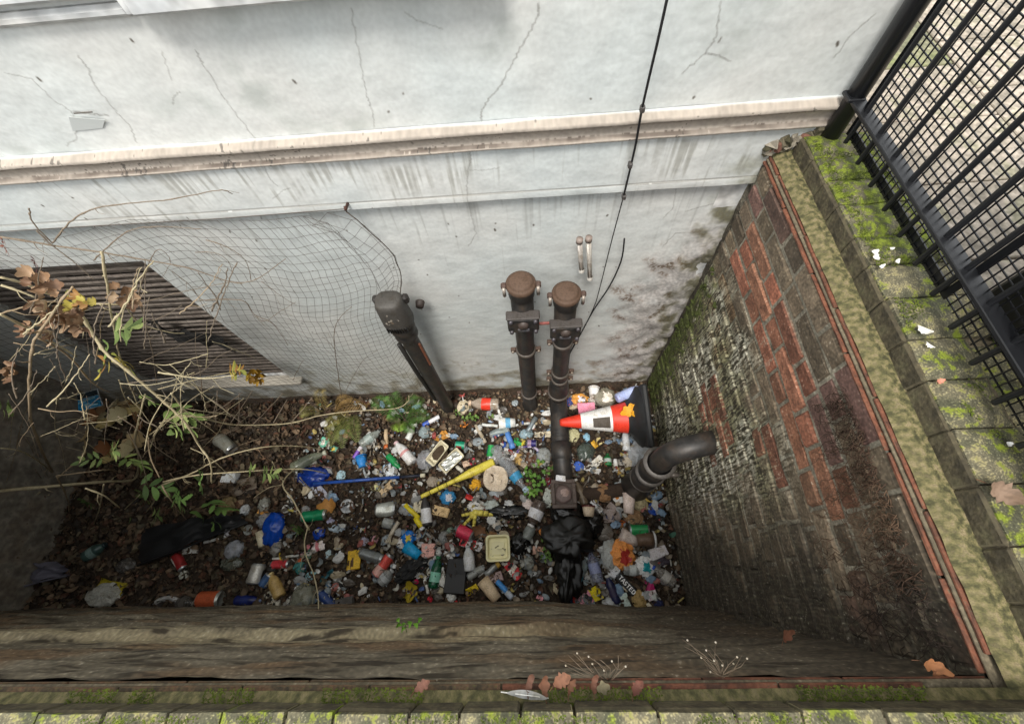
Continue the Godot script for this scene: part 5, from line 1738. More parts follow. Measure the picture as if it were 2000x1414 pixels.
	stick(["ice_lolly_stick", "flat wooden stick with an orange tip", "stick", -1.942, 0.338, -1.483, 0.143, 0.032], {"col": "#cdb594", "tip": "#d8743c"})
	box(["card_strip", "beige cardboard strip just below the blue pole", "card", -1.892, 0.692, 0.765, 0.133, 0.051], {"col": "#d2b890", "h": 0.01})
	can(["drink_can", "crushed silver can left of the dark necked bottle", "can", -1.877, 0.839, 0.035, 0.133, 0.081], {"col": "#c5c9c2", "dent": 0.5, "metal": 0.5})
	crumple(["paper_scrap", "pale yellow paper lump below the blue pole", "scrap", -1.975, 0.686, 0.021, 0.074, 0.046], {"col": "#e6e3a8"})
	stick(["toy_piece", "upper half of the broken yellow toy leg", "toy", -1.699, 0.854, -0.742, 0.134, 0.033], {"col": "#e8d428"})
	stick(["toy_piece", "lower half of the broken yellow toy leg with white tip", "toy", -1.643, 0.933, -0.968, 0.094, 0.038], {"col": "#ecd620", "tip": "#eeeeee"})
	bottle(["small_bottle", "small bottle with dark neck, white label and red cap", "bottle", -1.604, 0.848, 1.743, 0.209, 0.068], {"col": "#3d3a3a", "label": "#eeeef0", "cap": "#d24050", "lab0": 0.1, "lab1": 0.55})
	crumple(["snack_bag", "crumpled light blue snack bag under the thin end of the yellow pole", "snack bag", -1.459, 0.766, 0.102, 0.105, 0.097], {"col": "#3f90c8", "gloss": 1})
	crumple(["paper_scrap", "tiny sky blue paper scrap beside the light blue snack bag", "scrap", -1.514, 0.739, -0.067, 0.035, 0.036], {"col": "#56a8d8"})
	sheet(["paper_tissue", "cream tissue left of the dark necked bottle", "tissue", -1.656, 0.820, -0.069, 0.088, 0.079], {"col": "#d8cfb4"})
	box(["card_pack", "orange beige card pack right of the dark necked bottle", "carton", -1.505, 0.854, -0.261, 0.121, 0.062], {"col": "#e8c690", "h": 0.02})
	crumple(["paper_napkin", "white napkin behind the yellow claw", "napkin", -1.260, 0.832, 0.008, 0.122, 0.079], {"col": "#ecebe6"})
	crumple(["plastic_film", "pale green white film right of the white napkin", "film", -1.158, 0.833, -0.031, 0.117, 0.087], {"col": "#d6e0da", "alpha": 0.75})
	crumple(["foil_scrap", "grey foil scrap under the broken foam bowl", "foil", -1.134, 0.748, -0.035, 0.084, 0.071], {"col": "#b9c0c4", "metal": 0.4})
	sheet(["candy_wrapper", "red and white twist wrapper above the white napkin", "wrapper", -1.292, 0.773, -0.247, 0.096, 0.039], {"col": "#e3423c", "col2": "#f0ece8"})
	crumple(["paper_tissue", "soggy white tissue beside the square drain frame", "tissue", -0.773, 0.791, -0.046, 0.068, 0.129], {"col": "#cdd3cb"})
	crumple(["paper_tissue", "pinkish white tissue below the green seedlings", "tissue", -0.915, 0.827, 0.016, 0.069, 0.074], {"col": "#e2d2cc"})
	crumple(["foil_scrap", "dark red foil scrap beside the floor pipe", "foil", -0.771, 0.680, -0.019, 0.052, 0.067], {"col": "#7c2630"})
	arc(["cup_rim", "white torn cup rim right of the yellow claw", "rim", -1.032, 0.860, 0.093, 0.095, 0.022], {"col": "#e6e6e0"})
	stick(["lighter", "white lighter under the seedlings left of the open food box", "lighter", -1.766, 0.312, 1.177, 0.079, 0.044], {"col": "#e0e4e0"})
	crumple(["plastic_film", "pale blue grey film under the fern leaves", "film", -1.661, 0.294, 0.295, 0.088, 0.091], {"col": "#9fb0b4", "alpha": 0.7})
	crumple(["paper_scrap", "cream paper scrap at the foot of the left pipe", "scrap", -1.381, 0.115, -0.367, 0.085, 0.114], {"col": "#d4c8ac"})
	sheet(["paper_scrap", "cream paper strip touching the floor pipe", "scrap", -0.792, 0.350, -0.041, 0.115, 0.048], {"col": "#d8cdb4"})
	can(["plastic_bottle", "crushed clear bottle below the short white straw", "bottle", -1.102, 0.322, 0.223, 0.149, 0.054], {"col": "#a9b8b8", "alpha": 0.6, "dent": 0.4})
	crumple(["plastic_film", "pale blue film under the silver grey tube", "film", -0.910, 0.342, 0.059, 0.102, 0.077], {"col": "#a8c4d0", "alpha": 0.7})
	stick(["drinking_straw", "beige straw above the thick end of the yellow pole", "straw", -1.240, 0.328, -1.097, 0.157, 0.029], {"col": "#b9ad98"})
	stick(["plastic_spoon", "short white spoon handle touching the open food box", "spoon", -1.386, 0.575, -0.773, 0.059, 0.029], {"col": "#e9e6d8"})
	crumple(["paper_cup", "squashed greyish paper cup at the white tip of the blue pole", "cup", -1.574, 0.658, -0.073, 0.081, 0.073], {"col": "#a89c8c"})
	crumple(["orange_peel", "orange peel below the red labelled bottle", "peel", -1.368, 0.249, 0.116, 0.058, 0.050], {"col": "#e0882c"})
	pole(["broom_handle", "long blue broom handle with a pale tip", "pole", -2.018, 0.635, 0.037, 0.797, 0.022], {"col": "#2a54a8"})
	cup(["blue_funnel", "blue plastic funnel with a clear stem", "funnel", -2.097, 0.505, 1.900, 0.089, 0.082], {"col": "#2f8ad8", "stem": "#cdd6da"})
	crumple(["screw_top", "small orange cap above the blue funnel", "cap", -2.114, 0.449, 0.044, 0.047, 0.043], {"col": "#ee7a28"})
	pen(["marker_pen", "purple and white marker left of the blue funnel", "pen", -2.141, 0.432, 1.057, 0.095, 0.033], {"col": "#8a5cc4", "cap": "#ece8f4"})
	bottle(["clear_bottle", "clear bottle with a black neck right of the fern", "bottle", -2.055, 0.325, 0.643, 0.181, 0.072], {"col": "#b6c0ba", "label": "#9aa8a4", "cap": "#2a2c2c", "alpha": 0.5})
	can(["drink_can", "pale grey can under the bramble stems", "can", -3.169, 0.336, -0.612, 0.172, 0.091], {"col": "#b4b4a8"})
	crumple(["plastic_bag", "dark royal blue bag at the left end of the blue pole", "bag", -2.441, 0.595, -0.029, 0.241, 0.143], {"col": "#17388f", "gloss": 1})
	box(["card_box", "small white box under the bramble stems", "box", -3.053, 0.587, -0.115, 0.111, 0.074], {"col": "#d6dadc", "h": 0.04})
	crumple(["snack_wrapper", "pale teal wrapper left of the green fern", "wrapper", -2.410, 0.344, -0.095, 0.079, 0.080], {"col": "#7fd0b4"})
	crumple(["snack_wrapper", "small pale teal wrapper below the green fern", "wrapper", -2.335, 0.396, -0.060, 0.068, 0.049], {"col": "#86d4bc"})
	sheet(["cloth_rag", "pinkish rag behind the dark royal blue bag", "rag", -2.397, 0.550, -0.254, 0.143, 0.067], {"col": "#b89490"})
	sheet(["cloth_rag", "grey brown rag below the small white box", "rag", -2.930, 0.646, 0.374, 0.161, 0.105], {"col": "#766a5c"})
	crumple(["paper_tissue", "pale blue tissue above the blue pole", "tissue", -2.247, 0.590, -0.168, 0.069, 0.067], {"col": "#b4d4e0"})
	bottle(["plastic_bottle", "muddy crushed bottle behind the dark royal blue bag", "bottle", -2.493, 0.478, 0.424, 0.262, 0.078], {"col": "#8f9682", "label": "#6d7466", "cap": "#c8ccb8", "alpha": 0.7})
	sheet(["plastic_net", "strip of white net hanging from the dark royal blue bag", "net", -2.364, 0.709, -0.773, 0.194, 0.053], {"col": "#c4c6d8"})
	cup(["plastic_cup", "small white cup with a black spot at the white wall", "cup", -0.396, 0.047, 1.473, 0.066, 0.084], {"col": "#f0f0f0"})
	crumple(["plastic_pack", "clear plastic food pack behind the traffic cone", "pack", -0.316, 0.101, -0.159, 0.172, 0.147], {"col": "#b3ae9c", "alpha": 0.6})
	sheet(["cardboard_strip", "grey cardboard strip behind the traffic cone", "cardboard", -0.349, 0.132, -0.460, 0.183, 0.059], {"col": "#b4aca4"})
	crumple(["bread_tub", "orange and cream tub behind the pink packet", "tub", -0.498, 0.093, -0.124, 0.135, 0.091], {"col": "#e2a24c"})
	bottle(["blue_bottle", "pale blue bottle with royal blue cap leaning by the brick corner", "bottle", -0.183, 0.156, 0.403, 0.224, 0.066], {"col": "#aebcec", "label": "#b8c6f0", "cap": "#1f4cc0", "lift": 0.2})
	crumple(["paper_scrap", "orange paper scrap beneath the pale blue bottle", "scrap", -0.182, 0.148, -0.023, 0.076, 0.058], {"col": "#eab264"})
	box(["pink_packet", "pink patterned packet lying behind the traffic cone", "packet", -0.466, 0.189, 0.014, 0.122, 0.087], {"col": "#f29ab6", "h": 0.03, "lift": 0.05})
	crumple(["balloon", "limp pale blue balloon right of the floor pipe", "balloon", -0.482, 0.383, -0.123, 0.053, 0.059], {"col": "#9fd0ea"})
	box(["folded_card", "folded cream card right of the floor pipe", "card", -0.440, 0.575, 0.675, 0.127, 0.050], {"col": "#ebe8dc", "h": 0.012})
	sheet(["paper_strip", "crumpled white paper strip below the folded cream card", "paper", -0.468, 0.621, -0.317, 0.113, 0.035], {"col": "#eeeeec"})
	crumple(["crushed_cup", "blue and white crushed cup end beside the floor pipe", "cup", -0.554, 0.588, 0.018, 0.065, 0.068], {"col": "#4a74d8"})
	bottle(["glass_bottle", "short green bottle with a grey base in the rubbish right of the floor pipe", "bottle", -0.356, 0.556, 1.520, 0.084, 0.052], {"col": "#2c7a44", "label": "#b6c4bc", "cap": "#2c7a44"})
	sheet(["snack_wrapper", "orange yellow wrapper between the floor pipe and traffic cone", "wrapper", -0.413, 0.430, 0.536, 0.082, 0.051], {"col": "#e8b43c", "col2": "#f0e0a0"})
	crumple(["plastic_bag", "large grey white plastic bag left of the bent pipe", "bag", -0.140, 0.529, -0.218, 0.145, 0.204], {"col": "#d3d8dc", "alpha": 0.85})
	stick(["paper_tube", "white paper tube above the folded newspaper", "tube", -0.219, 0.445, -1.682, 0.117, 0.052], {"col": "#ecf0f2"})
	poly(["folded_newspaper", "folded cream newspaper beside the large white bag", "newspaper", -0.214, 0.577], [Vector2(-0.055, -0.058), Vector2(0.022, -0.063), Vector2(0.060, 0.046), Vector2(-0.028, 0.075)], {"col": "#d8cdb8"})
	stick(["bottle_stopper", "tiny white capsule left of the newspaper", "capsule", -0.305, 0.581, -1.699, 0.048, 0.030], {"col": "#eceeec"})
	can(["shotgun_shell", "tan tube below the newspaper", "tube", -0.295, 0.634, -0.988, 0.058, 0.035], {"col": "#b8954c"})
	crumple(["plastic_film", "dark blue film scrap beside the pipe hub", "film", -0.570, 0.106, -0.693, 0.069, 0.070], {"col": "#3f4a86"})
	crumple(["paper_scrap", "pale yellow paper under the orange cone tip", "scrap", -0.573, 0.368, -0.659, 0.086, 0.096], {"col": "#d4d0a4"})
	crumple(["plastic_bag", "dark greenish clear bag right of the floor pipe", "bag", -0.501, 0.492, -0.551, 0.116, 0.138], {"col": "#5b665f", "alpha": 0.8})
	cup(["paper_cup", "tall pinkish white paper cup below the bent pipe", "cup", -0.262, 0.853, 1.398, 0.124, 0.085], {"col": "#efdcd2", "lift": 0.03})
	crumple(["sponge", "mouldy beige sponge right of the tall pinkish cup", "sponge", -0.177, 0.850, -0.287, 0.093, 0.091], {"col": "#b8ad88"})
	stick(["pencil", "yellow pencil above the royal blue lid", "pencil", -0.120, 0.831, -0.347, 0.145, 0.022], {"col": "#e0c058"})
	disc(["screw_top", "round royal blue lid at the foot of the brick wall", "lid", -0.100, 0.885, -0.026, 0.077, 0.078], {"col": "#1f4ca8"})
	cup(["coffee_cup", "beige coffee cup with a dark maroon lid", "cup", -0.524, 0.895, 1.502, 0.062, 0.084], {"col": "#dcc8ae", "lid": "#5c0f18", "lift": 0.05})
	bottle(["brown_bottle", "muddy brown bottle right of the square drain frame", "bottle", -0.562, 0.763, 1.872, 0.176, 0.057], {"col": "#6f6250", "label": "#7a6c58", "cap": "#dfe0da"})
	sheet(["plastic_trigger", "white plastic trigger piece beside the maroon cup lid", "plastic piece", -0.461, 0.853, -0.868, 0.091, 0.042], {"col": "#f0f0f0"})
	crumple(["leaf_clump", "tan clump of rotten cardboard below the floor joint", "clump", -0.409, 0.774, -0.164, 0.124, 0.110], {"col": "#94714e"})
	box(["lighter", "orange and black lighter below the floor joint", "lighter", -0.332, 0.801, -0.993, 0.044, 0.025], {"col": "#e08c28", "h": 0.02})
	box(["card_scrap", "white card scrap on top of the square drain frame", "card", -0.690, 0.699, -0.117, 0.061, 0.033], {"col": "#e4e6ea", "h": 0.01, "lift": 0.17})
	poly(["cardboard_piece", "soggy pinkish grey cardboard piece below the floor joint", "cardboard", -0.370, 0.909], [Vector2(-0.057, -0.027), Vector2(0.001, -0.075), Vector2(0.077, 0.000), Vector2(0.037, 0.050), Vector2(-0.058, 0.051)], {"col": "#a2948e"})
	can(["drink_can", "bright green can near the foot of the brick wall", "can", -0.215, 1.009, 0.021, 0.122, 0.068], {"col": "#2d9a58"})
	cup(["coffee_cup", "brown paper cup with a white lid facing the brick wall", "cup", -0.189, 1.066, 0.020, 0.109, 0.095], {"col": "#6c5644", "lid": "#e8e8e8"})
	cup(["paper_cup", "blush paper cup left of the brown paper cup", "cup", -0.284, 1.055, 2.696, 0.110, 0.085], {"col": "#e0d0c6"})
	crumple(["plastic_bag", "clear bag full of folds left of the orange wrapper", "bag", -0.410, 1.146, -0.157, 0.109, 0.185], {"col": "#cdd0cc", "alpha": 0.7})
	crumple(["orange_wrapper", "big orange and peach food wrapper under clear film", "wrapper", -0.336, 1.148, -0.121, 0.149, 0.169], {"col": "#ee9c50"})
	box(["card_box", "white carton with rounded corners at the foot of the brick wall", "box", -0.123, 1.139, 0.280, 0.108, 0.061], {"col": "#dcd6d8", "h": 0.04})
	crumple(["paper_tissue", "white tissue with a teal print", "tissue", -0.211, 1.213, -0.173, 0.115, 0.112], {"col": "#eef0f0", "spot": "#1a9ea8"})
	bottle(["clear_bottle", "clear bottle under the white tissue with teal print", "bottle", -0.276, 1.235, -0.097, 0.134, 0.063], {"col": "#c4cac8", "label": "#d2d8d6", "cap": "#cfd6d8", "alpha": 0.5})
	bottle(["clear_bottle", "clear bottle with a blue cap at the foot of the brick wall", "bottle", -0.111, 1.266, 2.452, 0.149, 0.066], {"col": "#b9b4ac", "label": "#c8c4bc", "cap": "#2c58cc", "alpha": 0.45})
	sheet(["magenta_packet", "narrow magenta packet with white edges", "packet", -0.199, 1.338, -1.374, 0.117, 0.057], {"col": "#c4226e", "col2": "#e6d8dc"})
	crumple(["plastic_film", "navy film in the corner of the near wall", "film", -0.163, 1.423, -0.111, 0.065, 0.064], {"col": "#1c2350"})
	sheet(["plastic_shard", "white curved shard right of the magenta packet", "shard", -0.167, 1.393, -0.982, 0.064, 0.043], {"col": "#dfe2dc"})
	stick(["plastic_spoon", "cream plastic spoon at the near wall foot", "spoon", -0.204, 1.433, -0.809, 0.063, 0.024], {"col": "#e8dfc8"})
	crumple(["foam_ball", "tan foam ball below the lettered strip", "ball", -0.269, 1.393, -0.124, 0.087, 0.108], {"col": "#b0945e"})
	textstrip(["printed_strip", "black plastic strip printed with white capital letters", "strip", -0.330, 1.314, -0.863, 0.147, 0.046], {"col": "#111214"})
	poly(["card_piece", "pale mint card beside the lettered strip", "card", -0.358, 1.394], [Vector2(-0.026, -0.025), Vector2(0.018, -0.041), Vector2(0.038, 0.030), Vector2(-0.029, 0.035)], {"col": "#d4e4dc"})
	bottle(["dark_bottle", "dark navy bottle left of the lettered strip", "bottle", -0.421, 1.336, 1.857, 0.160, 0.056], {"col": "#23264a", "label": "#38304c", "cap": "#d8d8d4"})
	bottle(["clear_bottle", "clear bottle with a blue collar right of the big black bag", "bottle", -0.515, 1.204, 1.753, 0.197, 0.071], {"col": "#9aa0b8", "label": "#8890b4", "cap": "#c6d0e4", "alpha": 0.5})
	bottle(["clear_bottle", "clear bottle with a teal base below the big black bag", "bottle", -0.594, 1.227, 1.019, 0.157, 0.065], {"col": "#aebfc0", "label": "#2c6a78", "cap": "#c8d0d0", "alpha": 0.55, "lab0": 0.02, "lab1": 0.3})
	poly2(["pink_packet", "torn pink and yellow packet at the near wall foot", "packet", -0.578, 1.393], [Vector2(-0.053, -0.008), Vector2(0.013, -0.056), Vector2(0.050, 0.008), Vector2(-0.011, 0.056)], [Vector2(0.013, -0.056), Vector2(0.072, -0.082), Vector2(0.106, -0.012), Vector2(0.050, 0.008)], {"col": "#f0a0b4", "col2": "#f6e020"})
	crumple(["foil_bag", "black and blue foil bag left of the pink and yellow packet", "snack bag", -0.652, 1.369, 0.080, 0.074, 0.111], {"col": "#20344c", "gloss": 1})
	sheet(["plastic_shard", "white shard at the near wall foot left of the pink and yellow packet", "shard", -0.646, 1.443, -0.257, 0.080, 0.032], {"col": "#dfe6e4"})
	crumple(["plastic_bag", "knotted clear white bag right of the pink and yellow packet", "bag", -0.439, 1.420, -0.077, 0.096, 0.094], {"col": "#cfd2d4", "alpha": 0.75})
	box2(["card_scrap", "small pink and yellow card lying alone on the brown leaves", "card", -0.866, 1.390, 1.042, 0.059, 0.042], {"col": "#f0a0a8", "col2": "#ecd86c", "h": 0.008})
	tray(["foam_tray", "square cream food tray with a raised rim", "tray", -1.111, 1.094, 0.022, 0.153, 0.156], {"col": "#f0e8b8"})
	sheet3(["snack_wrapper", "white, red and yellow striped wrapper below the cream tray", "wrapper", -1.033, 1.204, -0.798, 0.165, 0.063], {"col": "#eee8dc", "col2": "#dc2c34"})
	bottle(["cola_bottle", "dark clear bottle with a white label above the black bag", "bottle", -0.862, 0.893, -2.019, 0.175, 0.095], {"col": "#6c5f58", "label": "#e8e8ec", "cap": "#e8e8e8", "alpha": 0.7, "lab0": 0.35, "lab1": 0.7})
	bottle(["grey_bottle", "grey plastic bottle lying on black bag shreds", "bottle", -0.906, 0.996, 1.110, 0.111, 0.069], {"col": "#858a86", "label": "#7f8480", "cap": "#d8dad8"})
	bigbag(["bin_bag", "big glossy black bin bag slumped over the pipe end", "bin bag", -0.673, 1.066, -0.590, 0.000, 0.000], {"col": "#141311"})
	crumple(["bin_bag", "torn black bag below the square drain frame", "bin bag", -0.658, 0.901, -0.286, 0.219, 0.190], {"col": "#1a1918", "gloss": 1})
	crumple(["bin_bag", "strip of torn black bag right of the yellow claw", "bin bag", -1.023, 0.877, -0.049, 0.309, 0.095], {"col": "#191919", "gloss": 1})
	crumple(["bin_bag", "crumpled black bag right of the cream tray", "bin bag", -0.971, 1.073, 0.090, 0.133, 0.137], {"col": "#121212", "gloss": 1})
	crumple(["bin_bag", "dark wrinkled bag below the maroon lidded cup", "bin bag", -0.503, 0.976, -0.529, 0.142, 0.162], {"col": "#1e1d1c", "gloss": 1})
	pen(["paste_tube", "blue and white paste tube pointing at the near wall", "tube", -1.073, 1.328, -0.789, 0.136, 0.038], {"col": "#3f8fd8", "cap": "#c4ccd8"})
	crumple(["orange_peel", "orange peel scrap right of the grey bottle", "peel", -0.825, 1.002, -0.029, 0.045, 0.041], {"col": "#ee9848"})
	sheet(["paper_scrap", "pale pink paper scrap right of the black bags", "scrap", -0.858, 1.111, -0.079, 0.065, 0.048], {"col": "#d8ac98"})
	sheet(["card_scrap", "peach card scrap on the torn black bag", "card", -0.605, 0.954, -0.637, 0.067, 0.033], {"col": "#e4a484"})
	crumple(["plastic_film", "grey clear film left of the blush paper cup", "film", -0.425, 1.021, -0.589, 0.099, 0.111], {"col": "#8f8880", "alpha": 0.7})
	crumple(["leaf_clump", "tan rag of rotten paper below the sponge", "clump", -0.237, 0.930, -0.160, 0.119, 0.089], {"col": "#a4825f"})
	crumple(["orange_peel", "bright orange peel above the bright green can", "peel", -0.317, 0.967, 0.050, 0.048, 0.040], {"col": "#e0782c"})
	crumple(["plastic_film", "dark mauve film beneath the white carton", "film", -0.099, 1.182, 0.120, 0.101, 0.068], {"col": "#453c46"})
	crumple(["plastic_film", "white and blue film below the black bag and cream tray", "film", -0.969, 1.137, -0.081, 0.122, 0.048], {"col": "#c4ccd0", "alpha": 0.8})
	crumple(["plastic_film", "clear film heap below the seedlings by the black bag", "film", -0.928, 1.183, -0.168, 0.097, 0.086], {"col": "#b4b8b0", "alpha": 0.6})
	stick(["tissue_roll", "white paper roll end below the orange wrapper", "roll", -0.420, 1.245, -1.417, 0.043, 0.033], {"col": "#eeeef0"})
	box(["card_box", "small white carton above the lettered strip", "box", -0.394, 1.245, 0.789, 0.068, 0.038], {"col": "#eceef2", "h": 0.03})
	box(["black_folder", "black folded wallet beside the green bottle", "wallet", -1.378, 1.249, 1.492, 0.205, 0.130], {"col": "#1d1c1c", "h": 0.03})
	crumple(["black_pouch", "long black cloth pouch below the blue cup", "pouch", -1.674, 1.205, 0.578, 0.236, 0.114], {"col": "#0f0f0f"})
	bottle(["green_bottle", "green glass bottle between the black pouch and black wallet", "bottle", -1.511, 1.223, 1.436, 0.187, 0.069], {"col": "#1c5a3c", "label": "#8fd0b8", "cap": "#2c7a50", "lab0": 0.2, "lab1": 0.5, "alpha": 0.85})  # pale label band stands in for the light reflection on the glass
	can(["drink_can", "crushed crimson can above the red and white packet", "can", -1.334, 1.001, -0.444, 0.116, 0.074], {"col": "#d83a58", "dent": 0.5})
	sheet3(["snack_packet", "red and white striped packet above the white aerosol", "packet", -1.291, 1.064, -0.313, 0.147, 0.058], {"col": "#e84048", "col2": "#f0ecec"})
	bottle(["aerosol", "white aerosol can lying below the red and white packet", "aerosol", -1.300, 1.148, 1.697, 0.150, 0.071], {"col": "#d0d2d2", "label": "#dcdcdc", "cap": "#b8bcbc"})
	can(["drink_can", "slim grey can right of the black wallet", "can", -1.255, 1.234, 0.493, 0.114, 0.049], {"col": "#9a9c98"})
	stick(["foil_tube", "silver tube with a gold end right of the slim grey can", "tube", -1.149, 1.213, 0.606, 0.111, 0.038], {"col": "#a8aaa8", "metal": 0.5, "tip": "#c8a040"})
	cup(["plastic_cup", "bright blue plastic cup above the black pouch", "cup", -1.673, 1.100, 2.565, 0.119, 0.082], {"col": "#109ed8"})
	crumple(["snack_bag", "royal blue crisp bag above the bright blue cup", "snack bag", -1.714, 1.016, 0.021, 0.090, 0.097], {"col": "#1e78d4", "gloss": 1})
	crumple(["snack_bag", "small blue and white wrapper right of the royal blue crisp bag", "wrapper", -1.652, 1.006, 0.006, 0.053, 0.059], {"col": "#5b98dc"})
	box(["pink_carton", "pink and white carton right of the bright blue cup", "carton", -1.569, 1.095, 0.022, 0.085, 0.083], {"col": "#e8b0a4", "h": 0.03})
	sheet(["torn_paper", "ragged white paper strip right of the pink carton", "paper", -1.473, 1.094, 0.515, 0.156, 0.055], {"col": "#eceae6"})
	can(["drink_can", "red can with pale lower half below the yellow packet", "can", -1.863, 1.180, 0.936, 0.157, 0.067], {"col": "#e25a50", "band": "#d8a89c"})
	can(["drink_can", "dark silver can right of the yellow packet", "can", -1.946, 1.123, -0.305, 0.161, 0.069], {"col": "#7f8484", "metal": 0.4})
	box(["yellow_packet", "yellow packet with dark printed marks", "packet", -2.060, 1.143, 1.649, 0.114, 0.086], {"col": "#e4b828", "h": 0.02, "spot": "#5a3c14"})
	crumple(["toy_ball", "small green ball below the red can", "ball", -1.903, 1.261, -0.016, 0.033, 0.034], {"col": "#5cc47c"})
	bottle(["clear_bottle", "crushed clear bottle right of the red can", "bottle", -1.832, 1.246, 0.800, 0.105, 0.072], {"col": "#b8bcbc", "label": "#b0b4b4", "cap": "#c0c4c4", "alpha": 0.5})
	crumple(["paper_scrap", "white paper ball left of the yellow packet", "scrap", -2.157, 1.110, -0.017, 0.042, 0.050], {"col": "#eceef0"})
	leaf(["yellow_leaf", "large yellow green fallen leaf below the black pouch", "leaf", -1.663, 1.330, -1.429, 0.118, 0.086], {"col": "#b09a24"})
	crumple(["paper_tissue", "white tissue scrap below the black wallet", "tissue", -1.410, 1.361, -0.013, 0.064, 0.069], {"col": "#d8d8d4"})
	crumple(["candy_wrapper", "tiny red wrapper near the near wall foot", "wrapper", -1.371, 1.397, 0.066, 0.044, 0.030], {"col": "#d02c34"})
	sheet(["paper_scrap", "bright yellow scrap right of the black wallet", "scrap", -1.277, 1.326, 0.466, 0.076, 0.039], {"col": "#f0d428"})
	stick(["plastic_fork", "white plastic fork handle below the green bottle", "fork", -1.571, 1.298, -1.251, 0.098, 0.021], {"col": "#eae6e0"})
	poly(["torn_paper", "torn white triangular paper left of the black wallet", "paper", -1.456, 1.274], [Vector2(-0.004, -0.059), Vector2(0.016, -0.011), Vector2(0.026, 0.050), Vector2(-0.038, 0.020)], {"col": "#dcdad2"})
	stick(["brush", "beige brush lying left of the royal blue crisp bag", "brush", -1.823, 0.981, -2.072, 0.147, 0.029], {"col": "#cfc4b0"})
	stick(["lighter", "white lighter above the black wallet", "lighter", -1.416, 1.154, -1.049, 0.074, 0.034], {"col": "#e8e8e8"})
	cup(["paper_cup", "tan paper cup left of the blue paste tube", "cup", -1.164, 1.329, 2.267, 0.143, 0.086], {"col": "#e2caa8"})
	stick(["plastic_straw", "grey straw between the crisp bag and yellow claw", "straw", -1.555, 1.016, -0.615, 0.105, 0.017], {"col": "#a8a8a8"})
	leaf(["brown_leaf", "curled brown leaf above the cream tray", "leaf", -1.230, 0.989, -0.515, 0.109, 0.067], {"col": "#7c5638"})
	leaf(["brown_leaf", "tan leaf on the corner of the cream tray", "leaf", -1.163, 1.024, 0.490, 0.094, 0.058], {"col": "#a47c56"})
	crumple(["paper_tissue", "small cream tissue above the cream tray", "tissue", -1.124, 0.955, -0.028, 0.072, 0.068], {"col": "#dcd2c4"})
	crumple(["plastic_film", "grey clear film right of the grey straw", "film", -1.472, 1.023, -0.220, 0.080, 0.092], {"col": "#9c9c98", "alpha": 0.6})
	crumple(["plastic_film", "greenish clear film above the torn paper strip", "film", -1.432, 0.986, -0.024, 0.060, 0.059], {"col": "#8aa090", "alpha": 0.6})
	can(["jar", "clear jar end above the beige brush", "jar", -1.853, 0.926, -0.242, 0.074, 0.069], {"col": "#c0c4c0", "alpha": 0.7})
	crumple(["paper_scrap", "white paper scrap left of the bright blue cup", "scrap", -1.759, 1.045, -0.147, 0.062, 0.076], {"col": "#e0dcd8"})
	crumple(["foil_scrap", "mauve and white foil scrap above the yellow packet", "foil", -2.017, 1.031, -0.019, 0.069, 0.059], {"col": "#b8b4c8"})
	crumple(["paper_scrap", "pink scrap left of the beige brush", "scrap", -1.941, 1.022, -0.195, 0.045, 0.051], {"col": "#e0a8b0"})
	crumple(["paper_scrap", "cream scrap left of the green bottle", "scrap", -1.553, 1.219, -0.018, 0.050, 0.048], {"col": "#d8d4c4"})
	crumple(["screw_top", "tiny magenta cap beside the black pouch", "cap", -1.639, 1.276, -0.016, 0.029, 0.029], {"col": "#d81c5c"})
	disc(["screw_top", "small white cap below the green bottle", "cap", -1.529, 1.315, -0.014, 0.033, 0.031], {"col": "#e8ecea"})
	crumple(["screw_top", "tiny red cap near the near wall foot", "cap", -1.544, 1.376, 0.030, 0.032, 0.031], {"col": "#d4283c"})
	box(["magazine_scrap", "scrap of printed magazine above the tan paper cup", "paper", -1.135, 1.262, 0.272, 0.100, 0.054], {"col": "#b89c98", "h": 0.008})
	crumple(["plastic_bag", "shiny royal blue bag among the clear film", "bag", -2.647, 0.945, 0.089, 0.146, 0.215], {"col": "#0f48b0", "gloss": 1})
	crumple(["plastic_film", "clear film above the shiny royal blue bag", "film", -2.727, 0.883, 0.124, 0.114, 0.099], {"col": "#b8bcc0", "alpha": 0.6})
	cup(["paper_cup", "cream cup touching the shiny royal blue bag", "cup", -2.717, 1.005, 1.916, 0.103, 0.066], {"col": "#dcd2b4"})
	can(["drink_can", "emerald green can with a silver end", "can", -2.380, 0.864, 0.073, 0.171, 0.071], {"col": "#169060", "end": "#c0c8c4"})
	leaf(["brown_leaf", "golden brown maple leaf above the emerald can", "leaf", -2.288, 0.798, 0.064, 0.136, 0.083], {"col": "#b88440"})
	disc(["tin_lid", "round silver tin lid right of the golden brown leaf", "lid", -2.163, 0.804, -0.032, 0.092, 0.092], {"col": "#c8ccd0", "metal": 0.5})
	crumple(["plastic_bag", "small blue bag below the emerald can", "bag", -2.326, 0.979, 0.071, 0.087, 0.079], {"col": "#1c48b4", "gloss": 1})
	sheet3(["snack_wrapper", "pink and white striped wrapper below the small blue bag", "wrapper", -2.329, 1.060, 0.316, 0.118, 0.068], {"col": "#d8848c", "col2": "#f0e4e0"})
	can(["drink_can", "upright silver can left of the tan bottle", "can", -2.689, 1.214, 1.470, 0.120, 0.089], {"col": "#c8c6be", "metal": 0.4})
	bottle(["tan_bottle", "tan plastic bottle right of the upright silver can", "bottle", -2.544, 1.281, 2.206, 0.169, 0.076], {"col": "#c2a468", "label": "#b89858", "cap": "#d8c48c"})
	disc(["round_badge", "round white disc with a black swirl", "disc", -2.568, 1.380, -0.013, 0.139, 0.133], {"col": "#dcd6c4", "spot": "#141414"})
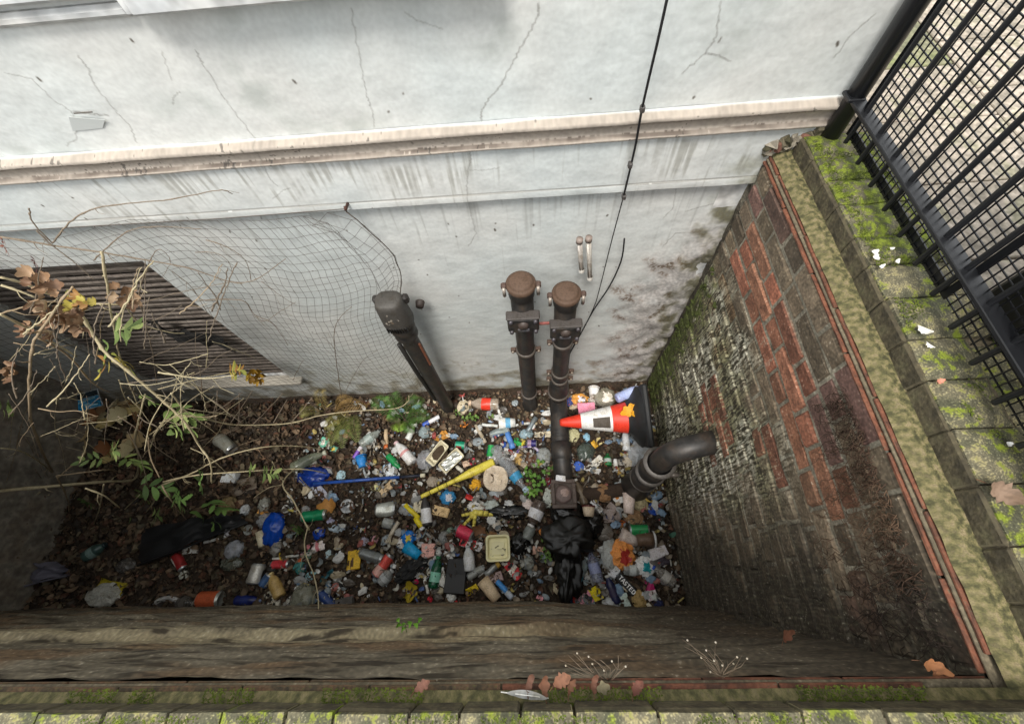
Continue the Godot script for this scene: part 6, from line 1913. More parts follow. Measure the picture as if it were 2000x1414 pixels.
	disc(["tub_lid", "small white lid right of the round disc with swirl", "lid", -2.432, 1.373, -0.014, 0.061, 0.057], {"col": "#e8e8e6"})
	can(["drink_can", "dark blue can at the near wall foot", "can", -2.185, 1.378, -0.678, 0.176, 0.060], {"col": "#1f3a72", "dent": 0.25})
	crumple(["plastic_bag", "clear bag with yellow remains left of the dark blue can", "bag", -2.346, 1.357, -0.152, 0.155, 0.175], {"col": "#8f9080", "alpha": 0.7})
	crumple(["drink_carton", "blue and white carton at the near wall foot", "carton", -2.380, 1.416, 0.088, 0.069, 0.063], {"col": "#6a86c8"})
	can(["food_can", "can with an orange label and silver end", "can", -2.959, 1.354, 0.033, 0.153, 0.099], {"col": "#c4603c", "end": "#b8bcb8"})
	bottle(["dark_bottle", "glossy dark blue bottle left of the round disc", "bottle", -2.708, 1.364, -0.013, 0.176, 0.057], {"col": "#1a2460", "label": "#1c2c6c", "cap": "#8090b8"})
	can(["drink_can", "crushed red can below the cream cup", "can", -2.543, 1.161, 0.012, 0.123, 0.053], {"col": "#d04048", "dent": 0.4})
	stick(["plastic_fork", "yellow plastic fork on the crushed red can", "fork", -2.553, 1.120, -1.276, 0.060, 0.021], {"col": "#e0c030"})
	stick(["drinking_straw", "white straw above the crushed red can", "straw", -2.521, 1.118, 0.093, 0.169, 0.017], {"col": "#dcdcd4"})
	crumple(["plastic_cup", "crushed teal cup right of the crushed red can", "cup", -2.408, 1.185, 0.024, 0.089, 0.075], {"col": "#3c7c78"})
	crumple(["paper_scrap", "pale aqua scrap below the crushed teal cup", "scrap", -2.332, 1.229, 0.152, 0.066, 0.049], {"col": "#a8d4dc"})
	sheet(["plastic_sliver", "dark teal plastic blade", "plastic piece", -2.221, 1.230, 0.561, 0.101, 0.035], {"col": "#1e5c68"})
	sheet(["plastic_dish", "small white dish on the black sheet edge", "dish", -3.205, 1.061, 0.045, 0.100, 0.044], {"col": "#dcdcd4"})
	stick(["drinking_straw", "white straw along the edge of the black sheet", "straw", -3.050, 0.997, 0.252, 0.148, 0.020], {"col": "#e0e0dc"})
	can(["drink_can", "dull red can in the dark below the black sheet", "can", -3.254, 1.133, -0.824, 0.129, 0.062], {"col": "#a02c2c"})
	crumple(["plastic_net", "torn white net bag right of the black sheet", "net", -2.896, 1.064, -0.022, 0.137, 0.115], {"col": "#b0b4bc", "alpha": 0.7})
	disc(["tin_lid", "silver tin lid above the torn white net bag", "lid", -2.833, 0.941, -0.023, 0.068, 0.066], {"col": "#c0c4c0", "metal": 0.5})
	crumple(["plastic_film", "muddy clear film below the torn white net bag", "film", -2.897, 1.149, 0.028, 0.161, 0.088], {"col": "#6c7064", "alpha": 0.7})
	can(["drink_can", "slate blue can behind the tan bottle", "can", -2.618, 1.252, 0.968, 0.079, 0.064], {"col": "#3c5c88"})
	box(["metal_tray", "dark metal tray with a bright edge at the near wall foot", "tray", -2.084, 1.378, 0.160, 0.120, 0.047], {"col": "#4c4844", "h": 0.03})
	stick(["foil_strip", "bright foil strip on the dark metal tray", "foil", -2.070, 1.388, 0.349, 0.088, 0.012], {"col": "#e4e4e4"})
	crumple(["leaf_clump", "heap of olive leaves and paper right of the black sheet", "clump", -3.017, 0.780, 0.249, 0.125, 0.112], {"col": "#6c5c3c"})
	crumple(["paper_ball", "grey white paper ball above the black sheet end", "paper", -2.888, 0.814, -0.022, 0.073, 0.073], {"col": "#b8bcc0"})
	crumple(["plastic_film", "clear film above the orange wrapper and royal blue bag", "film", -2.762, 0.780, 0.135, 0.083, 0.101], {"col": "#a8aaa0", "alpha": 0.6})
	sheet(["snack_wrapper", "orange wrapper above the shiny royal blue bag", "wrapper", -2.761, 0.844, -0.346, 0.079, 0.054], {"col": "#d8983c"})
	disc(["screw_top", "white cap with a yellow straw above the royal blue bag", "cap", -2.600, 0.811, -0.105, 0.051, 0.055], {"col": "#d8d8d4"})
	stick(["plastic_straw", "short yellow straw above the royal blue bag", "straw", -2.569, 0.819, -0.340, 0.068, 0.016], {"col": "#dcd06c"})
	crumple(["paper_scrap", "white scrap at the right tip of the black sheet", "scrap", -2.973, 0.951, -0.023, 0.055, 0.063], {"col": "#dcdce0"})
	crumple(["plastic_film", "clear wrinkled film below the cream cup", "film", -2.602, 1.064, 0.158, 0.087, 0.097], {"col": "#a09c94", "alpha": 0.65})
	crumple(["paper_scrap", "pale blue scrap right of the pink striped wrapper", "scrap", -2.235, 1.109, -0.018, 0.051, 0.055], {"col": "#c4dce4"})
	crumple(["paper_scrap", "white scrap two steps left of the yellow packet", "scrap", -2.158, 1.107, -0.017, 0.038, 0.046], {"col": "#e4e6e8"})
	crumple(["plastic_film", "clear film bundle above the dark blue can", "film", -2.153, 1.245, -0.017, 0.058, 0.080], {"col": "#b0b0ac", "alpha": 0.65})
	crumple(["paper_scrap", "dusty pink scrap below the pink striped wrapper", "scrap", -2.396, 1.114, -0.077, 0.066, 0.051], {"col": "#b88c94"})
	crumple(["orange_peel", "orange peel below the dusty pink scrap", "peel", -2.421, 1.138, 0.093, 0.034, 0.034], {"col": "#d8642c"})
	sheet(["plastic_film", "lilac film right of the emerald can", "film", -2.241, 0.921, -0.725, 0.101, 0.044], {"col": "#b8b4d0"})
	crumple(["paper_tissue", "pale blue white tissue right of the small blue bag", "tissue", -2.214, 0.945, -0.092, 0.117, 0.053], {"col": "#b8c8d4"})
	bottle(["green_bottle", "dull green bottle in the dark left of the black sheet", "bottle", -3.870, 1.053, 0.592, 0.139, 0.077], {"col": "#3c5450", "label": "#7c9490", "cap": "#26383a"})
	crumple(["plastic_bag", "dirty white bag in the dark corner", "bag", -3.683, 1.319, -0.014, 0.231, 0.138], {"col": "#b4b4ac"})
	sheet(["yellow_wrapper", "dull yellow wrapper on the dirty white bag", "wrapper", -3.663, 1.277, -0.156, 0.211, 0.078], {"col": "#b4a41c"})
	arc(["plastic_strip", "curled white plastic strip at the near wall foot", "strip", -3.236, 1.405, -0.201, 0.188, 0.033], {"col": "#b8b8b8"})
	crumple(["plastic_film", "grey clear film in the dark left of the dull red can", "film", -3.614, 1.148, 0.094, 0.138, 0.089], {"col": "#6c6864", "alpha": 0.7})
	crumple(["paper_scrap", "grey white scrap below the dull red can", "scrap", -3.208, 1.211, -0.017, 0.060, 0.059], {"col": "#c0c0b4"})
	box(["paper_label", "white paper label on the black sheet", "paper", -3.298, 1.010, -0.056, 0.108, 0.044], {"col": "#d8d8d4", "h": 0.004, "lift": 0.04})
	bottle(["clear_bottle", "dark clear bottle left of the orange labelled can", "bottle", -3.114, 1.372, -0.081, 0.106, 0.075], {"col": "#5c5854", "label": "#58544f", "cap": "#8c8880", "alpha": 0.6})
	sheet(["plastic_sliver", "dull green plastic blade at the near wall foot", "plastic piece", -3.670, 1.415, 0.377, 0.122, 0.034], {"col": "#5c6450"})
	disc(["screw_top", "small beige lid in the dark above the yellow wrapper", "lid", -3.845, 1.131, -0.020, 0.068, 0.057], {"col": "#7c7468"})

# ------------------------------------------------------------------ plants
func build_plants() -> void:
	leaf_shapes = [leaf_mesh(1.0, 0.36, 0.25, 0), leaf_mesh(1.0, 0.42, 0.45, 0), leaf_mesh(1.0, 0.34, 0.12, 4)]
	dry_shapes = [leaf_mesh(1.0, 0.75, 1.5, 3), leaf_mesh(1.0, 0.6, 2.1, 2), leaf_mesh(1.0, 0.7, 1.1, 3)]
	var bark := mt("#9c8a70", 0.8)
	var pale := mt("#b4a888", 0.75)
	var thin := mt("#7d7060", 0.8)
	var green := ["#748a4c", "#839a58", "#667c44", "#98a866"]
	var deep := ["#4e6a34", "#5b7a3c", "#6e8f4a"]
	var yellow := ["#a89a48", "#b4a850", "#8f9448", "#96703c"]
	var dry := ["#94765a", "#a3886c", "#7d604a", "#b49c80"]
	var shrub_at := Vector3(-4.437, -0.055, 0.547)
	var shrub := thing("leafy_shrub", "tangled shrub with green and yellow leaves rooted in the dark left corner", "shrub", shrub_at)
	stem(shrub, shrub_at, [Vector3(-4.437, -0.055, 0.547), Vector3(-3.974, 0.433, 0.547), Vector3(-3.364, 1.057, 0.531), Vector3(-2.939, 1.444, 0.515), Vector3(-2.655, 1.689, 0.499), Vector3(-2.559, 1.763, 0.482), Vector3(-2.345, 1.899, 0.466), Vector3(-2.222, 1.974, 0.450)], 0.0072, 0.0032, bark, "stem")
	stem(shrub, shrub_at, [Vector3(-4.352, 0.023, 0.547), Vector3(-3.988, 0.440, 0.565), Vector3(-3.742, 0.760, 0.582), Vector3(-3.694, 0.892, 0.600)], 0.0048, 0.0032, pale, "stem")
	stem(shrub, shrub_at, [Vector3(-4.045, 0.535, 0.750), Vector3(-3.789, 0.412, 0.700), Vector3(-3.715, 0.246, 0.650), Vector3(-3.741, 0.041, 0.600), Vector3(-3.731, 0.021, 0.550), Vector3(-3.480, 0.312, 0.500), Vector3(-3.366, 0.490, 0.450), Vector3(-3.017, 0.857, 0.400), Vector3(-2.929, 0.953, 0.350)], 0.0096, 0.0040, pale, "stem")
	stem(shrub, shrub_at, [Vector3(-2.595, 1.671, 0.300), Vector3(-2.616, 1.553, 0.356), Vector3(-2.583, 1.507, 0.412), Vector3(-2.533, 1.411, 0.469), Vector3(-2.520, 1.227, 0.525), Vector3(-2.500, 1.105, 0.581), Vector3(-2.557, 0.912, 0.637), Vector3(-2.557, 0.812, 0.694), Vector3(-2.709, 0.568, 0.750)], 0.0064, 0.0040, pale, "stem")
	stem(shrub, shrub_at, [Vector3(-2.600, 1.856, 0.450), Vector3(-2.721, 1.650, 0.400), Vector3(-2.866, 1.388, 0.350)], 0.0048, 0.0032, pale, "stem")
	stem(shrub, shrub_at, [Vector3(-2.751, 1.629, 0.400), Vector3(-2.854, 1.433, 0.367), Vector3(-3.104, 1.085, 0.333), Vector3(-3.212, 0.893, 0.300)], 0.0048, 0.0024, bark, "stem")
	stem(shrub, shrub_at, [Vector3(-2.477, 1.979, 0.400), Vector3(-2.481, 1.907, 0.375), Vector3(-2.514, 1.815, 0.350)], 0.0040, 0.0024, pale, "stem")
	stem(shrub, shrub_at, [Vector3(-2.521, 1.944, 0.400), Vector3(-2.493, 1.899, 0.400), Vector3(-2.485, 1.873, 0.400)], 0.0040, 0.0024, pale, "stem")
	stem(shrub, shrub_at, [Vector3(-2.704, 1.794, 0.400), Vector3(-2.673, 1.776, 0.367), Vector3(-2.600, 1.761, 0.333), Vector3(-2.571, 1.700, 0.300)], 0.0032, 0.0024, bark, "stem")
	stem(shrub, shrub_at, [Vector3(-2.355, 1.856, 0.200), Vector3(-2.480, 1.686, 0.238), Vector3(-2.655, 1.458, 0.275), Vector3(-2.817, 1.230, 0.312), Vector3(-3.095, 0.816, 0.350)], 0.0048, 0.0024, pale, "stem")
	stem(shrub, shrub_at, [Vector3(-2.655, 1.636, 0.250), Vector3(-2.566, 1.593, 0.230), Vector3(-2.552, 1.545, 0.210), Vector3(-2.634, 1.385, 0.190), Vector3(-2.592, 1.270, 0.170), Vector3(-2.563, 1.226, 0.150)], 0.0040, 0.0020, pale, "stem")
	stem(shrub, shrub_at, [Vector3(-3.588, 0.652, 0.700), Vector3(-3.416, 0.553, 0.650), Vector3(-3.582, 0.313, 0.600)], 0.0040, 0.0024, bark, "stem")
	stem(shrub, shrub_at, [Vector3(-3.489, 0.733, 0.720), Vector3(-3.974, 0.194, 0.760), Vector3(-4.262, -0.091, 0.800)], 0.0040, 0.0024, bark, "stem")
	stem(shrub, shrub_at, [Vector3(-3.311, 0.623, 0.750), Vector3(-3.621, 0.299, 0.825), Vector3(-4.131, -0.190, 0.900)], 0.0040, 0.0024, pale, "stem")
	stem(shrub, shrub_at, [Vector3(-3.390, 0.290, 0.750), Vector3(-3.999, -0.219, 0.800), Vector3(-3.684, 0.130, 0.850)], 0.0032, 0.0024, pale, "stem")
	stem(shrub, shrub_at, [Vector3(-3.366, 0.185, 0.750), Vector3(-3.586, -0.017, 0.800), Vector3(-4.210, -0.609, 0.850)], 0.0040, 0.0024, pale, "stem")
	stem(shrub, shrub_at, [Vector3(-3.254, 0.167, 0.800), Vector3(-3.511, -0.206, 0.850), Vector3(-4.069, -0.918, 0.900)], 0.0032, 0.0024, bark, "stem")
	stem(shrub, shrub_at, [Vector3(-3.422, 0.140, 0.800), Vector3(-3.715, -0.245, 0.850), Vector3(-3.781, -0.381, 0.900)], 0.0032, 0.0024, bark, "stem")
	stem(shrub, shrub_at, [Vector3(-3.030, 0.540, 0.750), Vector3(-3.076, 0.363, 0.825), Vector3(-3.588, -0.540, 0.900)], 0.0048, 0.0024, bark, "stem")
	stem(shrub, shrub_at, [Vector3(-4.177, 0.222, 0.700), Vector3(-4.620, -0.059, 0.750), Vector3(-5.335, -0.542, 0.800)], 0.0048, 0.0040, pale, "stem")
	stem(shrub, shrub_at, [Vector3(-4.218, 0.127, 0.700), Vector3(-4.558, -0.087, 0.775), Vector3(-4.865, -0.251, 0.850)], 0.0048, 0.0040, pale, "stem")
	stem(shrub, shrub_at, [Vector3(-3.248, 0.769, 0.800), Vector3(-3.222, 0.672, 0.825), Vector3(-3.355, 0.431, 0.850)], 0.0048, 0.0032, pale, "stem")
	stem(shrub, shrub_at, [Vector3(-3.632, 0.605, 0.700), Vector3(-3.547, 0.639, 0.650), Vector3(-3.557, 0.590, 0.600)], 0.0032, 0.0024, bark, "stem")
	stem(shrub, shrub_at, [Vector3(-3.074, 0.703, 0.500), Vector3(-3.090, 0.621, 0.600), Vector3(-3.080, 0.523, 0.700)], 0.0040, 0.0032, bark, "stem")
	stem(shrub, shrub_at, [Vector3(-2.899, 0.812, 0.450), Vector3(-3.111, 0.625, 0.475), Vector3(-3.280, 0.448, 0.500)], 0.0040, 0.0024, pale, "stem")
	leaflets(shrub, Vector3(-2.602, 1.495, 0.300) - shrub_at, Vector3(0.098, 0.032, 0.016), 9, 0.084, green, 1.00)
	leaflets(shrub, Vector3(-2.711, 1.411, 0.300) - shrub_at, Vector3(-0.108, -0.086, 0.021), 5, 0.056, green, 1.00)
	leaflets(shrub, Vector3(-2.774, 1.299, 0.300) - shrub_at, Vector3(-0.013, -0.041, 0.006), 9, 0.070, yellow, 1.20)
	leaflets(shrub, Vector3(-2.873, 1.244, 0.300) - shrub_at, Vector3(-0.058, -0.039, 0.010), 6, 0.070, yellow, 1.00)
	leaflets(shrub, Vector3(-2.711, 1.012, 0.450) - shrub_at, Vector3(0.021, -0.078, 0.012), 9, 0.084, green, 1.00)
	leaflets(shrub, Vector3(-2.832, 0.833, 0.450) - shrub_at, Vector3(-0.107, -0.170, 0.030), 8, 0.091, green, 1.00)
	leaflets(shrub, Vector3(-2.756, 0.850, 0.450) - shrub_at, Vector3(-0.072, -0.170, 0.028), 7, 0.098, green, 0.90)
	leaflets(shrub, Vector3(-3.205, 0.752, 0.600) - shrub_at, Vector3(0.141, 0.087, 0.025), 8, 0.070, green, 1.10)
	leaflets(shrub, Vector3(-3.233, 0.640, 0.600) - shrub_at, Vector3(0.007, -0.061, 0.009), 9, 0.070, green, 1.10)
	leaflets(shrub, Vector3(-3.379, 0.629, 0.600) - shrub_at, Vector3(-0.056, 0.007, 0.008), 7, 0.063, green, 1.00)
	leaflets(shrub, Vector3(-3.248, 0.516, 0.600) - shrub_at, Vector3(-0.094, -0.151, 0.027), 8, 0.070, green, 1.00)
	leaflets(shrub, Vector3(-3.336, 0.363, 0.700) - shrub_at, Vector3(0.064, -0.044, 0.012), 7, 0.084, deep, 1.00)
	leaflets(shrub, Vector3(-3.536, 0.117, 0.700) - shrub_at, Vector3(-0.253, -0.355, 0.065), 6, 0.084, green, 0.80)
	leaflets(shrub, Vector3(-3.058, 0.397, 0.800) - shrub_at, Vector3(0.136, 0.069, 0.023), 9, 0.077, deep, 1.00)
	leaflets(shrub, Vector3(-3.092, 0.302, 0.800) - shrub_at, Vector3(-0.241, -0.372, 0.067), 7, 0.077, green, 1.00)
	leaflets(shrub, Vector3(-2.575, 0.808, 0.800) - shrub_at, Vector3(0.114, 0.135, 0.027), 7, 0.084, deep, 1.00)
	leaflets(shrub, Vector3(-2.704, 0.563, 0.850) - shrub_at, Vector3(0.006, -0.076, 0.011), 9, 0.091, deep, 1.00)
	leaflets(shrub, Vector3(-3.090, 0.077, 0.850) - shrub_at, Vector3(-0.384, -0.543, 0.100), 6, 0.084, deep, 1.00)
	leaflets(shrub, Vector3(-4.893, -2.297, 0.950) - shrub_at, Vector3(-0.945, -1.096, 0.217), 8, 0.112, deep, 0.80)
	leaflets(shrub, Vector3(-4.672, -2.087, 0.950) - shrub_at, Vector3(0.331, 0.291, 0.066), 7, 0.112, deep, 0.80)
	leaflets(shrub, Vector3(-3.741, -0.239, 0.850) - shrub_at, Vector3(0.084, -0.019, 0.013), 8, 0.084, green, 1.00)
	leaflets(shrub, Vector3(-3.736, -0.055, 0.800) - shrub_at, Vector3(-0.203, -0.249, 0.048), 3, 0.098, green, 0.70)
	leaflets(shrub, Vector3(-3.436, 0.079, 0.850) - shrub_at, Vector3(0.173, 0.120, 0.032), 6, 0.070, green, 0.90)
	leaflets(shrub, Vector3(-3.847, 0.215, 0.750) - shrub_at, Vector3(-0.046, -0.099, 0.016), 7, 0.070, deep, 0.90)
	leaflets(shrub, Vector3(-2.911, 0.190, 0.900) - shrub_at, Vector3(-0.402, -0.570, 0.105), 5, 0.070, deep, 0.70)
	leaflets(shrub, Vector3(-3.152, 0.627, 0.450) - shrub_at, Vector3(0.058, 0.052, 0.012), 4, 0.042, yellow, 1.00)
	leaflets(shrub, Vector3(-2.949, 0.955, 0.350) - shrub_at, Vector3(-0.006, -0.073, 0.011), 5, 0.056, green, 1.00)
	leaflets(shrub, Vector3(-3.399, 1.169, 0.500) - shrub_at, Vector3(0.062, 0.021, 0.010), 6, 0.070, green, 0.90)
	leaflets(shrub, Vector3(-2.519, 1.848, 0.380) - shrub_at, Vector3(-0.002, -0.012, 0.002), 8, 0.053, dry, 1.30)
	leaflets(shrub, Vector3(-2.533, 1.783, 0.380) - shrub_at, Vector3(0.002, -0.020, 0.003), 9, 0.056, dry, 1.30)
	leaflets(shrub, Vector3(-2.584, 1.696, 0.360) - shrub_at, Vector3(0.029, 0.004, 0.004), 8, 0.053, dry, 1.30)
	leaflets(shrub, Vector3(-2.665, 1.669, 0.380) - shrub_at, Vector3(-0.030, -0.035, 0.007), 7, 0.043, dry, 1.30)
	leaflets(shrub, Vector3(-2.668, 1.713, 0.400) - shrub_at, Vector3(-0.024, -0.012, 0.004), 6, 0.037, dry, 1.30)
	leaflets(shrub, Vector3(-2.408, 1.981, 0.400) - shrub_at, Vector3(0.004, -0.005, 0.001), 6, 0.043, dry, 1.30)
	leaflets(shrub, Vector3(-2.363, 1.962, 0.400) - shrub_at, Vector3(-0.015, -0.019, 0.004), 5, 0.037, dry, 1.30)
	leaflets(shrub, Vector3(-3.096, 1.402, 0.400) - shrub_at, Vector3(-0.055, -0.026, 0.009), 7, 0.050, dry, 1.30)
	leaflets(shrub, Vector3(-2.484, 1.683, 0.220) - shrub_at, Vector3(0.010, -0.021, 0.003), 7, 0.050, dry, 1.30)
	leaflets(shrub, Vector3(-2.488, 1.784, 0.350) - shrub_at, Vector3(0.011, -0.001, 0.002), 7, 0.049, yellow, 1.40)
	stem(shrub, shrub_at, [Vector3(-2.776, 1.583, 0.330), Vector3(-2.731, 1.601, 0.306), Vector3(-2.700, 1.599, 0.282), Vector3(-2.680, 1.582, 0.259)], 0.0021, 0.0008, pale, "twig")
	stem(shrub, shrub_at, [Vector3(-4.633, -1.296, 0.312), Vector3(-3.857, -0.509, 0.293), Vector3(-3.308, 0.091, 0.274), Vector3(-2.922, 0.548, 0.255)], 0.0026, 0.0008, pale, "twig")
	stem(shrub, shrub_at, [Vector3(-4.189, 0.482, 0.380), Vector3(-4.143, 0.409, 0.380), Vector3(-3.975, 0.441, 0.380), Vector3(-3.931, 0.359, 0.380)], 0.0016, 0.0008, pale, "twig")
	stem(shrub, shrub_at, [Vector3(-4.732, -0.944, 0.486), Vector3(-5.171, -1.591, 0.506), Vector3(-5.751, -2.455, 0.525), Vector3(-6.221, -3.301, 0.545)], 0.0012, 0.0008, thin, "twig")
	stem(shrub, shrub_at, [Vector3(-5.482, -1.521, 0.615), Vector3(-4.626, -0.834, 0.622), Vector3(-4.057, -0.412, 0.629), Vector3(-3.462, 0.120, 0.635)], 0.0019, 0.0008, pale, "twig")
	stem(shrub, shrub_at, [Vector3(-3.179, 0.913, 0.707), Vector3(-2.814, 1.229, 0.712), Vector3(-2.540, 1.489, 0.717), Vector3(-2.340, 1.691, 0.722)], 0.0015, 0.0008, pale, "twig")
	stem(shrub, shrub_at, [Vector3(-2.411, 1.196, 0.337), Vector3(-2.320, 1.318, 0.321), Vector3(-2.250, 1.427, 0.305), Vector3(-2.181, 1.523, 0.288)], 0.0017, 0.0008, pale, "twig")
	stem(shrub, shrub_at, [Vector3(-2.099, 1.643, 0.668), Vector3(-2.200, 1.459, 0.656), Vector3(-2.274, 1.274, 0.644), Vector3(-2.351, 1.064, 0.632)], 0.0028, 0.0008, pale, "twig")
	stem(shrub, shrub_at, [Vector3(-2.191, 1.724, 0.662), Vector3(-2.066, 1.790, 0.689), Vector3(-1.952, 1.849, 0.716), Vector3(-1.842, 1.912, 0.744)], 0.0013, 0.0008, thin, "twig")
	stem(shrub, shrub_at, [Vector3(-3.080, 1.478, 0.318), Vector3(-3.056, 1.454, 0.317), Vector3(-3.012, 1.446, 0.316), Vector3(-3.007, 1.406, 0.315)], 0.0025, 0.0008, bark, "twig")
	stem(shrub, shrub_at, [Vector3(-2.202, 1.706, 0.521), Vector3(-2.141, 1.779, 0.497), Vector3(-2.089, 1.845, 0.473), Vector3(-2.038, 1.903, 0.449)], 0.0015, 0.0008, thin, "twig")
	stem(shrub, shrub_at, [Vector3(-2.165, 1.962, 0.691), Vector3(-2.015, 2.082, 0.724), Vector3(-1.892, 2.187, 0.757), Vector3(-1.771, 2.281, 0.789)], 0.0018, 0.0008, thin, "twig")
	stem(shrub, shrub_at, [Vector3(-1.849, 2.122, 0.705), Vector3(-1.723, 2.211, 0.712), Vector3(-1.617, 2.293, 0.719), Vector3(-1.526, 2.359, 0.726)], 0.0026, 0.0008, pale, "twig")
	stem(shrub, shrub_at, [Vector3(-2.587, 1.173, 0.730), Vector3(-2.366, 1.413, 0.694), Vector3(-2.202, 1.556, 0.657), Vector3(-2.081, 1.624, 0.620)], 0.0027, 0.0008, pale, "twig")
	stem(shrub, shrub_at, [Vector3(-2.039, 1.751, 0.610), Vector3(-2.043, 1.650, 0.628), Vector3(-2.048, 1.536, 0.647), Vector3(-2.044, 1.414, 0.665)], 0.0015, 0.0008, pale, "twig")
	stem(shrub, shrub_at, [Vector3(-4.656, 0.063, 0.652), Vector3(-3.795, 0.731, 0.662), Vector3(-3.224, 1.169, 0.671), Vector3(-2.830, 1.448, 0.680)], 0.0017, 0.0008, bark, "twig")
	stem(shrub, shrub_at, [Vector3(-2.683, 0.855, 0.351), Vector3(-2.540, 1.068, 0.317), Vector3(-2.447, 1.239, 0.283), Vector3(-2.349, 1.385, 0.248)], 0.0027, 0.0008, thin, "twig")
	stem(shrub, shrub_at, [Vector3(-2.762, 1.463, 0.504), Vector3(-2.511, 1.717, 0.527), Vector3(-2.276, 1.920, 0.550), Vector3(-2.093, 2.081, 0.572)], 0.0018, 0.0008, thin, "twig")
	stem(shrub, shrub_at, [Vector3(-3.778, 0.745, 0.495), Vector3(-4.220, 0.323, 0.470), Vector3(-4.863, -0.268, 0.444), Vector3(-5.585, -0.991, 0.418)], 0.0017, 0.0008, bark, "twig")
	stem(shrub, shrub_at, [Vector3(-4.823, -0.657, 0.379), Vector3(-3.955, 0.208, 0.406), Vector3(-3.369, 0.788, 0.432), Vector3(-2.964, 1.199, 0.458)], 0.0024, 0.0008, thin, "twig")
	stem(shrub, shrub_at, [Vector3(-2.026, 1.886, 0.570), Vector3(-1.950, 1.978, 0.547), Vector3(-1.886, 2.058, 0.524), Vector3(-1.835, 2.127, 0.501)], 0.0014, 0.0008, thin, "twig")
	stem(shrub, shrub_at, [Vector3(-3.020, 0.749, 0.510), Vector3(-2.681, 1.002, 0.515), Vector3(-2.389, 1.243, 0.520), Vector3(-2.174, 1.385, 0.525)], 0.0019, 0.0008, pale, "twig")
	stem(shrub, shrub_at, [Vector3(-3.523, 0.809, 0.495), Vector3(-3.670, 0.631, 0.524), Vector3(-3.878, 0.404, 0.553), Vector3(-4.162, 0.111, 0.582)], 0.0015, 0.0008, pale, "twig")
	stem(shrub, shrub_at, [Vector3(-3.483, 0.132, 0.707), Vector3(-2.981, 0.735, 0.711), Vector3(-2.655, 1.138, 0.715), Vector3(-2.455, 1.410, 0.720)], 0.0020, 0.0008, thin, "twig")
	stem(shrub, shrub_at, [Vector3(-3.482, -0.047, 0.563), Vector3(-3.595, -0.259, 0.594), Vector3(-3.753, -0.529, 0.625), Vector3(-4.036, -0.928, 0.656)], 0.0013, 0.0008, bark, "twig")
	stem(shrub, shrub_at, [Vector3(-3.819, -0.132, 0.436), Vector3(-3.803, -0.357, 0.448), Vector3(-3.741, -0.558, 0.459), Vector3(-3.732, -0.856, 0.471)], 0.0017, 0.0008, pale, "twig")
	stem(shrub, shrub_at, [Vector3(-2.354, 1.370, 0.661), Vector3(-2.239, 1.420, 0.664), Vector3(-2.175, 1.406, 0.668), Vector3(-2.093, 1.417, 0.671)], 0.0016, 0.0008, bark, "twig")
	stem(shrub, shrub_at, [Vector3(-2.812, 0.934, 0.580), Vector3(-2.402, 1.318, 0.608), Vector3(-2.101, 1.638, 0.635), Vector3(-1.868, 1.851, 0.663)], 0.0022, 0.0008, pale, "twig")
	stem(shrub, shrub_at, [Vector3(-3.239, 0.053, 0.515), Vector3(-3.057, 0.109, 0.484), Vector3(-2.813, 0.297, 0.454), Vector3(-2.654, 0.340, 0.424)], 0.0012, 0.0008, bark, "twig")
	stem(shrub, shrub_at, [Vector3(-3.402, 0.138, 0.418), Vector3(-3.169, 0.183, 0.401), Vector3(-2.864, 0.363, 0.384), Vector3(-2.548, 0.636, 0.368)], 0.0013, 0.0008, thin, "twig")
	stem(shrub, shrub_at, [Vector3(-3.244, 0.175, 0.378), Vector3(-3.102, 0.175, 0.344), Vector3(-2.945, 0.202, 0.309), Vector3(-2.744, 0.328, 0.275)], 0.0018, 0.0008, thin, "twig")
	stem(shrub, shrub_at, [Vector3(-2.355, 1.386, 0.680), Vector3(-2.328, 1.371, 0.659), Vector3(-2.279, 1.392, 0.638), Vector3(-2.223, 1.433, 0.616)], 0.0018, 0.0008, pale, "twig")
	stem(shrub, shrub_at, [Vector3(-2.596, 1.072, 0.313), Vector3(-2.509, 1.090, 0.284), Vector3(-2.404, 1.158, 0.256), Vector3(-2.320, 1.176, 0.227)], 0.0026, 0.0008, thin, "twig")
	stem(shrub, shrub_at, [Vector3(-3.765, 0.664, 0.383), Vector3(-3.468, 0.795, 0.412), Vector3(-3.312, 0.799, 0.441), Vector3(-3.212, 0.752, 0.469)], 0.0018, 0.0008, pale, "twig")
	stem(shrub, shrub_at, [Vector3(-2.252, 1.372, 0.710), Vector3(-2.171, 1.505, 0.673), Vector3(-2.100, 1.613, 0.636), Vector3(-2.027, 1.698, 0.598)], 0.0022, 0.0008, pale, "twig")
	stem(shrub, shrub_at, [Vector3(-3.989, -0.166, 0.515), Vector3(-4.004, -0.402, 0.498), Vector3(-4.196, -0.873, 0.481), Vector3(-4.132, -1.093, 0.464)], 0.0013, 0.0008, thin, "twig")
	stem(shrub, shrub_at, [Vector3(-3.336, 0.583, 0.337), Vector3(-3.631, 0.235, 0.315), Vector3(-3.992, -0.195, 0.293), Vector3(-4.452, -0.741, 0.272)], 0.0015, 0.0008, thin, "twig")
	stem(shrub, shrub_at, [Vector3(-3.328, 0.875, 0.528), Vector3(-3.163, 1.015, 0.505), Vector3(-3.027, 1.115, 0.482), Vector3(-2.920, 1.176, 0.458)], 0.0016, 0.0008, thin, "twig")
	stem(shrub, shrub_at, [Vector3(-5.501, -2.817, 0.396), Vector3(-4.457, -1.313, 0.419), Vector3(-3.726, -0.320, 0.442), Vector3(-3.259, 0.331, 0.465)], 0.0022, 0.0008, bark, "twig")
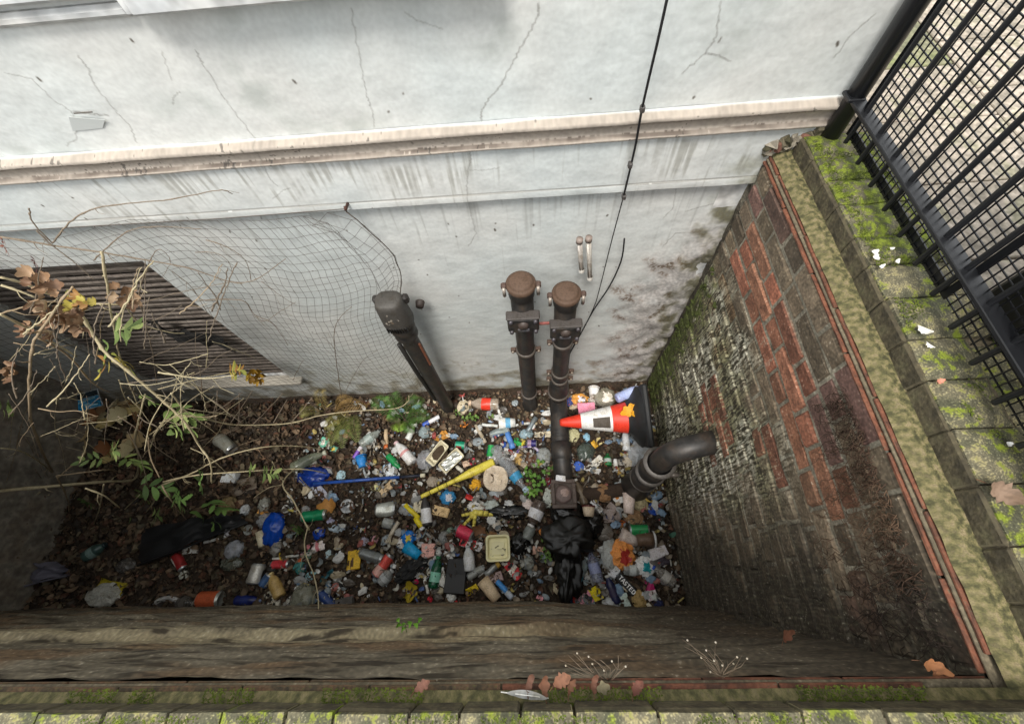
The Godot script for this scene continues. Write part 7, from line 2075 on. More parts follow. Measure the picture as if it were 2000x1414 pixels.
	stem(shrub, shrub_at, [Vector3(-2.580, 1.739, 0.688), Vector3(-2.766, 1.545, 0.680), Vector3(-3.033, 1.279, 0.672), Vector3(-3.446, 0.894, 0.664)], 0.0014, 0.0008, thin, "twig")
	stem(shrub, shrub_at, [Vector3(-2.257, 1.709, 0.709), Vector3(-2.448, 1.515, 0.684), Vector3(-2.695, 1.283, 0.660), Vector3(-2.993, 0.995, 0.635)], 0.0016, 0.0008, thin, "twig")
	stem(shrub, shrub_at, [Vector3(-3.201, 1.380, 0.360), Vector3(-3.007, 1.487, 0.326), Vector3(-2.827, 1.612, 0.293), Vector3(-2.682, 1.685, 0.260)], 0.0015, 0.0008, pale, "twig")
	stem(shrub, shrub_at, [Vector3(-4.783, -1.227, 0.453), Vector3(-4.420, -0.936, 0.475), Vector3(-4.212, -0.824, 0.497), Vector3(-3.930, -0.607, 0.519)], 0.0013, 0.0008, pale, "twig")
	stem(shrub, shrub_at, [Vector3(-3.900, 0.475, 0.334), Vector3(-3.897, 0.299, 0.350), Vector3(-3.762, 0.230, 0.367), Vector3(-3.716, 0.061, 0.383)], 0.0014, 0.0008, pale, "twig")
	stem(shrub, shrub_at, [Vector3(-2.968, 1.237, 0.647), Vector3(-3.099, 1.024, 0.610), Vector3(-3.381, 0.653, 0.574), Vector3(-3.588, 0.307, 0.537)], 0.0012, 0.0008, pale, "twig")
	stem(shrub, shrub_at, [Vector3(-4.776, -1.335, 0.617), Vector3(-3.819, -0.209, 0.587), Vector3(-3.248, 0.419, 0.557), Vector3(-2.905, 0.845, 0.527)], 0.0020, 0.0008, bark, "twig")
	stem(shrub, shrub_at, [Vector3(-2.260, 1.686, 0.641), Vector3(-2.185, 1.665, 0.643), Vector3(-2.069, 1.693, 0.645), Vector3(-1.935, 1.755, 0.648)], 0.0015, 0.0008, pale, "twig")
	stem(shrub, shrub_at, [Vector3(-2.393, 1.630, 0.748), Vector3(-2.338, 1.701, 0.730), Vector3(-2.290, 1.764, 0.712), Vector3(-2.271, 1.811, 0.694)], 0.0023, 0.0008, pale, "twig")
	stem(shrub, shrub_at, [Vector3(-2.200, 1.350, 0.624), Vector3(-2.135, 1.466, 0.610), Vector3(-2.102, 1.555, 0.596), Vector3(-2.082, 1.630, 0.582)], 0.0019, 0.0008, pale, "twig")
	stem(shrub, shrub_at, [Vector3(-4.334, -0.222, 0.395), Vector3(-4.920, -0.961, 0.367), Vector3(-5.808, -2.071, 0.339), Vector3(-6.646, -3.294, 0.311)], 0.0023, 0.0008, thin, "twig")
	stem(shrub, shrub_at, [Vector3(-3.187, 1.128, 0.626), Vector3(-3.115, 1.122, 0.589), Vector3(-3.030, 1.128, 0.552), Vector3(-2.989, 1.081, 0.515)], 0.0014, 0.0008, pale, "twig")
	stem(shrub, shrub_at, [Vector3(-3.624, 0.678, 0.628), Vector3(-3.630, 0.587, 0.614), Vector3(-3.727, 0.404, 0.599), Vector3(-3.880, 0.157, 0.584)], 0.0022, 0.0008, thin, "twig")
	stem(shrub, shrub_at, [Vector3(-2.563, 1.419, 0.512), Vector3(-2.642, 1.293, 0.483), Vector3(-2.760, 1.127, 0.453), Vector3(-2.897, 0.934, 0.424)], 0.0024, 0.0008, thin, "twig")
	stem(shrub, shrub_at, [Vector3(-2.967, 1.083, 0.321), Vector3(-3.234, 0.759, 0.303), Vector3(-3.498, 0.387, 0.284), Vector3(-3.733, -0.015, 0.266)], 0.0027, 0.0008, pale, "twig")
	stem(shrub, shrub_at, [Vector3(-2.442, 1.721, 0.732), Vector3(-2.267, 1.831, 0.731), Vector3(-2.109, 1.939, 0.729), Vector3(-1.975, 2.035, 0.728)], 0.0026, 0.0008, pale, "twig")
	stem(shrub, shrub_at, [Vector3(-2.525, 1.750, 0.711), Vector3(-2.468, 1.822, 0.686), Vector3(-2.404, 1.886, 0.660), Vector3(-2.341, 1.936, 0.635)], 0.0027, 0.0008, thin, "twig")
	stem(shrub, shrub_at, [Vector3(-1.758, 1.932, 0.533), Vector3(-1.719, 2.006, 0.539), Vector3(-1.700, 2.065, 0.545), Vector3(-1.676, 2.122, 0.552)], 0.0020, 0.0008, thin, "twig")
	stem(shrub, shrub_at, [Vector3(-2.306, 1.627, 0.347), Vector3(-2.239, 1.655, 0.350), Vector3(-2.170, 1.689, 0.353), Vector3(-2.101, 1.729, 0.356)], 0.0013, 0.0008, thin, "twig")
	stem(shrub, shrub_at, [Vector3(-1.914, 2.036, 0.590), Vector3(-1.880, 2.079, 0.576), Vector3(-1.847, 2.119, 0.563), Vector3(-1.810, 2.151, 0.549)], 0.0019, 0.0008, bark, "twig")
	stem(shrub, shrub_at, [Vector3(-3.025, 1.312, 0.561), Vector3(-2.944, 1.297, 0.574), Vector3(-2.812, 1.329, 0.588), Vector3(-2.757, 1.292, 0.601)], 0.0028, 0.0008, bark, "twig")
	stem(shrub, shrub_at, [Vector3(-1.699, 1.998, 0.683), Vector3(-1.559, 2.150, 0.706), Vector3(-1.445, 2.272, 0.729), Vector3(-1.349, 2.370, 0.752)], 0.0014, 0.0008, thin, "twig")
	stem(shrub, shrub_at, [Vector3(-4.001, -0.769, 0.379), Vector3(-3.287, 0.041, 0.403), Vector3(-2.813, 0.509, 0.427), Vector3(-2.438, 0.943, 0.450)], 0.0011, 0.0008, pale, "twig")
	stem(shrub, shrub_at, [Vector3(-2.863, 1.480, 0.409), Vector3(-2.924, 1.382, 0.427), Vector3(-3.019, 1.260, 0.445), Vector3(-3.109, 1.130, 0.463)], 0.0013, 0.0008, thin, "twig")
	stem(shrub, shrub_at, [Vector3(-3.229, 0.980, 0.320), Vector3(-3.047, 1.176, 0.290), Vector3(-2.908, 1.338, 0.259), Vector3(-2.793, 1.475, 0.229)], 0.0017, 0.0008, thin, "twig")
	stem(shrub, shrub_at, [Vector3(-2.858, 0.821, 0.495), Vector3(-2.702, 0.833, 0.470), Vector3(-2.529, 0.875, 0.446), Vector3(-2.317, 1.011, 0.421)], 0.0012, 0.0008, pale, "twig")
	stem(shrub, shrub_at, [Vector3(-2.083, 2.111, 0.706), Vector3(-1.955, 2.182, 0.731), Vector3(-1.836, 2.251, 0.757), Vector3(-1.725, 2.320, 0.783)], 0.0024, 0.0008, pale, "twig")
	stem(shrub, shrub_at, [Vector3(-5.066, -2.255, 0.496), Vector3(-6.021, -3.845, 0.524), Vector3(-8.827, -8.067, 0.551), Vector3(-23.187, -29.372, 0.579)], 0.0016, 0.0008, pale, "twig")
	stem(shrub, shrub_at, [Vector3(-2.647, 1.297, 0.608), Vector3(-2.640, 1.185, 0.636), Vector3(-2.705, 0.996, 0.663), Vector3(-2.725, 0.825, 0.691)], 0.0019, 0.0008, thin, "twig")
	stem(shrub, shrub_at, [Vector3(-5.680, -1.737, 0.461), Vector3(-6.846, -3.086, 0.432), Vector3(-8.955, -5.469, 0.403), Vector3(-12.358, -9.468, 0.375)], 0.0021, 0.0008, bark, "twig")
	stem(shrub, shrub_at, [Vector3(-3.177, 0.350, 0.634), Vector3(-3.583, -0.302, 0.660), Vector3(-4.310, -1.437, 0.686), Vector3(-6.303, -4.327, 0.712)], 0.0024, 0.0008, bark, "twig")
	stem(shrub, shrub_at, [Vector3(-4.037, 0.388, 0.379), Vector3(-3.748, 0.681, 0.343), Vector3(-3.496, 0.901, 0.306), Vector3(-3.288, 1.057, 0.269)], 0.0026, 0.0008, pale, "twig")
	stem(shrub, shrub_at, [Vector3(-5.241, -0.550, 0.423), Vector3(-5.387, -0.846, 0.430), Vector3(-5.255, -0.914, 0.437), Vector3(-5.082, -0.948, 0.444)], 0.0015, 0.0008, thin, "twig")
	stem(shrub, shrub_at, [Vector3(-2.216, 1.779, 0.531), Vector3(-2.109, 1.897, 0.510), Vector3(-2.005, 1.986, 0.490), Vector3(-1.915, 2.062, 0.469)], 0.0018, 0.0008, pale, "twig")
	stem(shrub, shrub_at, [Vector3(-5.457, -2.076, 0.353), Vector3(-4.466, -1.058, 0.365), Vector3(-3.761, -0.270, 0.378), Vector3(-3.263, 0.239, 0.390)], 0.0027, 0.0008, bark, "twig")
	stem(shrub, shrub_at, [Vector3(-4.417, 0.273, 0.465), Vector3(-3.957, 0.657, 0.436), Vector3(-3.611, 0.927, 0.407), Vector3(-3.343, 1.122, 0.377)], 0.0027, 0.0008, bark, "twig")
	stem(shrub, shrub_at, [Vector3(-2.909, 0.909, 0.348), Vector3(-2.896, 0.745, 0.347), Vector3(-2.797, 0.658, 0.346), Vector3(-2.682, 0.579, 0.344)], 0.0026, 0.0008, pale, "twig")
	stem(shrub, shrub_at, [Vector3(-2.223, 1.337, 0.557), Vector3(-2.200, 1.291, 0.574), Vector3(-2.194, 1.224, 0.592), Vector3(-2.175, 1.167, 0.610)], 0.0024, 0.0008, thin, "twig")
	stem(shrub, shrub_at, [Vector3(-4.002, 0.444, 0.611), Vector3(-4.816, -0.387, 0.585), Vector3(-6.198, -1.811, 0.559), Vector3(-9.308, -4.985, 0.533)], 0.0027, 0.0008, thin, "twig")
	stem(shrub, shrub_at, [Vector3(-1.809, 2.002, 0.591), Vector3(-1.756, 2.020, 0.560), Vector3(-1.702, 2.049, 0.528), Vector3(-1.653, 2.088, 0.497)], 0.0016, 0.0008, bark, "twig")
	stem(shrub, shrub_at, [Vector3(-5.099, -0.704, 0.569), Vector3(-4.487, -0.079, 0.581), Vector3(-4.028, 0.386, 0.593), Vector3(-3.608, 0.779, 0.605)], 0.0015, 0.0008, bark, "twig")
	stem(shrub, shrub_at, [Vector3(-2.239, 1.398, 0.314), Vector3(-2.244, 1.306, 0.284), Vector3(-2.263, 1.188, 0.253), Vector3(-2.276, 1.066, 0.222)], 0.0014, 0.0008, pale, "twig")
	stem(shrub, shrub_at, [Vector3(-2.087, 1.795, 0.745), Vector3(-2.180, 1.657, 0.725), Vector3(-2.308, 1.480, 0.705), Vector3(-2.406, 1.311, 0.685)], 0.0014, 0.0008, pale, "twig")
	stem(shrub, shrub_at, [Vector3(-4.405, -1.026, 0.520), Vector3(-5.268, -2.145, 0.524), Vector3(-6.424, -3.759, 0.528), Vector3(-8.357, -6.514, 0.532)], 0.0022, 0.0008, pale, "twig")
	stem(shrub, shrub_at, [Vector3(-6.094, -1.789, 0.315), Vector3(-5.833, -1.758, 0.327), Vector3(-5.410, -1.546, 0.340), Vector3(-5.036, -1.367, 0.352)], 0.0019, 0.0008, bark, "twig")
	stem(shrub, shrub_at, [Vector3(-2.702, 1.495, 0.603), Vector3(-2.767, 1.415, 0.565), Vector3(-2.856, 1.307, 0.528), Vector3(-2.919, 1.220, 0.490)], 0.0020, 0.0008, pale, "twig")
	stem(shrub, shrub_at, [Vector3(-4.719, -1.479, 0.617), Vector3(-4.069, -0.651, 0.607), Vector3(-3.590, -0.073, 0.596), Vector3(-3.267, 0.342, 0.585)], 0.0012, 0.0008, pale, "twig")
	stem(shrub, shrub_at, [Vector3(-2.669, 1.619, 0.630), Vector3(-2.510, 1.722, 0.648), Vector3(-2.367, 1.815, 0.667), Vector3(-2.234, 1.905, 0.685)], 0.0014, 0.0008, pale, "twig")
	stem(shrub, shrub_at, [Vector3(-2.567, 1.289, 0.602), Vector3(-2.566, 1.245, 0.617), Vector3(-2.530, 1.231, 0.631), Vector3(-2.509, 1.203, 0.646)], 0.0028, 0.0008, thin, "twig")
	stem(shrub, shrub_at, [Vector3(-2.020, 1.977, 0.724), Vector3(-1.939, 2.073, 0.704), Vector3(-1.858, 2.149, 0.684), Vector3(-1.783, 2.202, 0.664)], 0.0019, 0.0008, thin, "twig")
	stem(shrub, shrub_at, [Vector3(-1.905, 1.966, 0.718), Vector3(-1.882, 1.920, 0.706), Vector3(-1.820, 1.918, 0.694), Vector3(-1.749, 1.931, 0.683)], 0.0012, 0.0008, pale, "twig")
	stem(shrub, shrub_at, [Vector3(-2.858, 1.314, 0.345), Vector3(-2.693, 1.463, 0.333), Vector3(-2.560, 1.595, 0.322), Vector3(-2.433, 1.700, 0.310)], 0.0025, 0.0008, bark, "twig")
	stem(shrub, shrub_at, [Vector3(-5.957, -2.232, 0.378), Vector3(-6.236, -2.798, 0.389), Vector3(-7.022, -3.962, 0.399), Vector3(-8.504, -6.027, 0.409)], 0.0022, 0.0008, pale, "twig")
	stem(shrub, shrub_at, [Vector3(-3.832, 0.476, 0.474), Vector3(-3.814, 0.316, 0.479), Vector3(-3.923, 0.017, 0.485), Vector3(-3.965, -0.254, 0.490)], 0.0018, 0.0008, pale, "twig")
	stem(shrub, shrub_at, [Vector3(-2.893, 1.520, 0.416), Vector3(-2.881, 1.508, 0.389), Vector3(-2.884, 1.479, 0.361), Vector3(-2.875, 1.461, 0.334)], 0.0024, 0.0008, pale, "twig")
	stem(shrub, shrub_at, [Vector3(-3.311, -0.015, 0.700), Vector3(-3.446, -0.424, 0.696), Vector3(-3.929, -1.349, 0.692), Vector3(-4.379, -2.397, 0.688)], 0.0014, 0.0008, pale, "twig")
	stem(shrub, shrub_at, [Vector3(-1.649, 2.071, 0.637), Vector3(-1.577, 2.143, 0.650), Vector3(-1.512, 2.207, 0.663), Vector3(-1.459, 2.270, 0.676)], 0.0024, 0.0008, thin, "twig")
	stem(shrub, shrub_at, [Vector3(-3.253, 0.935, 0.498), Vector3(-3.167, 0.924, 0.488), Vector3(-3.077, 0.917, 0.478), Vector3(-2.934, 0.975, 0.468)], 0.0026, 0.0008, pale, "twig")
	stem(shrub, shrub_at, [Vector3(-4.276, -1.152, 0.620), Vector3(-3.699, -0.710, 0.647), Vector3(-3.078, -0.107, 0.675), Vector3(-2.540, 0.495, 0.702)], 0.0015, 0.0008, bark, "twig")
	stem(shrub, shrub_at, [Vector3(-2.589, 1.797, 0.408), Vector3(-2.432, 1.906, 0.419), Vector3(-2.302, 2.008, 0.430), Vector3(-2.183, 2.096, 0.441)], 0.0027, 0.0008, thin, "twig")
	stem(shrub, shrub_at, [Vector3(-2.996, 1.418, 0.628), Vector3(-2.757, 1.570, 0.642), Vector3(-2.540, 1.720, 0.656), Vector3(-2.352, 1.860, 0.671)], 0.0026, 0.0008, thin, "twig")
	stem(shrub, shrub_at, [Vector3(-7.178, -1.921, 0.380), Vector3(-6.734, -1.811, 0.363), Vector3(-6.781, -2.141, 0.346), Vector3(-6.257, -1.948, 0.329)], 0.0016, 0.0008, bark, "twig")
	stem(shrub, shrub_at, [Vector3(-5.173, -0.547, 0.568), Vector3(-4.722, -0.386, 0.601), Vector3(-4.421, -0.346, 0.633), Vector3(-3.816, 0.031, 0.666)], 0.0023, 0.0008, thin, "twig")
	stem(shrub, shrub_at, [Vector3(-2.656, 1.025, 0.327), Vector3(-2.680, 0.856, 0.292), Vector3(-2.777, 0.584, 0.257), Vector3(-2.893, 0.255, 0.222)], 0.0019, 0.0008, bark, "twig")
	stem(shrub, shrub_at, [Vector3(-4.240, -0.397, 0.533), Vector3(-3.830, -0.135, 0.557), Vector3(-3.491, 0.071, 0.580), Vector3(-3.156, 0.302, 0.603)], 0.0017, 0.0008, thin, "twig")
	stem(shrub, shrub_at, [Vector3(-6.855, -2.284, 0.466), Vector3(-5.667, -1.290, 0.480), Vector3(-4.874, -0.652, 0.495), Vector3(-4.219, -0.099, 0.509)], 0.0019, 0.0008, pale, "twig")
	stem(shrub, shrub_at, [Vector3(-2.659, 0.849, 0.625), Vector3(-2.612, 0.750, 0.656), Vector3(-2.668, 0.521, 0.686), Vector3(-2.725, 0.258, 0.717)], 0.0021, 0.0008, pale, "twig")
	stem(shrub, shrub_at, [Vector3(-1.929, 1.896, 0.617), Vector3(-1.859, 1.983, 0.637), Vector3(-1.807, 2.057, 0.656), Vector3(-1.747, 2.129, 0.676)], 0.0027, 0.0008, thin, "twig")
	stem(shrub, shrub_at, [Vector3(-4.704, -0.694, 0.711), Vector3(-5.712, -1.813, 0.726), Vector3(-7.258, -3.595, 0.741), Vector3(-10.380, -7.224, 0.756)], 0.0020, 0.0008, pale, "twig")
	stem(shrub, shrub_at, [Vector3(-2.742, 1.475, 0.519), Vector3(-2.542, 1.628, 0.551), Vector3(-2.367, 1.770, 0.583), Vector3(-2.211, 1.897, 0.615)], 0.0020, 0.0008, pale, "twig")
	stem(shrub, shrub_at, [Vector3(-4.898, -0.462, 0.586), Vector3(-4.414, -0.006, 0.594), Vector3(-4.024, 0.358, 0.603), Vector3(-3.696, 0.657, 0.611)], 0.0018, 0.0008, thin, "twig")
	stem(shrub, shrub_at, [Vector3(-1.856, 1.952, 0.745), Vector3(-1.819, 1.911, 0.740), Vector3(-1.771, 1.877, 0.734), Vector3(-1.695, 1.881, 0.729)], 0.0025, 0.0008, pale, "twig")
	stem(shrub, shrub_at, [Vector3(-5.122, -0.291, 0.529), Vector3(-4.404, 0.319, 0.491), Vector3(-3.920, 0.722, 0.452), Vector3(-3.583, 1.017, 0.414)], 0.0018, 0.0008, pale, "twig")
	var creeper_at := Vector3(-2.894, -0.042, 0.395)
	var creeper := thing("dry_creeper", "thin dry creeper stems climbing over the bird net", "creeper", creeper_at)
	stem(creeper, creeper_at, [Vector3(-2.513, 1.997, 0.120), Vector3(-2.552, 1.945, 0.130), Vector3(-2.576, 1.854, 0.140)], 0.0024, 0.0020, thin, "stem")
	stem(creeper, creeper_at, [Vector3(-2.576, 1.854, 0.140), Vector3(-2.429, 1.934, 0.130), Vector3(-2.315, 1.973, 0.120), Vector3(-2.210, 1.979, 0.110), Vector3(-2.028, 1.978, 0.100), Vector3(-1.860, 1.993, 0.090), Vector3(-1.831, 1.967, 0.080)], 0.0028, 0.0012, thin, "stem")
	stem(creeper, creeper_at, [Vector3(-2.687, 1.919, 0.160), Vector3(-2.563, 1.860, 0.155), Vector3(-2.433, 1.806, 0.150), Vector3(-2.324, 1.752, 0.145), Vector3(-2.192, 1.683, 0.140), Vector3(-2.086, 1.577, 0.135), Vector3(-2.004, 1.569, 0.130), Vector3(-1.925, 1.602, 0.125), Vector3(-1.795, 1.681, 0.120)], 0.0036, 0.0012, thin, "stem")
	stem(creeper, creeper_at, [Vector3(-2.496, 1.768, 0.150), Vector3(-2.436, 1.799, 0.144), Vector3(-2.334, 1.851, 0.138), Vector3(-2.252, 1.884, 0.132), Vector3(-2.158, 1.890, 0.126), Vector3(-2.012, 1.860, 0.120)], 0.0024, 0.0012, thin, "stem")
	stem(creeper, creeper_at, [Vector3(-2.549, 1.928, 0.150), Vector3(-2.555, 1.865, 0.160), Vector3(-2.551, 1.778, 0.170), Vector3(-2.562, 1.688, 0.180)], 0.0024, 0.0012, thin, "stem")
	stem(creeper, creeper_at, [Vector3(-2.636, 1.465, 0.150), Vector3(-2.481, 1.497, 0.140), Vector3(-2.325, 1.527, 0.130), Vector3(-2.102, 1.559, 0.120)], 0.0024, 0.0012, thin, "stem")
	stem(creeper, creeper_at, [Vector3(-2.357, 1.688, 0.140), Vector3(-2.494, 1.565, 0.155), Vector3(-2.609, 1.404, 0.170), Vector3(-2.786, 1.150, 0.185), Vector3(-3.084, 0.761, 0.200)], 0.0028, 0.0024, thin, "stem")
	stem(creeper, creeper_at, [Vector3(-3.065, 0.929, 0.150), Vector3(-2.894, 1.013, 0.143), Vector3(-2.703, 1.088, 0.137), Vector3(-2.468, 1.199, 0.130)], 0.0024, 0.0012, thin, "stem")
	stem(creeper, creeper_at, [Vector3(-2.349, 1.697, 0.140), Vector3(-2.250, 1.776, 0.137), Vector3(-2.217, 1.779, 0.135), Vector3(-2.239, 1.716, 0.133), Vector3(-2.349, 1.625, 0.130)], 0.0016, 0.0008, thin, "stem")
	stem(creeper, creeper_at, [Vector3(-2.020, 1.815, 0.130), Vector3(-1.968, 1.770, 0.130), Vector3(-1.948, 1.697, 0.130), Vector3(-2.001, 1.574, 0.130)], 0.0018, 0.0012, thin, "stem")
	stem(creeper, creeper_at, [Vector3(-2.108, 1.756, 0.130), Vector3(-2.026, 1.740, 0.130), Vector3(-2.026, 1.666, 0.130), Vector3(-2.098, 1.572, 0.130)], 0.0014, 0.0008, thin, "stem")
	stem(creeper, creeper_at, [Vector3(-2.343, 1.458, 0.130), Vector3(-2.125, 1.446, 0.135), Vector3(-2.133, 1.340, 0.140), Vector3(-2.087, 1.262, 0.145), Vector3(-2.122, 1.056, 0.150)], 0.0022, 0.0012, thin, "stem")
	stem(creeper, creeper_at, [Vector3(-2.280, 1.659, 0.130), Vector3(-2.284, 1.534, 0.130), Vector3(-2.364, 1.319, 0.130), Vector3(-2.368, 1.143, 0.130)], 0.0016, 0.0008, thin, "stem")
	stem(creeper, creeper_at, [Vector3(-1.962, 1.560, 0.130), Vector3(-1.944, 1.451, 0.125), Vector3(-1.918, 1.369, 0.120)], 0.0014, 0.0008, thin, "stem")
	stem(creeper, creeper_at, [Vector3(-2.152, 1.314, 0.130), Vector3(-2.129, 1.265, 0.127), Vector3(-2.014, 1.331, 0.123), Vector3(-1.906, 1.393, 0.120)], 0.0014, 0.0008, thin, "stem")
	stem(creeper, creeper_at, [Vector3(-2.187, 0.267, 0.100), Vector3(-1.992, 0.787, 0.105), Vector3(-1.863, 1.095, 0.110), Vector3(-1.772, 1.233, 0.115), Vector3(-1.671, 1.333, 0.120)], 0.0024, 0.0012, thin, "stem")
	stem(creeper, creeper_at, [Vector3(-2.168, 0.265, 0.100), Vector3(-1.971, 0.573, 0.100), Vector3(-1.820, 0.783, 0.100), Vector3(-1.712, 0.873, 0.100)], 0.0016, 0.0008, thin, "stem")
	stem(creeper, creeper_at, [Vector3(-1.948, 0.885, 0.100), Vector3(-1.943, 0.989, 0.100), Vector3(-1.954, 1.049, 0.100)], 0.0014, 0.0008, thin, "stem")
	stem(creeper, creeper_at, [Vector3(-2.367, 0.575, 0.120), Vector3(-2.230, 0.749, 0.110), Vector3(-2.187, 0.796, 0.100)], 0.0016, 0.0008, thin, "stem")
	leaflets(creeper, Vector3(-2.694, 1.904, 0.160) - creeper_at, Vector3(-0.033, -0.034, 0.007), 8, 0.030, ["#5a2c20", "#6b3a26"], 1.20)
	leaflets(creeper, Vector3(-2.690, 1.805, 0.160) - creeper_at, Vector3(-0.040, -0.050, 0.010), 9, 0.028, ["#4a2420", "#5f3024"], 1.20)
	var cane_at := Vector3(-2.794, 0.913, 0.400)
	var cane := thing("arching_cane", "long pale cane arching along the house wall foot to the pipe", "plant stem", cane_at)
	stem(cane, cane_at, [Vector3(-2.794, 0.913, 0.400), Vector3(-2.858, 0.695, 0.372), Vector3(-2.901, 0.539, 0.344), Vector3(-2.875, 0.339, 0.316), Vector3(-2.732, 0.228, 0.288), Vector3(-2.560, 0.170, 0.260), Vector3(-2.335, 0.220, 0.232), Vector3(-2.121, 0.204, 0.204), Vector3(-1.841, 0.151, 0.176), Vector3(-1.730, 0.200, 0.148), Vector3(-1.712, 0.246, 0.120)], 0.0060, 0.0024, pale, "stem")
	stem(cane, cane_at, [Vector3(-2.915, 0.427, 0.340), Vector3(-2.823, 0.575, 0.270), Vector3(-2.794, 0.642, 0.200)], 0.0032, 0.0016, thin, "twig")
	stem(cane, cane_at, [Vector3(-2.784, 0.390, 0.340), Vector3(-2.745, 0.473, 0.270), Vector3(-2.685, 0.597, 0.200)], 0.0032, 0.0016, thin, "twig")
	stem(cane, cane_at, [Vector3(-2.809, 0.436, 0.340), Vector3(-2.742, 0.473, 0.270), Vector3(-2.582, 0.620, 0.200)], 0.0032, 0.0016, thin, "twig")
	stem(cane, cane_at, [Vector3(-2.678, 0.399, 0.340), Vector3(-2.624, 0.400, 0.270), Vector3(-2.426, 0.553, 0.200)], 0.0032, 0.0016, thin, "twig")
	stem(cane, cane_at, [Vector3(-2.540, 0.404, 0.340), Vector3(-2.485, 0.444, 0.270), Vector3(-2.456, 0.449, 0.200)], 0.0032, 0.0016, thin, "twig")
	stem(cane, cane_at, [Vector3(-2.428, 0.391, 0.340), Vector3(-2.336, 0.447, 0.270), Vector3(-2.278, 0.466, 0.200)], 0.0032, 0.0016, thin, "twig")
	stem(cane, cane_at, [Vector3(-2.843, 0.397, 0.340), Vector3(-3.202, -0.131, 0.270), Vector3(-3.549, -0.654, 0.200)], 0.0032, 0.0016, thin, "twig")
	stem(cane, cane_at, [Vector3(-2.730, 0.340, 0.340), Vector3(-2.972, -0.076, 0.270), Vector3(-3.274, -0.551, 0.200)], 0.0032, 0.0016, thin, "twig")
	stem(cane, cane_at, [Vector3(-2.439, 0.371, 0.340), Vector3(-2.616, -0.012, 0.270), Vector3(-2.955, -0.767, 0.200)], 0.0032, 0.0016, thin, "twig")
	stem(cane, cane_at, [Vector3(-2.531, 0.691, 0.340), Vector3(-2.734, 0.220, 0.270), Vector3(-2.947, -0.399, 0.200)], 0.0032, 0.0016, thin, "twig")
	stem(cane, cane_at, [Vector3(-1.682, 0.570, 0.340), Vector3(-1.742, 0.195, 0.270), Vector3(-1.798, -0.224, 0.200)], 0.0032, 0.0016, thin, "twig")
	stem(cane, cane_at, [Vector3(-2.870, 0.583, 0.340), Vector3(-2.834, 0.521, 0.270), Vector3(-2.660, 0.595, 0.200)], 0.0032, 0.0016, thin, "twig")
	leaflets(cane, Vector3(-2.642, 0.763, 0.140) - cane_at, Vector3(0.094, 0.046, 0.016), 12, 0.070, yellow, 1.20)
	leaflets(cane, Vector3(-2.520, 0.772, 0.140) - cane_at, Vector3(0.010, -0.044, 0.007), 10, 0.050, ["#7a5a1c", "#a07c24", "#c8a838"], 1.30)
	stem(cane, cane_at, [Vector3(-2.917, 0.906, 0.300), Vector3(-2.778, 0.841, 0.220), Vector3(-2.642, 0.763, 0.140)], 0.0032, 0.0024, pale, "twig")
	var bow_at := Vector3(-3.231, 0.325, 0.700)
	var bow := thing("bowed_cane", "pale cane bowed over the litter left of the blue funnel", "plant stem", bow_at)
	stem(bow, bow_at, [Vector3(-3.231, 0.325, 0.700), Vector3(-2.969, 0.417, 0.650), Vector3(-2.939, 0.376, 0.600), Vector3(-2.800, 0.399, 0.550), Vector3(-2.613, 0.389, 0.500), Vector3(-2.497, 0.245, 0.450), Vector3(-2.421, -0.028, 0.400), Vector3(-2.407, -0.546, 0.350)], 0.0056, 0.0024, pale, "stem")
	stem(bow, bow_at, [Vector3(-3.145, 0.416, 0.700), Vector3(-2.898, 0.474, 0.680), Vector3(-2.596, 0.446, 0.660), Vector3(-2.657, 0.368, 0.640), Vector3(-2.361, 0.296, 0.620), Vector3(-2.299, 0.069, 0.600)], 0.0048, 0.0032, pale, "stem")
	stem(bow, bow_at, [Vector3(-2.471, 0.423, 0.600), Vector3(-2.525, 0.245, 0.637), Vector3(-2.553, 0.130, 0.675), Vector3(-2.607, 0.194, 0.713), Vector3(-2.761, 0.081, 0.750)], 0.0032, 0.0024, pale, "twig")
	leaflets(bow, Vector3(-2.613, 0.389, 0.500) - bow_at, Vector3(-0.034, -0.121, 0.019), 7, 0.045, dry, 1.20)
	leaflets(bow, Vector3(-2.678, 0.214, 0.500) - bow_at, Vector3(-0.020, -0.081, 0.013), 6, 0.045, dry, 1.20)
	leaflets(bow, Vector3(-2.592, 0.434, 0.650) - bow_at, Vector3(0.071, 0.072, 0.015), 6, 0.056, green, 1.10)
	leaflets(bow, Vector3(-2.563, 0.340, 0.650) - bow_at, Vector3(0.053, 0.022, 0.009), 8, 0.070, green, 1.10)
	var droop_at := Vector3(-2.506, 0.100, 0.564)
	var droop := thing("drooping_cane", "long green brown stem drooping down to the near wall", "plant stem", droop_at)
	stem(droop, droop_at, [Vector3(-2.506, 0.100, 0.564), Vector3(-2.510, 0.200, 0.690), Vector3(-2.358, 0.280, 0.824), Vector3(-2.207, 0.340, 0.986), Vector3(-2.199, 0.360, 0.985), Vector3(-2.194, 0.360, 1.098), Vector3(-2.111, 0.360, 1.234), Vector3(-2.066, 0.360, 1.342), Vector3(-2.020, 0.400, 1.462)], 0.0048, 0.0028, pale, "stem")
	stem(droop, droop_at, [Vector3(-2.442, 0.218, 0.600), Vector3(-2.600, -0.101, 0.667), Vector3(-2.731, -0.371, 0.733), Vector3(-2.934, -0.801, 0.800)], 0.0032, 0.0024, thin, "twig")
	stem(droop, droop_at, [Vector3(-2.410, 0.191, 0.650), Vector3(-2.494, -0.184, 0.700), Vector3(-2.663, -0.375, 0.750)], 0.0032, 0.0016, pale, "twig")
	leaflets(droop, Vector3(-2.402, 0.034, 0.950) - droop_at, Vector3(-0.371, -0.746, 0.125), 9, 0.063, deep, 1.00)
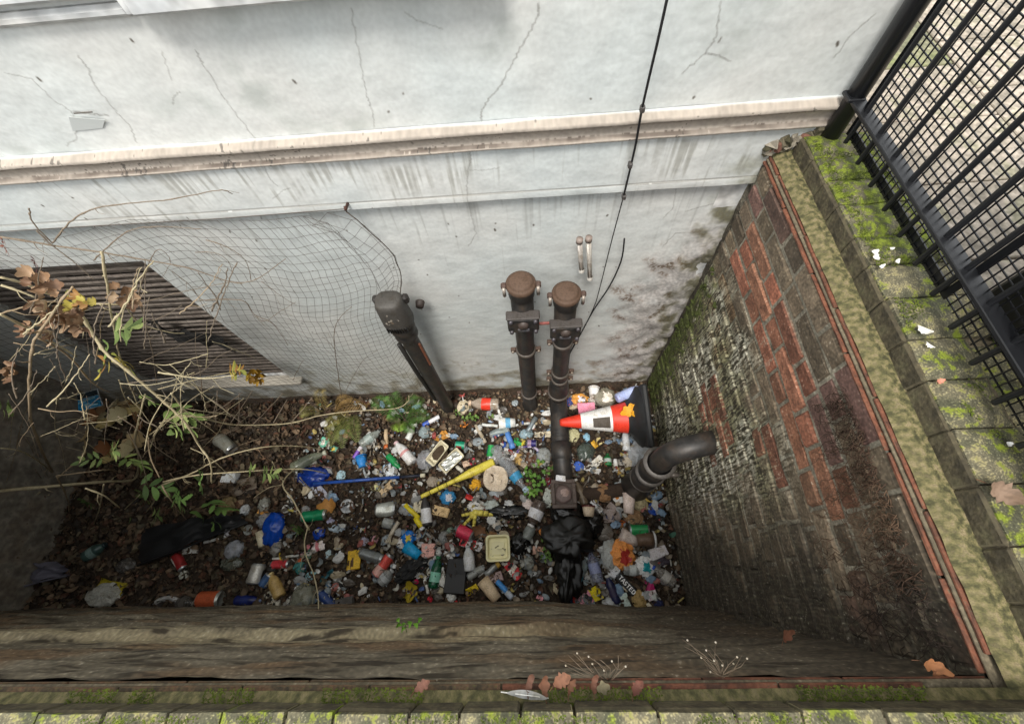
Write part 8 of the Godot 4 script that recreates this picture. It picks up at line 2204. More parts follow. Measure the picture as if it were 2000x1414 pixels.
	leaflets(droop, Vector3(-2.377, 0.160, 0.950) - droop_at, Vector3(-0.290, -0.512, 0.088), 7, 0.056, deep, 1.00)
	leaflets(droop, Vector3(6.636, 18.420, 1.150) - droop_at, Vector3(2.098, 5.016, 0.816), 7, 0.070, deep, 1.00)
	fern("fern", "olive green fern spreading its fronds over the litter left of the pipe", [[Vector3(-2.248, -0.042, 0.142), Vector3(-2.326, -0.007, 0.393), 0.075, 0.080, "#8a9048"], [Vector3(-2.234, -0.043, 0.134), Vector3(-2.230, -0.009, 0.412), 0.075, 0.100, "#7c8a44"], [Vector3(-2.218, -0.044, 0.134), Vector3(-2.128, -0.009, 0.369), 0.070, 0.080, "#7f8c48"], [Vector3(-2.242, -0.043, 0.134), Vector3(-2.386, 0.000, 0.267), 0.060, 0.080]], "#8f8c4c")
	fern("brown_fern", "dead tan fern fronds at the house wall foot", [[Vector3(-2.376, -0.039, 0.112), Vector3(-2.095, -0.010, 0.101), 0.070, 0.100], [Vector3(-2.369, -0.040, 0.104), Vector3(-2.219, -0.006, 0.029), 0.060, 0.100], [Vector3(-2.454, -0.040, 0.092), Vector3(-2.461, -0.010, -0.062), 0.060, 0.100, "#94854e"], [Vector3(-2.461, -0.040, 0.100), Vector3(-2.593, -0.003, 0.167), 0.060, 0.100, "#8c8a4c"]], "#a3854f")
	fern("wall_fern", "bright green fern against the house wall beside the leaning pipe", [[Vector3(-1.842, -0.062, 0.177), Vector3(-2.060, -0.012, 0.051), 0.080, 0.120], [Vector3(-1.835, -0.062, 0.168), Vector3(-1.918, -0.014, 0.012), 0.080, 0.140], [Vector3(-1.827, -0.062, 0.169), Vector3(-1.662, -0.017, 0.066), 0.080, 0.120], [Vector3(-1.825, -0.062, 0.186), Vector3(-1.612, -0.017, 0.201), 0.080, 0.100], [Vector3(-1.832, -0.062, 0.194), Vector3(-1.729, -0.018, 0.309), 0.070, 0.080], [Vector3(-1.840, -0.062, 0.193), Vector3(-1.833, -0.019, 0.297), 0.070, 0.060, "#86a838"], [Vector3(-1.833, -0.062, 0.185), Vector3(-1.935, -0.019, 0.163), 0.070, 0.080]], "#4f7a30")
	var green_seedlings_at := Vector3(-0.922, -0.026, 0.600)
	var green_seedlings := thing("green_seedlings", "patch of round leaved green seedlings left of the floor pipe", "seedlings", green_seedlings_at)
	leaflets(green_seedlings, Vector3(-0.922, -0.026, 0.600) - green_seedlings_at, Vector3(0.5, 0.35, 0.33), 4, 0.035, ["#6f9a44", "#85b050", "#5f8a3c"], 1.6)
	leaflets(green_seedlings, Vector3(-0.938, -0.027, 0.643) - green_seedlings_at, Vector3(0.5, 0.35, -0.50), 4, 0.035, ["#6f9a44", "#85b050", "#5f8a3c"], 1.6)
	leaflets(green_seedlings, Vector3(-0.887, -0.022, 0.631) - green_seedlings_at, Vector3(0.5, 0.35, 0.17), 4, 0.035, ["#6f9a44", "#85b050", "#5f8a3c"], 1.6)
	leaflets(green_seedlings, Vector3(-0.856, -0.021, 0.582) - green_seedlings_at, Vector3(0.5, 0.35, -0.33), 4, 0.035, ["#6f9a44", "#85b050", "#5f8a3c"], 1.6)
	leaflets(green_seedlings, Vector3(-0.903, -0.022, 0.680) - green_seedlings_at, Vector3(0.5, 0.35, -0.50), 4, 0.035, ["#6f9a44", "#85b050", "#5f8a3c"], 1.6)
	leaflets(green_seedlings, Vector3(-0.831, -0.013, 0.677) - green_seedlings_at, Vector3(0.5, 0.35, 0.33), 4, 0.035, ["#6f9a44", "#85b050", "#5f8a3c"], 1.6)
	leaflets(green_seedlings, Vector3(-0.786, -0.011, 0.629) - green_seedlings_at, Vector3(0.5, 0.35, -0.33), 4, 0.035, ["#6f9a44", "#85b050", "#5f8a3c"], 1.6)
	leaflets(green_seedlings, Vector3(-0.891, -0.017, 0.737) - green_seedlings_at, Vector3(0.5, 0.35, -0.33), 4, 0.035, ["#6f9a44", "#85b050", "#5f8a3c"], 1.6)
	leaflets(green_seedlings, Vector3(-0.870, -0.013, 0.759) - green_seedlings_at, Vector3(0.5, 0.35, -0.17), 4, 0.035, ["#6f9a44", "#85b050", "#5f8a3c"], 1.6)
	leaflets(green_seedlings, Vector3(-0.920, -0.019, 0.771) - green_seedlings_at, Vector3(0.5, 0.35, 0.00), 4, 0.035, ["#6f9a44", "#85b050", "#5f8a3c"], 1.6)
	var wall_seedlings_at := Vector3(-1.369, -0.023, 0.209)
	var wall_seedlings := thing("wall_seedlings", "small weeds between the leaning pipe and red labelled bottle", "seedlings", wall_seedlings_at)
	leaflets(wall_seedlings, Vector3(-1.369, -0.023, 0.209) - wall_seedlings_at, Vector3(0.5, 0.35, 0.17), 4, 0.030, ["#5a7a34", "#75934a"], 1.6)
	leaflets(wall_seedlings, Vector3(-1.322, -0.021, 0.187) - wall_seedlings_at, Vector3(0.5, 0.35, 0.50), 4, 0.030, ["#5a7a34", "#75934a"], 1.6)
	leaflets(wall_seedlings, Vector3(-1.298, -0.020, 0.221) - wall_seedlings_at, Vector3(0.5, 0.35, -0.17), 4, 0.030, ["#5a7a34", "#75934a"], 1.6)
	leaflets(wall_seedlings, Vector3(-1.181, -0.018, 0.202) - wall_seedlings_at, Vector3(0.5, 0.35, 0.17), 4, 0.030, ["#5a7a34", "#75934a"], 1.6)
	leaflets(wall_seedlings, Vector3(-1.427, -0.026, 0.156) - wall_seedlings_at, Vector3(0.5, 0.35, 0.33), 4, 0.030, ["#5a7a34", "#75934a"], 1.6)
	var bag_seedlings_at := Vector3(-0.822, -0.002, 1.062)
	var bag_seedlings := thing("bag_seedlings", "green weeds beside the big black bin bag", "seedlings", bag_seedlings_at)
	leaflets(bag_seedlings, Vector3(-0.822, -0.002, 1.062) - bag_seedlings_at, Vector3(0.5, 0.35, -0.17), 4, 0.030, ["#64863c", "#7c9c50"], 1.6)
	leaflets(bag_seedlings, Vector3(-0.818, -0.004, 1.113) - bag_seedlings_at, Vector3(0.5, 0.35, 0.33), 4, 0.030, ["#64863c", "#7c9c50"], 1.6)
	leaflets(bag_seedlings, Vector3(-0.830, -0.007, 1.157) - bag_seedlings_at, Vector3(0.5, 0.35, 0.00), 4, 0.030, ["#64863c", "#7c9c50"], 1.6)
	var pile_at := Vector3(-4.295, -0.042, 0.200)
	var pile := thing("leaf_pile", "heap of big dry tan leaves below the blue card in the left corner", "leaf pile", pile_at)
	rng.seed = 300
	var maple := leaf_mesh(1.0, 0.85, 0.55, 3)
	for k in 46:
		var lf := part(pile, "leaf", maple, leaf_mat(["#c09c74", "#d2b888", "#a87c52", "#d8c282", "#96643e", "#e0d2a4"][rng.randi() % 6]))
		var s := rng.randf_range(0.07, 0.15)
		lf.transform = Transform3D(Basis(Vector3.UP, rng.randf() * TAU) * Basis(Vector3(1, 0, 0), rng.randf_range(-0.8, 0.8)), Vector3(rng.randf_range(-0.36, 0.5), rng.randf_range(0.02, 0.14), rng.randf_range(-0.24, 0.24))).scaled_local(Vector3(s, s, s))

# ------------------------------------------------------------------ bird net
func build_net() -> void:
	var n := thing("bird_net", "sagging grey bird net hooked over the house wall and window", "net", Vector3(-1.505, 1.818, 0.0))
	var o := Vector3(-1.505, 1.818, 0.0)
	# right edge of the net from hook to floor: [y, x]
	var edge := [[1.81, -1.505], [1.7, -1.45], [1.55, -1.40], [1.38, -1.425], [1.2, -1.50], [1.0, -1.53], [0.7, -1.56], [0.4, -1.55], [0.1, -1.56]]
	var ex := func(y: float) -> float:
		for i in edge.size() - 1:
			if y <= edge[i][0] and y >= edge[i + 1][0]: return lerpf(edge[i][1], edge[i + 1][1], (edge[i][0] - y) / (edge[i][0] - edge[i + 1][0]))
		return -1.56
	var cols := 66
	var rows := 40
	var P := []
	for j in rows + 1:
		var v := float(j) / rows
		var row := PackedVector3Array()
		for i in cols + 1:
			var u := float(i) / cols
			# meshes bunch up toward the hooked edge
			var s := 1.0 - pow(1.0 - u, 1.22)
			var y := 1.81 - 1.7 * v
			y -= 0.035 * sin(u * PI) * sin(u * 17.0 + v * 2.0) * (1.0 - v) + 0.02 * ns.get_noise_2d(u * 500, v * 300) * minf(v * 8.0, 1.0)
			var x: float = lerpf(-4.16, ex.call(y), s) + 0.03 * ns.get_noise_2d(v * 260 + 60, u * 260) * (1.0 - s * 0.6)
			var zz := 0.03 + 0.10 * sin(v * PI * 0.9) * (0.4 + 0.6 * sin(u * 9.0 + 0.6) * sin(u * 9.0 + 0.6)) + 0.02 * ns.get_noise_2d(u * 700, v * 700)
			if u > 0.93: zz += 0.05 * sin((u - 0.93) * 60.0 + v * 6.0)
			row.append(Vector3(x, y, maxf(zz, 0.022)) - o)
		P.append(row)
	var st := st_new()
	var rr := PackedFloat32Array([0.00085])
	for j in rows + 1:
		add_tube(st, P[j], rr, 3)
	for i in cols + 1:
		var c := PackedVector3Array()
		for j in rows + 1: c.append(P[j][i])
		add_tube(st, c, rr, 3)
	part(n, "netting", done(st), mt("#4c4640", 0.8, 0.0, 1.0, true))
	# twisted selvedge rope and hook
	var rope := []
	for j in rows + 1: rope.append(P[j][cols] + Vector3(0.004 * sin(j * 1.7), 0, 0.004))
	part(n, "edge_cord", tube(rope, 0.0022, 5), mt("#4a3f36", 0.85))
	part(n, "hook", tube([Vector3(0, 0.0, -0.01), Vector3(0, 0.004, 0.03), Vector3(0.004, 0.012, 0.035), Vector3(0.004, 0.02, 0.028)], 0.006, 6), mt("#4a2c22", 0.7))
	part(n, "top_cord", tube([Vector3(0, 0, 0.02), Vector3(-0.5, -0.006, 0.022), Vector3(-1.3, 0.0, 0.022), Vector3(-2.6, -0.004, 0.022)], 0.0016, 5), mt("#5a5048", 0.8))

# ------------------------------------------------------------------ cables and small things
func build_small_things() -> void:
	var cable := thing("wall_cable", "thin black cable hanging down the white wall to the pipes", "cable", Vector3(-0.468, 2.06, 0.045))
	var o := Vector3(-0.468, 2.06, 0.045)
	var ck := mt("#18181a", 0.5, 0.0, 1.0, true)
	part(cable, "upper_run", tube(Array(smooth_path([Vector3(-0.478, 2.409, 0.050) - o, Vector3(-0.479, 2.313, 0.050) - o, Vector3(-0.481, 2.139, 0.045) - o, Vector3(-0.473, 1.994, 0.030) - o, Vector3(-0.474, 1.788, 0.020) - o])), 0.0038, 7), ck)
	part(cable, "lower_run", tube(Array(smooth_path([Vector3(-0.474, 1.788, 0.020) - o, Vector3(-0.479, 1.541, 0.000) - o, Vector3(-0.490, 1.223, 0.000) - o, Vector3(-0.504, 1.062, 0.010) - o, Vector3(-0.557, 0.856, 0.040) - o, Vector3(-0.630, 0.679, 0.090) - o])), 0.0022, 6), ck)
	part(cable, "taped_run", tube(Array(smooth_path([Vector3(-0.427, 1.549, 0.000) - o, Vector3(-0.418, 1.405, 0.000) - o, Vector3(-0.445, 1.219, 0.000) - o, Vector3(-0.502, 1.038, 0.010) - o, Vector3(-0.559, 0.873, 0.050) - o, Vector3(-0.641, 0.672, 0.120) - o])), 0.0036, 7), ck)
	part(cable, "clip", box_mesh(Vector3(0.014, 0.02, 0.02), 0.003, Vector3(-0.479, 2.132, 0.040) - o), mt("#4a4644", 0.6))
	part(cable, "clip", box_mesh(Vector3(0.014, 0.02, 0.02), 0.003, Vector3(-0.477, 1.934, 0.030) - o), mt("#4a4644", 0.6))
	part(cable, "clip", box_mesh(Vector3(0.014, 0.02, 0.02), 0.003, Vector3(-0.472, 1.789, 0.018) - o), mt("#4a4644", 0.6))
	var sa := thing("foil_lagged_pipe", "short foil wrapped pipe stub on the wall, left and shorter of two", "pipe", Vector3(-0.596, 1.386, 0.030))
	part(sa, "tube", tube([Vector3(-0.024, 0.199, 0.000), Vector3(-0.013, 0.104, 0.000), Vector3(0.000, 0.000, 0.000)], 0.0110, 10), mt("#cdc6be", 0.4, 0.2))
	part(sa, "top_cap", lathe([[0.0001, 0.014], [0.0143, 0.012], [0.0149, -0.01], [0.0001, -0.012]], 10, Transform3D(Basis.IDENTITY, Vector3(-0.024, 0.199, 0.000))), mt("#8c7e76", 0.5))
	part(sa, "end_collar", lathe([[0.0132, 0.0], [0.0137, 0.012], [0.0112, 0.02]], 10), mt("#d8d4cc", 0.5))
	var sb := thing("foil_lagged_pipe", "short foil wrapped pipe stub on the wall, right and longer of two", "pipe", Vector3(-0.553, 1.327, 0.030))
	part(sb, "tube", tube([Vector3(-0.030, 0.264, 0.000), Vector3(-0.016, 0.144, 0.000), Vector3(0.000, 0.000, 0.000)], 0.0110, 10), mt("#d6d0c6", 0.4, 0.2))
	part(sb, "top_cap", lathe([[0.0001, 0.014], [0.0143, 0.012], [0.0149, -0.01], [0.0001, -0.012]], 10, Transform3D(Basis.IDENTITY, Vector3(-0.030, 0.264, 0.000))), mt("#8c7e76", 0.5))
	part(sb, "end_collar", lathe([[0.0132, 0.0], [0.0137, 0.012], [0.0112, 0.02]], 10), mt("#d8d4cc", 0.5))
	var card := thing("blue_card", "blue printed card leaning on the leaf pile in the left corner", "card", Vector3(-4.164, 0.205, 0.035))
	card.basis = Basis(Vector3(0.971, 0.025, -0.237), Vector3(0.103, 0.853, 0.511), Vector3(0.215, -0.521, 0.826))
	part(card, "backing", box_mesh(Vector3(0.191, 0.004, 0.130), 0.001), mt("#c4ccd0", 0.5))
	part(card, "blue_field", box_mesh(Vector3(0.180, 0.002, 0.081), 0.0005, Vector3(0, 0.0032, 0.021)), mt("#2f9ad0", 0.4))
	part(card, "dark_field", box_mesh(Vector3(0.180, 0.002, 0.036), 0.0005, Vector3(0, 0.0032, -0.040)), mt("#17323f", 0.4))
	part(card, "print", box_mesh(Vector3(0.057, 0.0014, 0.012), 0.0003, Vector3(-0.038, 0.0046, 0.003)), mt("#a8dcee", 0.4))
	part(card, "print", box_mesh(Vector3(0.065, 0.0014, 0.012), 0.0003, Vector3(0.029, 0.0046, -0.008)), mt("#a8dcee", 0.4))
	part(card, "print", box_mesh(Vector3(0.095, 0.0014, 0.012), 0.0003, Vector3(0.019, 0.0046, 0.042)), mt("#a8dcee", 0.4))
	part(card, "print", box_mesh(Vector3(0.038, 0.0014, 0.012), 0.0003, Vector3(-0.010, 0.0046, 0.026)), mt("#a8dcee", 0.4))
	var tarp := thing("black_sheet", "stiff black plastic sheet lying under the shrub tips", "sheet", Vector3(-3.173, -0.061, 0.955))
	var tarp_q := [Vector3(-0.372, 0.080, -0.039), Vector3(0.306, 0.086, -0.111), Vector3(0.365, 0.082, -0.048), Vector3(-0.298, 0.089, 0.198)]
	part(tarp, "sheet", surf(steps(0.0, 1.0, 0.056), steps(0.0, 1.0, 0.100), func(u: float, v: float) -> Vector3: return tarp_q[0].lerp(tarp_q[1], u).lerp(tarp_q[3].lerp(tarp_q[2], u), v) + Vector3(0.03 * nr.get_noise_2d(v * 300, 5), 0.030 * (nr.get_noise_2d(u * 260 + 234, v * 160) + 0.4 * absf(nr.get_noise_2d(u * 700, v * 500))), 0.03 * nr.get_noise_2d(u * 300, 8)), func(p: Vector3) -> Vector2: return Vector2(p.x, p.z)), mt("#17181a", 0.45, 0.0, 1.0, true))
	part(tarp, "rolled_edge", tube([tarp_q[3] + Vector3(0, 0.01, 0), tarp_q[3].lerp(tarp_q[2], 0.35) + Vector3(0, 0.02, 0.01), tarp_q[3].lerp(tarp_q[2], 0.7) + Vector3(0, 0.012, 0), tarp_q[2]], 0.008, 6, 0.004), mt("#17181a", 0.45, 0.0, 1.0, true))
	var rag := thing("grey_blanket", "long grey cloth bundled in the dark left corner", "cloth", Vector3(-4.257, -0.072, 1.183))
	var rag_q := [Vector3(-0.326, 0.073, -0.097), Vector3(0.258, 0.069, -0.043), Vector3(0.276, 0.070, 0.022), Vector3(-0.207, 0.068, 0.119)]
	part(rag, "sheet", surf(steps(0.0, 1.0, 0.056), steps(0.0, 1.0, 0.100), func(u: float, v: float) -> Vector3: return rag_q[0].lerp(rag_q[1], u).lerp(rag_q[3].lerp(rag_q[2], u), v) + Vector3(0.03 * nr.get_noise_2d(v * 300, 5), 0.060 * (nr.get_noise_2d(u * 260 + 270, v * 160) + 0.4 * absf(nr.get_noise_2d(u * 700, v * 500))), 0.03 * nr.get_noise_2d(u * 300, 8)), func(p: Vector3) -> Vector2: return Vector2(p.x, p.z)), mt("#6a6874", 0.80, 0.0, 1.0, true))
	part(rag, "rolled_edge", tube([rag_q[3] + Vector3(0, 0.01, 0), rag_q[3].lerp(rag_q[2], 0.35) + Vector3(0, 0.02, 0.01), rag_q[3].lerp(rag_q[2], 0.7) + Vector3(0, 0.012, 0), rag_q[2]], 0.008, 6, 0.004), mt("#6a6874", 0.80, 0.0, 1.0, true))
	var e0 := thing("fallen_leaf", "single pinkish brown leaf on the street ledge left of the leaf cluster", "leaf", Vector3(-1.074, 1.925, 1.443), 0.50, "fallen leaves on the coping")
	e0.rotation.x = 0.10
	part(e0, "blade", leaf_mesh(0.032, 0.018, 0.30, 3), mt("#6c4638", 0.75))
	part(e0, "stalk", tube([Vector3(-0.016, 0.004, 0), Vector3(-0.026, 0.008, 0.004)], 0.001, 4), mt("#6a4a34", 0.8))
	var e1 := thing("fallen_leaf", "leftmost curled leaf of the cluster on the street ledge", "leaf", Vector3(-0.866, 1.925, 1.439), 1.20, "fallen leaves on the coping")
	e1.rotation.x = 0.22
	part(e1, "blade", leaf_mesh(0.030, 0.016, 0.55, 1), mt("#5f3f30", 0.75))
	part(e1, "stalk", tube([Vector3(-0.015, 0.004, 0), Vector3(-0.024, 0.008, 0.004)], 0.001, 4), mt("#6a4a34", 0.8))
	var e2 := thing("fallen_leaf", "second curled leaf of the cluster on the street ledge", "leaf", Vector3(-0.839, 1.925, 1.444), 1.50, "fallen leaves on the coping")
	e2.rotation.x = 0.34
	part(e2, "blade", leaf_mesh(0.034, 0.020, 0.80, 2), mt("#6f4a36", 0.75))
	part(e2, "stalk", tube([Vector3(-0.017, 0.004, 0), Vector3(-0.027, 0.008, 0.004)], 0.001, 4), mt("#6a4a34", 0.8))
	var e3 := thing("fallen_leaf", "third and largest leaf of the cluster on the street ledge", "leaf", Vector3(-0.804, 1.925, 1.436), 0.40, "fallen leaves on the coping")
	e3.rotation.x = 0.10
	part(e3, "blade", leaf_mesh(0.036, 0.024, 0.30, 4), mt("#7a523c", 0.75))
	part(e3, "stalk", tube([Vector3(-0.018, 0.004, 0), Vector3(-0.029, 0.008, 0.004)], 0.001, 4), mt("#6a4a34", 0.8))
	var e4 := thing("fallen_leaf", "fourth leaf of the cluster on the street ledge", "leaf", Vector3(-0.787, 1.925, 1.445), 1.00, "fallen leaves on the coping")
	e4.rotation.x = 0.22
	part(e4, "blade", leaf_mesh(0.028, 0.013, 0.55, 3), mt("#66432e", 0.75))
	part(e4, "stalk", tube([Vector3(-0.014, 0.004, 0), Vector3(-0.022, 0.008, 0.004)], 0.001, 4), mt("#6a4a34", 0.8))
	var e5 := thing("fallen_leaf", "rightmost leaf of the cluster on the street ledge", "leaf", Vector3(-0.744, 1.925, 1.440), 1.30, "fallen leaves on the coping")
	e5.rotation.x = 0.34
	part(e5, "blade", leaf_mesh(0.030, 0.016, 0.80, 1), mt("#6a4636", 0.75))
	part(e5, "stalk", tube([Vector3(-0.015, 0.004, 0), Vector3(-0.024, 0.008, 0.004)], 0.001, 4), mt("#6a4a34", 0.8))
	var e6 := thing("fallen_leaf", "greyish leaf right of the leaf cluster on the street ledge", "leaf", Vector3(-0.727, 1.925, 1.448), 0.20, "fallen leaves on the coping")
	e6.rotation.x = 0.10
	part(e6, "blade", leaf_mesh(0.026, 0.020, 0.30, 2), mt("#6c644c", 0.75))
	part(e6, "stalk", tube([Vector3(-0.013, 0.004, 0), Vector3(-0.021, 0.008, 0.004)], 0.001, 4), mt("#6a4a34", 0.8))
	var e7 := thing("fallen_leaf", "reddish leaf beside the moss on the street ledge", "leaf", Vector3(-0.664, 1.925, 1.447), 0.80, "fallen leaves on the coping")
	e7.rotation.x = 0.22
	part(e7, "blade", leaf_mesh(0.030, 0.020, 0.55, 4), mt("#70463a", 0.75))
	part(e7, "stalk", tube([Vector3(-0.015, 0.004, 0), Vector3(-0.024, 0.008, 0.004)], 0.001, 4), mt("#6a4a34", 0.8))
	var e8 := thing("fallen_leaf", "orange tan leaf lying in the brick wall corner, upper of two", "leaf", Vector3(-0.080, 1.870, 1.426), -0.40, "fallen leaves on the coping")
	e8.rotation.x = 0.34
	part(e8, "blade", leaf_mesh(0.050, 0.024, 0.80, 3), mt("#a8734c", 0.75))
	part(e8, "stalk", tube([Vector3(-0.025, 0.004, 0), Vector3(-0.040, 0.008, 0.004)], 0.001, 4), mt("#6a4a34", 0.8))
	var e9 := thing("fallen_leaf", "orange tan leaf lying in the brick wall corner, lower of two", "leaf", Vector3(-0.074, 1.870, 1.440), 0.30, "fallen leaves on the coping")
	e9.rotation.x = 0.10
	part(e9, "blade", leaf_mesh(0.034, 0.018, 0.30, 1), mt("#97694a", 0.75))
	part(e9, "stalk", tube([Vector3(-0.017, 0.004, 0), Vector3(-0.027, 0.008, 0.004)], 0.001, 4), mt("#6a4a34", 0.8))
	var e10 := thing("fallen_leaf", "small red brown leaf caught on the street wall", "leaf", Vector3(-0.214, 1.600, 1.403), 0.60, "fallen leaves on the coping")
	e10.rotation.x = 0.22
	part(e10, "blade", leaf_mesh(0.040, 0.024, 0.55, 2), mt("#8a5a44", 0.75))
	part(e10, "stalk", tube([Vector3(-0.020, 0.004, 0), Vector3(-0.032, 0.008, 0.004)], 0.001, 4), mt("#6a4a34", 0.8))
	var e11 := thing("fallen_leaf", "pale pinkish oak leaf on the mossy coping under the railing", "leaf", Vector3(0.088, 1.995, 1.125), -0.70, "fallen leaves on the coping")
	e11.rotation.x = 0.34
	part(e11, "blade", leaf_mesh(0.060, 0.040, 0.80, 4), mt("#86705e", 0.75))
	part(e11, "stalk", tube([Vector3(-0.030, 0.004, 0), Vector3(-0.048, 0.008, 0.004)], 0.001, 4), mt("#6a4a34", 0.8))
	var e12 := thing("fallen_leaf", "tiny pink leaf on the mossy coping", "leaf", Vector3(0.082, 1.995, 0.882), 0.30, "fallen leaves on the coping")
	e12.rotation.x = 0.10
	part(e12, "blade", leaf_mesh(0.022, 0.011, 0.30, 3), mt("#d08a74", 0.75))
	part(e12, "stalk", tube([Vector3(-0.011, 0.004, 0), Vector3(-0.018, 0.008, 0.004)], 0.001, 4), mt("#6a4a34", 0.8))
	var w0 := thing("white_petal", "white petal in the moss, upper of a close pair", "petal", Vector3(0.082, 1.997, 0.510), 0.40, "white flecks on the mossy coping")
	part(w0, "blade", leaf_mesh(0.022, 0.014, 0.8, 0), mt("#f0efea", 0.6))
	var w1 := thing("white_petal", "round white petal in the moss, lower of a close pair", "petal", Vector3(0.079, 1.997, 0.529), 1.20, "white flecks on the mossy coping")
	part(w1, "blade", leaf_mesh(0.022, 0.016, 0.8, 0), mt("#f0efea", 0.6))
	var w2 := thing("white_petal", "small white petal right of the close pair", "petal", Vector3(0.130, 1.997, 0.500), 0.00, "white flecks on the mossy coping")
	part(w2, "blade", leaf_mesh(0.014, 0.008, 0.8, 0), mt("#f0efea", 0.6))
	var w3 := thing("white_petal", "narrow white petal below the close pair", "petal", Vector3(0.081, 1.997, 0.558), 0.50, "white flecks on the mossy coping")
	part(w3, "blade", leaf_mesh(0.020, 0.009, 0.8, 0), mt("#f0efea", 0.6))
	var w4 := thing("white_petal", "white petal nearest the railing on the moss", "petal", Vector3(0.126, 1.997, 0.545), 0.90, "white flecks on the mossy coping")
	part(w4, "blade", leaf_mesh(0.018, 0.010, 0.8, 0), mt("#f0efea", 0.6))
	var w5 := thing("white_petal", "large white pebble like shell on the coping", "petal", Vector3(0.098, 1.997, 0.752), -0.60, "white flecks on the mossy coping")
	part(w5, "blade", leaf_mesh(0.034, 0.019, 0.8, 0), mt("#f0efea", 0.6))
	var w6 := thing("white_petal", "small white shard below the large white shell", "petal", Vector3(0.095, 1.997, 0.793), -0.90, "white flecks on the mossy coping")
	part(w6, "blade", leaf_mesh(0.020, 0.010, 0.8, 0), mt("#f0efea", 0.6))
	var w7 := thing("white_petal", "white fleck on the coping stones near the last baluster", "petal", Vector3(0.148, 1.997, 1.030), 0.30, "white flecks on the mossy coping")
	part(w7, "blade", leaf_mesh(0.014, 0.010, 0.8, 0), mt("#f0efea", 0.6))
	var quill := thing("feather", "grey and white feather lying on the street ledge under the leaf cluster", "feather", Vector3(-0.871, 1.930, 1.457), -0.12)
	part(quill, "vane", leaf_mesh(0.075, 0.014, 0.3, 0), mt("#8f908e", 0.6))
	part(quill, "shaft", tube([Vector3(-0.05, 0.004, 0.001), Vector3(0, 0.001, 0.001), Vector3(0.04, 0.004, 0)], 0.0011, 5), mt("#e6e6e2", 0.5))
	var sprout := thing("sprout", "bright green two leaved sprout on the street wall", "seedling", Vector3(-1.323, 1.212, 1.405))
	rng.seed = 410
	leaflets(sprout, Vector3.ZERO, Vector3(-0.6, 0.6, -0.5), 4, 0.02, ["#7cb43c", "#8cc448"], 1.4)
	leaflets(sprout, Vector3(0.02, -0.01, 0), Vector3(0.8, 0.3, -0.4), 3, 0.02, ["#7cb43c", "#8cc448"], 1.4)
	part(sprout, "stem", tube([Vector3(0, -0.03, 0.03), Vector3(0, 0, 0), Vector3(0.01, 0.01, -0.01)], 0.0015, 5), mt("#6a8a3c", 0.7))
	var wa := thing("dry_weed", "dry stalked weed with pale seed heads in front of the street wall middle", "weed", Vector3(-0.712, 1.900, 1.442), 0.0, "dry weeds with pale seed heads")
	dry_weed(wa, [[Vector3(-0.041, 0.037, -0.027), Vector3(-0.061, 0.050, -0.052), 1], [Vector3(-0.050, 0.027, -0.022), Vector3(-0.078, 0.030, -0.047), 0], [Vector3(-0.034, 0.033, -0.020), Vector3(-0.067, 0.043, -0.050), 0], [Vector3(-0.009, 0.032, -0.026), Vector3(-0.039, 0.040, -0.045), 1], [Vector3(-0.007, 0.026, -0.019), Vector3(-0.028, 0.028, -0.039), 0], [Vector3(0.002, 0.029, -0.025), Vector3(-0.018, 0.033, -0.039), 0], [Vector3(-0.017, 0.027, -0.010), Vector3(-0.032, 0.030, -0.032), 1], [Vector3(-0.029, 0.020, -0.016), Vector3(-0.036, 0.016, -0.027), 0], [Vector3(-0.026, 0.023, -0.013), Vector3(-0.043, 0.021, -0.024), 0], [Vector3(0.014, 0.037, -0.023), Vector3(0.003, 0.050, -0.039), 1], [Vector3(0.016, 0.034, -0.026), Vector3(0.017, 0.044, -0.047), 0], [Vector3(0.001, 0.034, -0.024), Vector3(-0.016, 0.045, -0.040), 0], [Vector3(0.005, 0.032, -0.009), Vector3(0.029, 0.040, -0.029), 1], [Vector3(0.001, 0.023, -0.015), Vector3(0.026, 0.023, -0.033), 0], [Vector3(0.011, 0.027, -0.014), Vector3(0.036, 0.030, -0.031), 0], [Vector3(-0.009, 0.022, -0.008), Vector3(-0.010, 0.020, -0.020), 1], [Vector3(-0.007, 0.013, -0.000), Vector3(-0.023, 0.002, -0.007), 0], [Vector3(-0.011, 0.012, -0.008), Vector3(-0.004, 0.001, -0.025), 0], [Vector3(-0.048, 0.022, -0.013), Vector3(-0.083, 0.020, -0.028), 1], [Vector3(-0.040, 0.018, -0.015), Vector3(-0.095, 0.012, -0.037), 0], [Vector3(-0.044, 0.021, -0.010), Vector3(-0.089, 0.017, -0.020), 0]])
	var wb := thing("dry_weed", "bushy dry weed with pale seed heads on the street wall near the brick corner", "weed", Vector3(-0.496, 1.900, 1.435), 0.0, "dry weeds with pale seed heads")
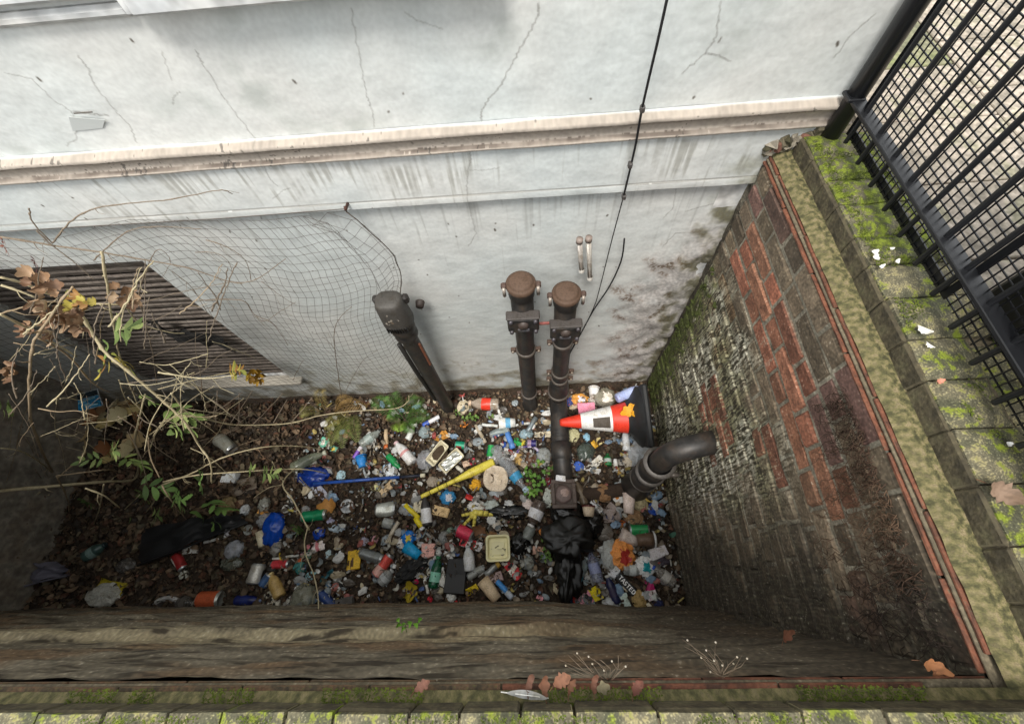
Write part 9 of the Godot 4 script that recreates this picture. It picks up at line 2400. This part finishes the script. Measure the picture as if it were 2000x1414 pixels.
	dry_weed(wb, [[Vector3(-0.030, 0.012, -0.026), Vector3(-0.053, 0.000, -0.058), 1], [Vector3(-0.025, 0.010, -0.029), Vector3(-0.060, -0.004, -0.047), 0], [Vector3(-0.029, 0.010, -0.035), Vector3(-0.061, -0.005, -0.059), 0], [Vector3(-0.010, 0.012, -0.030), Vector3(0.001, 0.000, -0.054), 1], [Vector3(0.006, 0.007, -0.019), Vector3(-0.007, -0.010, -0.045), 0], [Vector3(-0.006, 0.010, -0.025), Vector3(-0.018, -0.005, -0.045), 0], [Vector3(-0.010, 0.012, -0.019), Vector3(-0.032, 0.000, -0.029), 1], [Vector3(-0.007, 0.005, -0.024), Vector3(-0.014, -0.013, -0.037), 0], [Vector3(-0.022, 0.002, -0.006), Vector3(-0.023, -0.020, -0.023), 0], [Vector3(0.012, 0.017, -0.020), Vector3(0.033, 0.010, -0.031), 1], [Vector3(0.022, 0.012, -0.012), Vector3(0.047, 0.001, -0.033), 0], [Vector3(0.012, 0.013, -0.018), Vector3(0.016, 0.002, -0.027), 0], [Vector3(-0.009, 0.022, -0.008), Vector3(-0.015, 0.020, -0.027), 1], [Vector3(-0.016, 0.014, -0.012), Vector3(-0.028, 0.005, -0.022), 0], [Vector3(-0.012, 0.015, -0.005), Vector3(-0.030, 0.006, -0.021), 0], [Vector3(0.036, 0.012, -0.016), Vector3(0.055, 0.000, -0.027), 1], [Vector3(0.022, 0.011, -0.010), Vector3(0.038, -0.002, -0.022), 0], [Vector3(0.013, 0.003, -0.013), Vector3(0.039, -0.018, -0.018), 0], [Vector3(0.007, 0.012, -0.013), Vector3(0.027, 0.000, -0.019), 1], [Vector3(0.010, 0.006, 0.000), Vector3(0.028, -0.012, -0.007), 0], [Vector3(0.015, 0.008, -0.009), Vector3(0.047, -0.009, -0.019), 0], [Vector3(0.002, 0.012, 0.001), Vector3(-0.020, 0.000, -0.006), 1], [Vector3(-0.001, 0.007, -0.007), Vector3(0.001, -0.010, -0.002), 0], [Vector3(0.001, 0.004, 0.004), Vector3(0.000, -0.016, 0.003), 0], [Vector3(-0.007, 0.012, -0.018), Vector3(-0.020, 0.000, -0.041), 1], [Vector3(-0.014, 0.006, -0.015), Vector3(-0.025, -0.011, -0.029), 0], [Vector3(-0.011, 0.006, -0.022), Vector3(-0.031, -0.011, -0.038), 0], [Vector3(-0.001, 0.017, -0.006), Vector3(0.002, 0.010, -0.018), 1], [Vector3(-0.005, 0.011, -0.013), Vector3(-0.007, -0.002, -0.025), 0], [Vector3(-0.003, 0.012, -0.008), Vector3(0.012, -0.000, -0.025), 0]])
	var roots := thing("dead_roots", "mat of fine dead brown roots hanging under the red tile edge", "roots", Vector3(-0.005, 1.84, 1.1))
	rng.seed = 501
	for k in 5:
		var st := st_new()
		for i in 130:
			var z := -0.2 + k * 0.115 + rng.randf_range(-0.07, 0.07)
			var y := rng.randf_range(-0.16 - 0.07 * k, 0.0) * rng.randf()
			var p := Vector3(-0.004, y, z)
			var pts := PackedVector3Array([p])
			for q in 4:
				p += Vector3(rng.randf_range(-0.009, 0.006), rng.randf_range(-0.026, 0.006), rng.randf_range(-0.016, 0.016))
				p.x = clampf(p.x, -0.028, -0.003)
				pts.append(p)
			add_tube(st, pts, PackedFloat32Array([0.0011, 0.001, 0.0009, 0.0007, 0.0004]), 3)
		part(roots, "root_mat", done(st), mt(["#3c2c20", "#4c382a", "#5f4a38", "#453224", "#332820"][k], 0.9, 0.0, 1.0, true)).set_meta("kind", "stuff")
	var flake := thing("paint_flake", "lifted flake of white paint casting a dark slit on the upper wall", "paint flake", Vector3(-2.174, 2.205, 0.006))
	part(flake, "curl", poly_flake([Vector3(-0.038, 0.002, -0.024), Vector3(0.059, -0.017, -0.024), Vector3(0.025, -0.043, -0.025), Vector3(-0.078, -0.046, -0.025)]), mt("#bcc0be", 0.75, 0.0, 1.0, true))
	part(flake, "slit_shade", box_mesh(Vector3(0.06, 0.004, 0.003), 0.0008, Vector3(0.02, 0.012, -0.016)), mt("#6c6864", 0.9))  # grey strip set in for the dark slit the flake casts

func dry_weed(n: Node3D, rows: Array) -> void:
	for q in rows:
		part(n, "stalk", tube([Vector3.ZERO, q[0], q[1]], 0.0005, 4), mt("#6e6050", 0.8))
		if q[2] == 1:
			part(n, "seed_head", lathe([[0.0001, -0.002], [0.0019, -0.0006], [0.0018, 0.0014], [0.0001, 0.0024]], 7, Transform3D(Basis.IDENTITY, q[1])), mt("#b4ac9c", 0.8))

func poly_flake(q: Array) -> ArrayMesh:
	var st := st_new(false)
	var lift := Vector3(0, 0, 0.006)
	var back := Vector3(0, 0, -0.002)
	quad(st, q[0] + lift, q[1] + lift * 0.6, q[2], q[3])
	quad(st, q[0] + lift + back, q[3] + back, q[2] + back, q[1] + lift * 0.6 + back)
	quad(st, q[0] + lift, q[0] + lift + back, q[1] + lift * 0.6 + back, q[1] + lift * 0.6)
	return done(st)
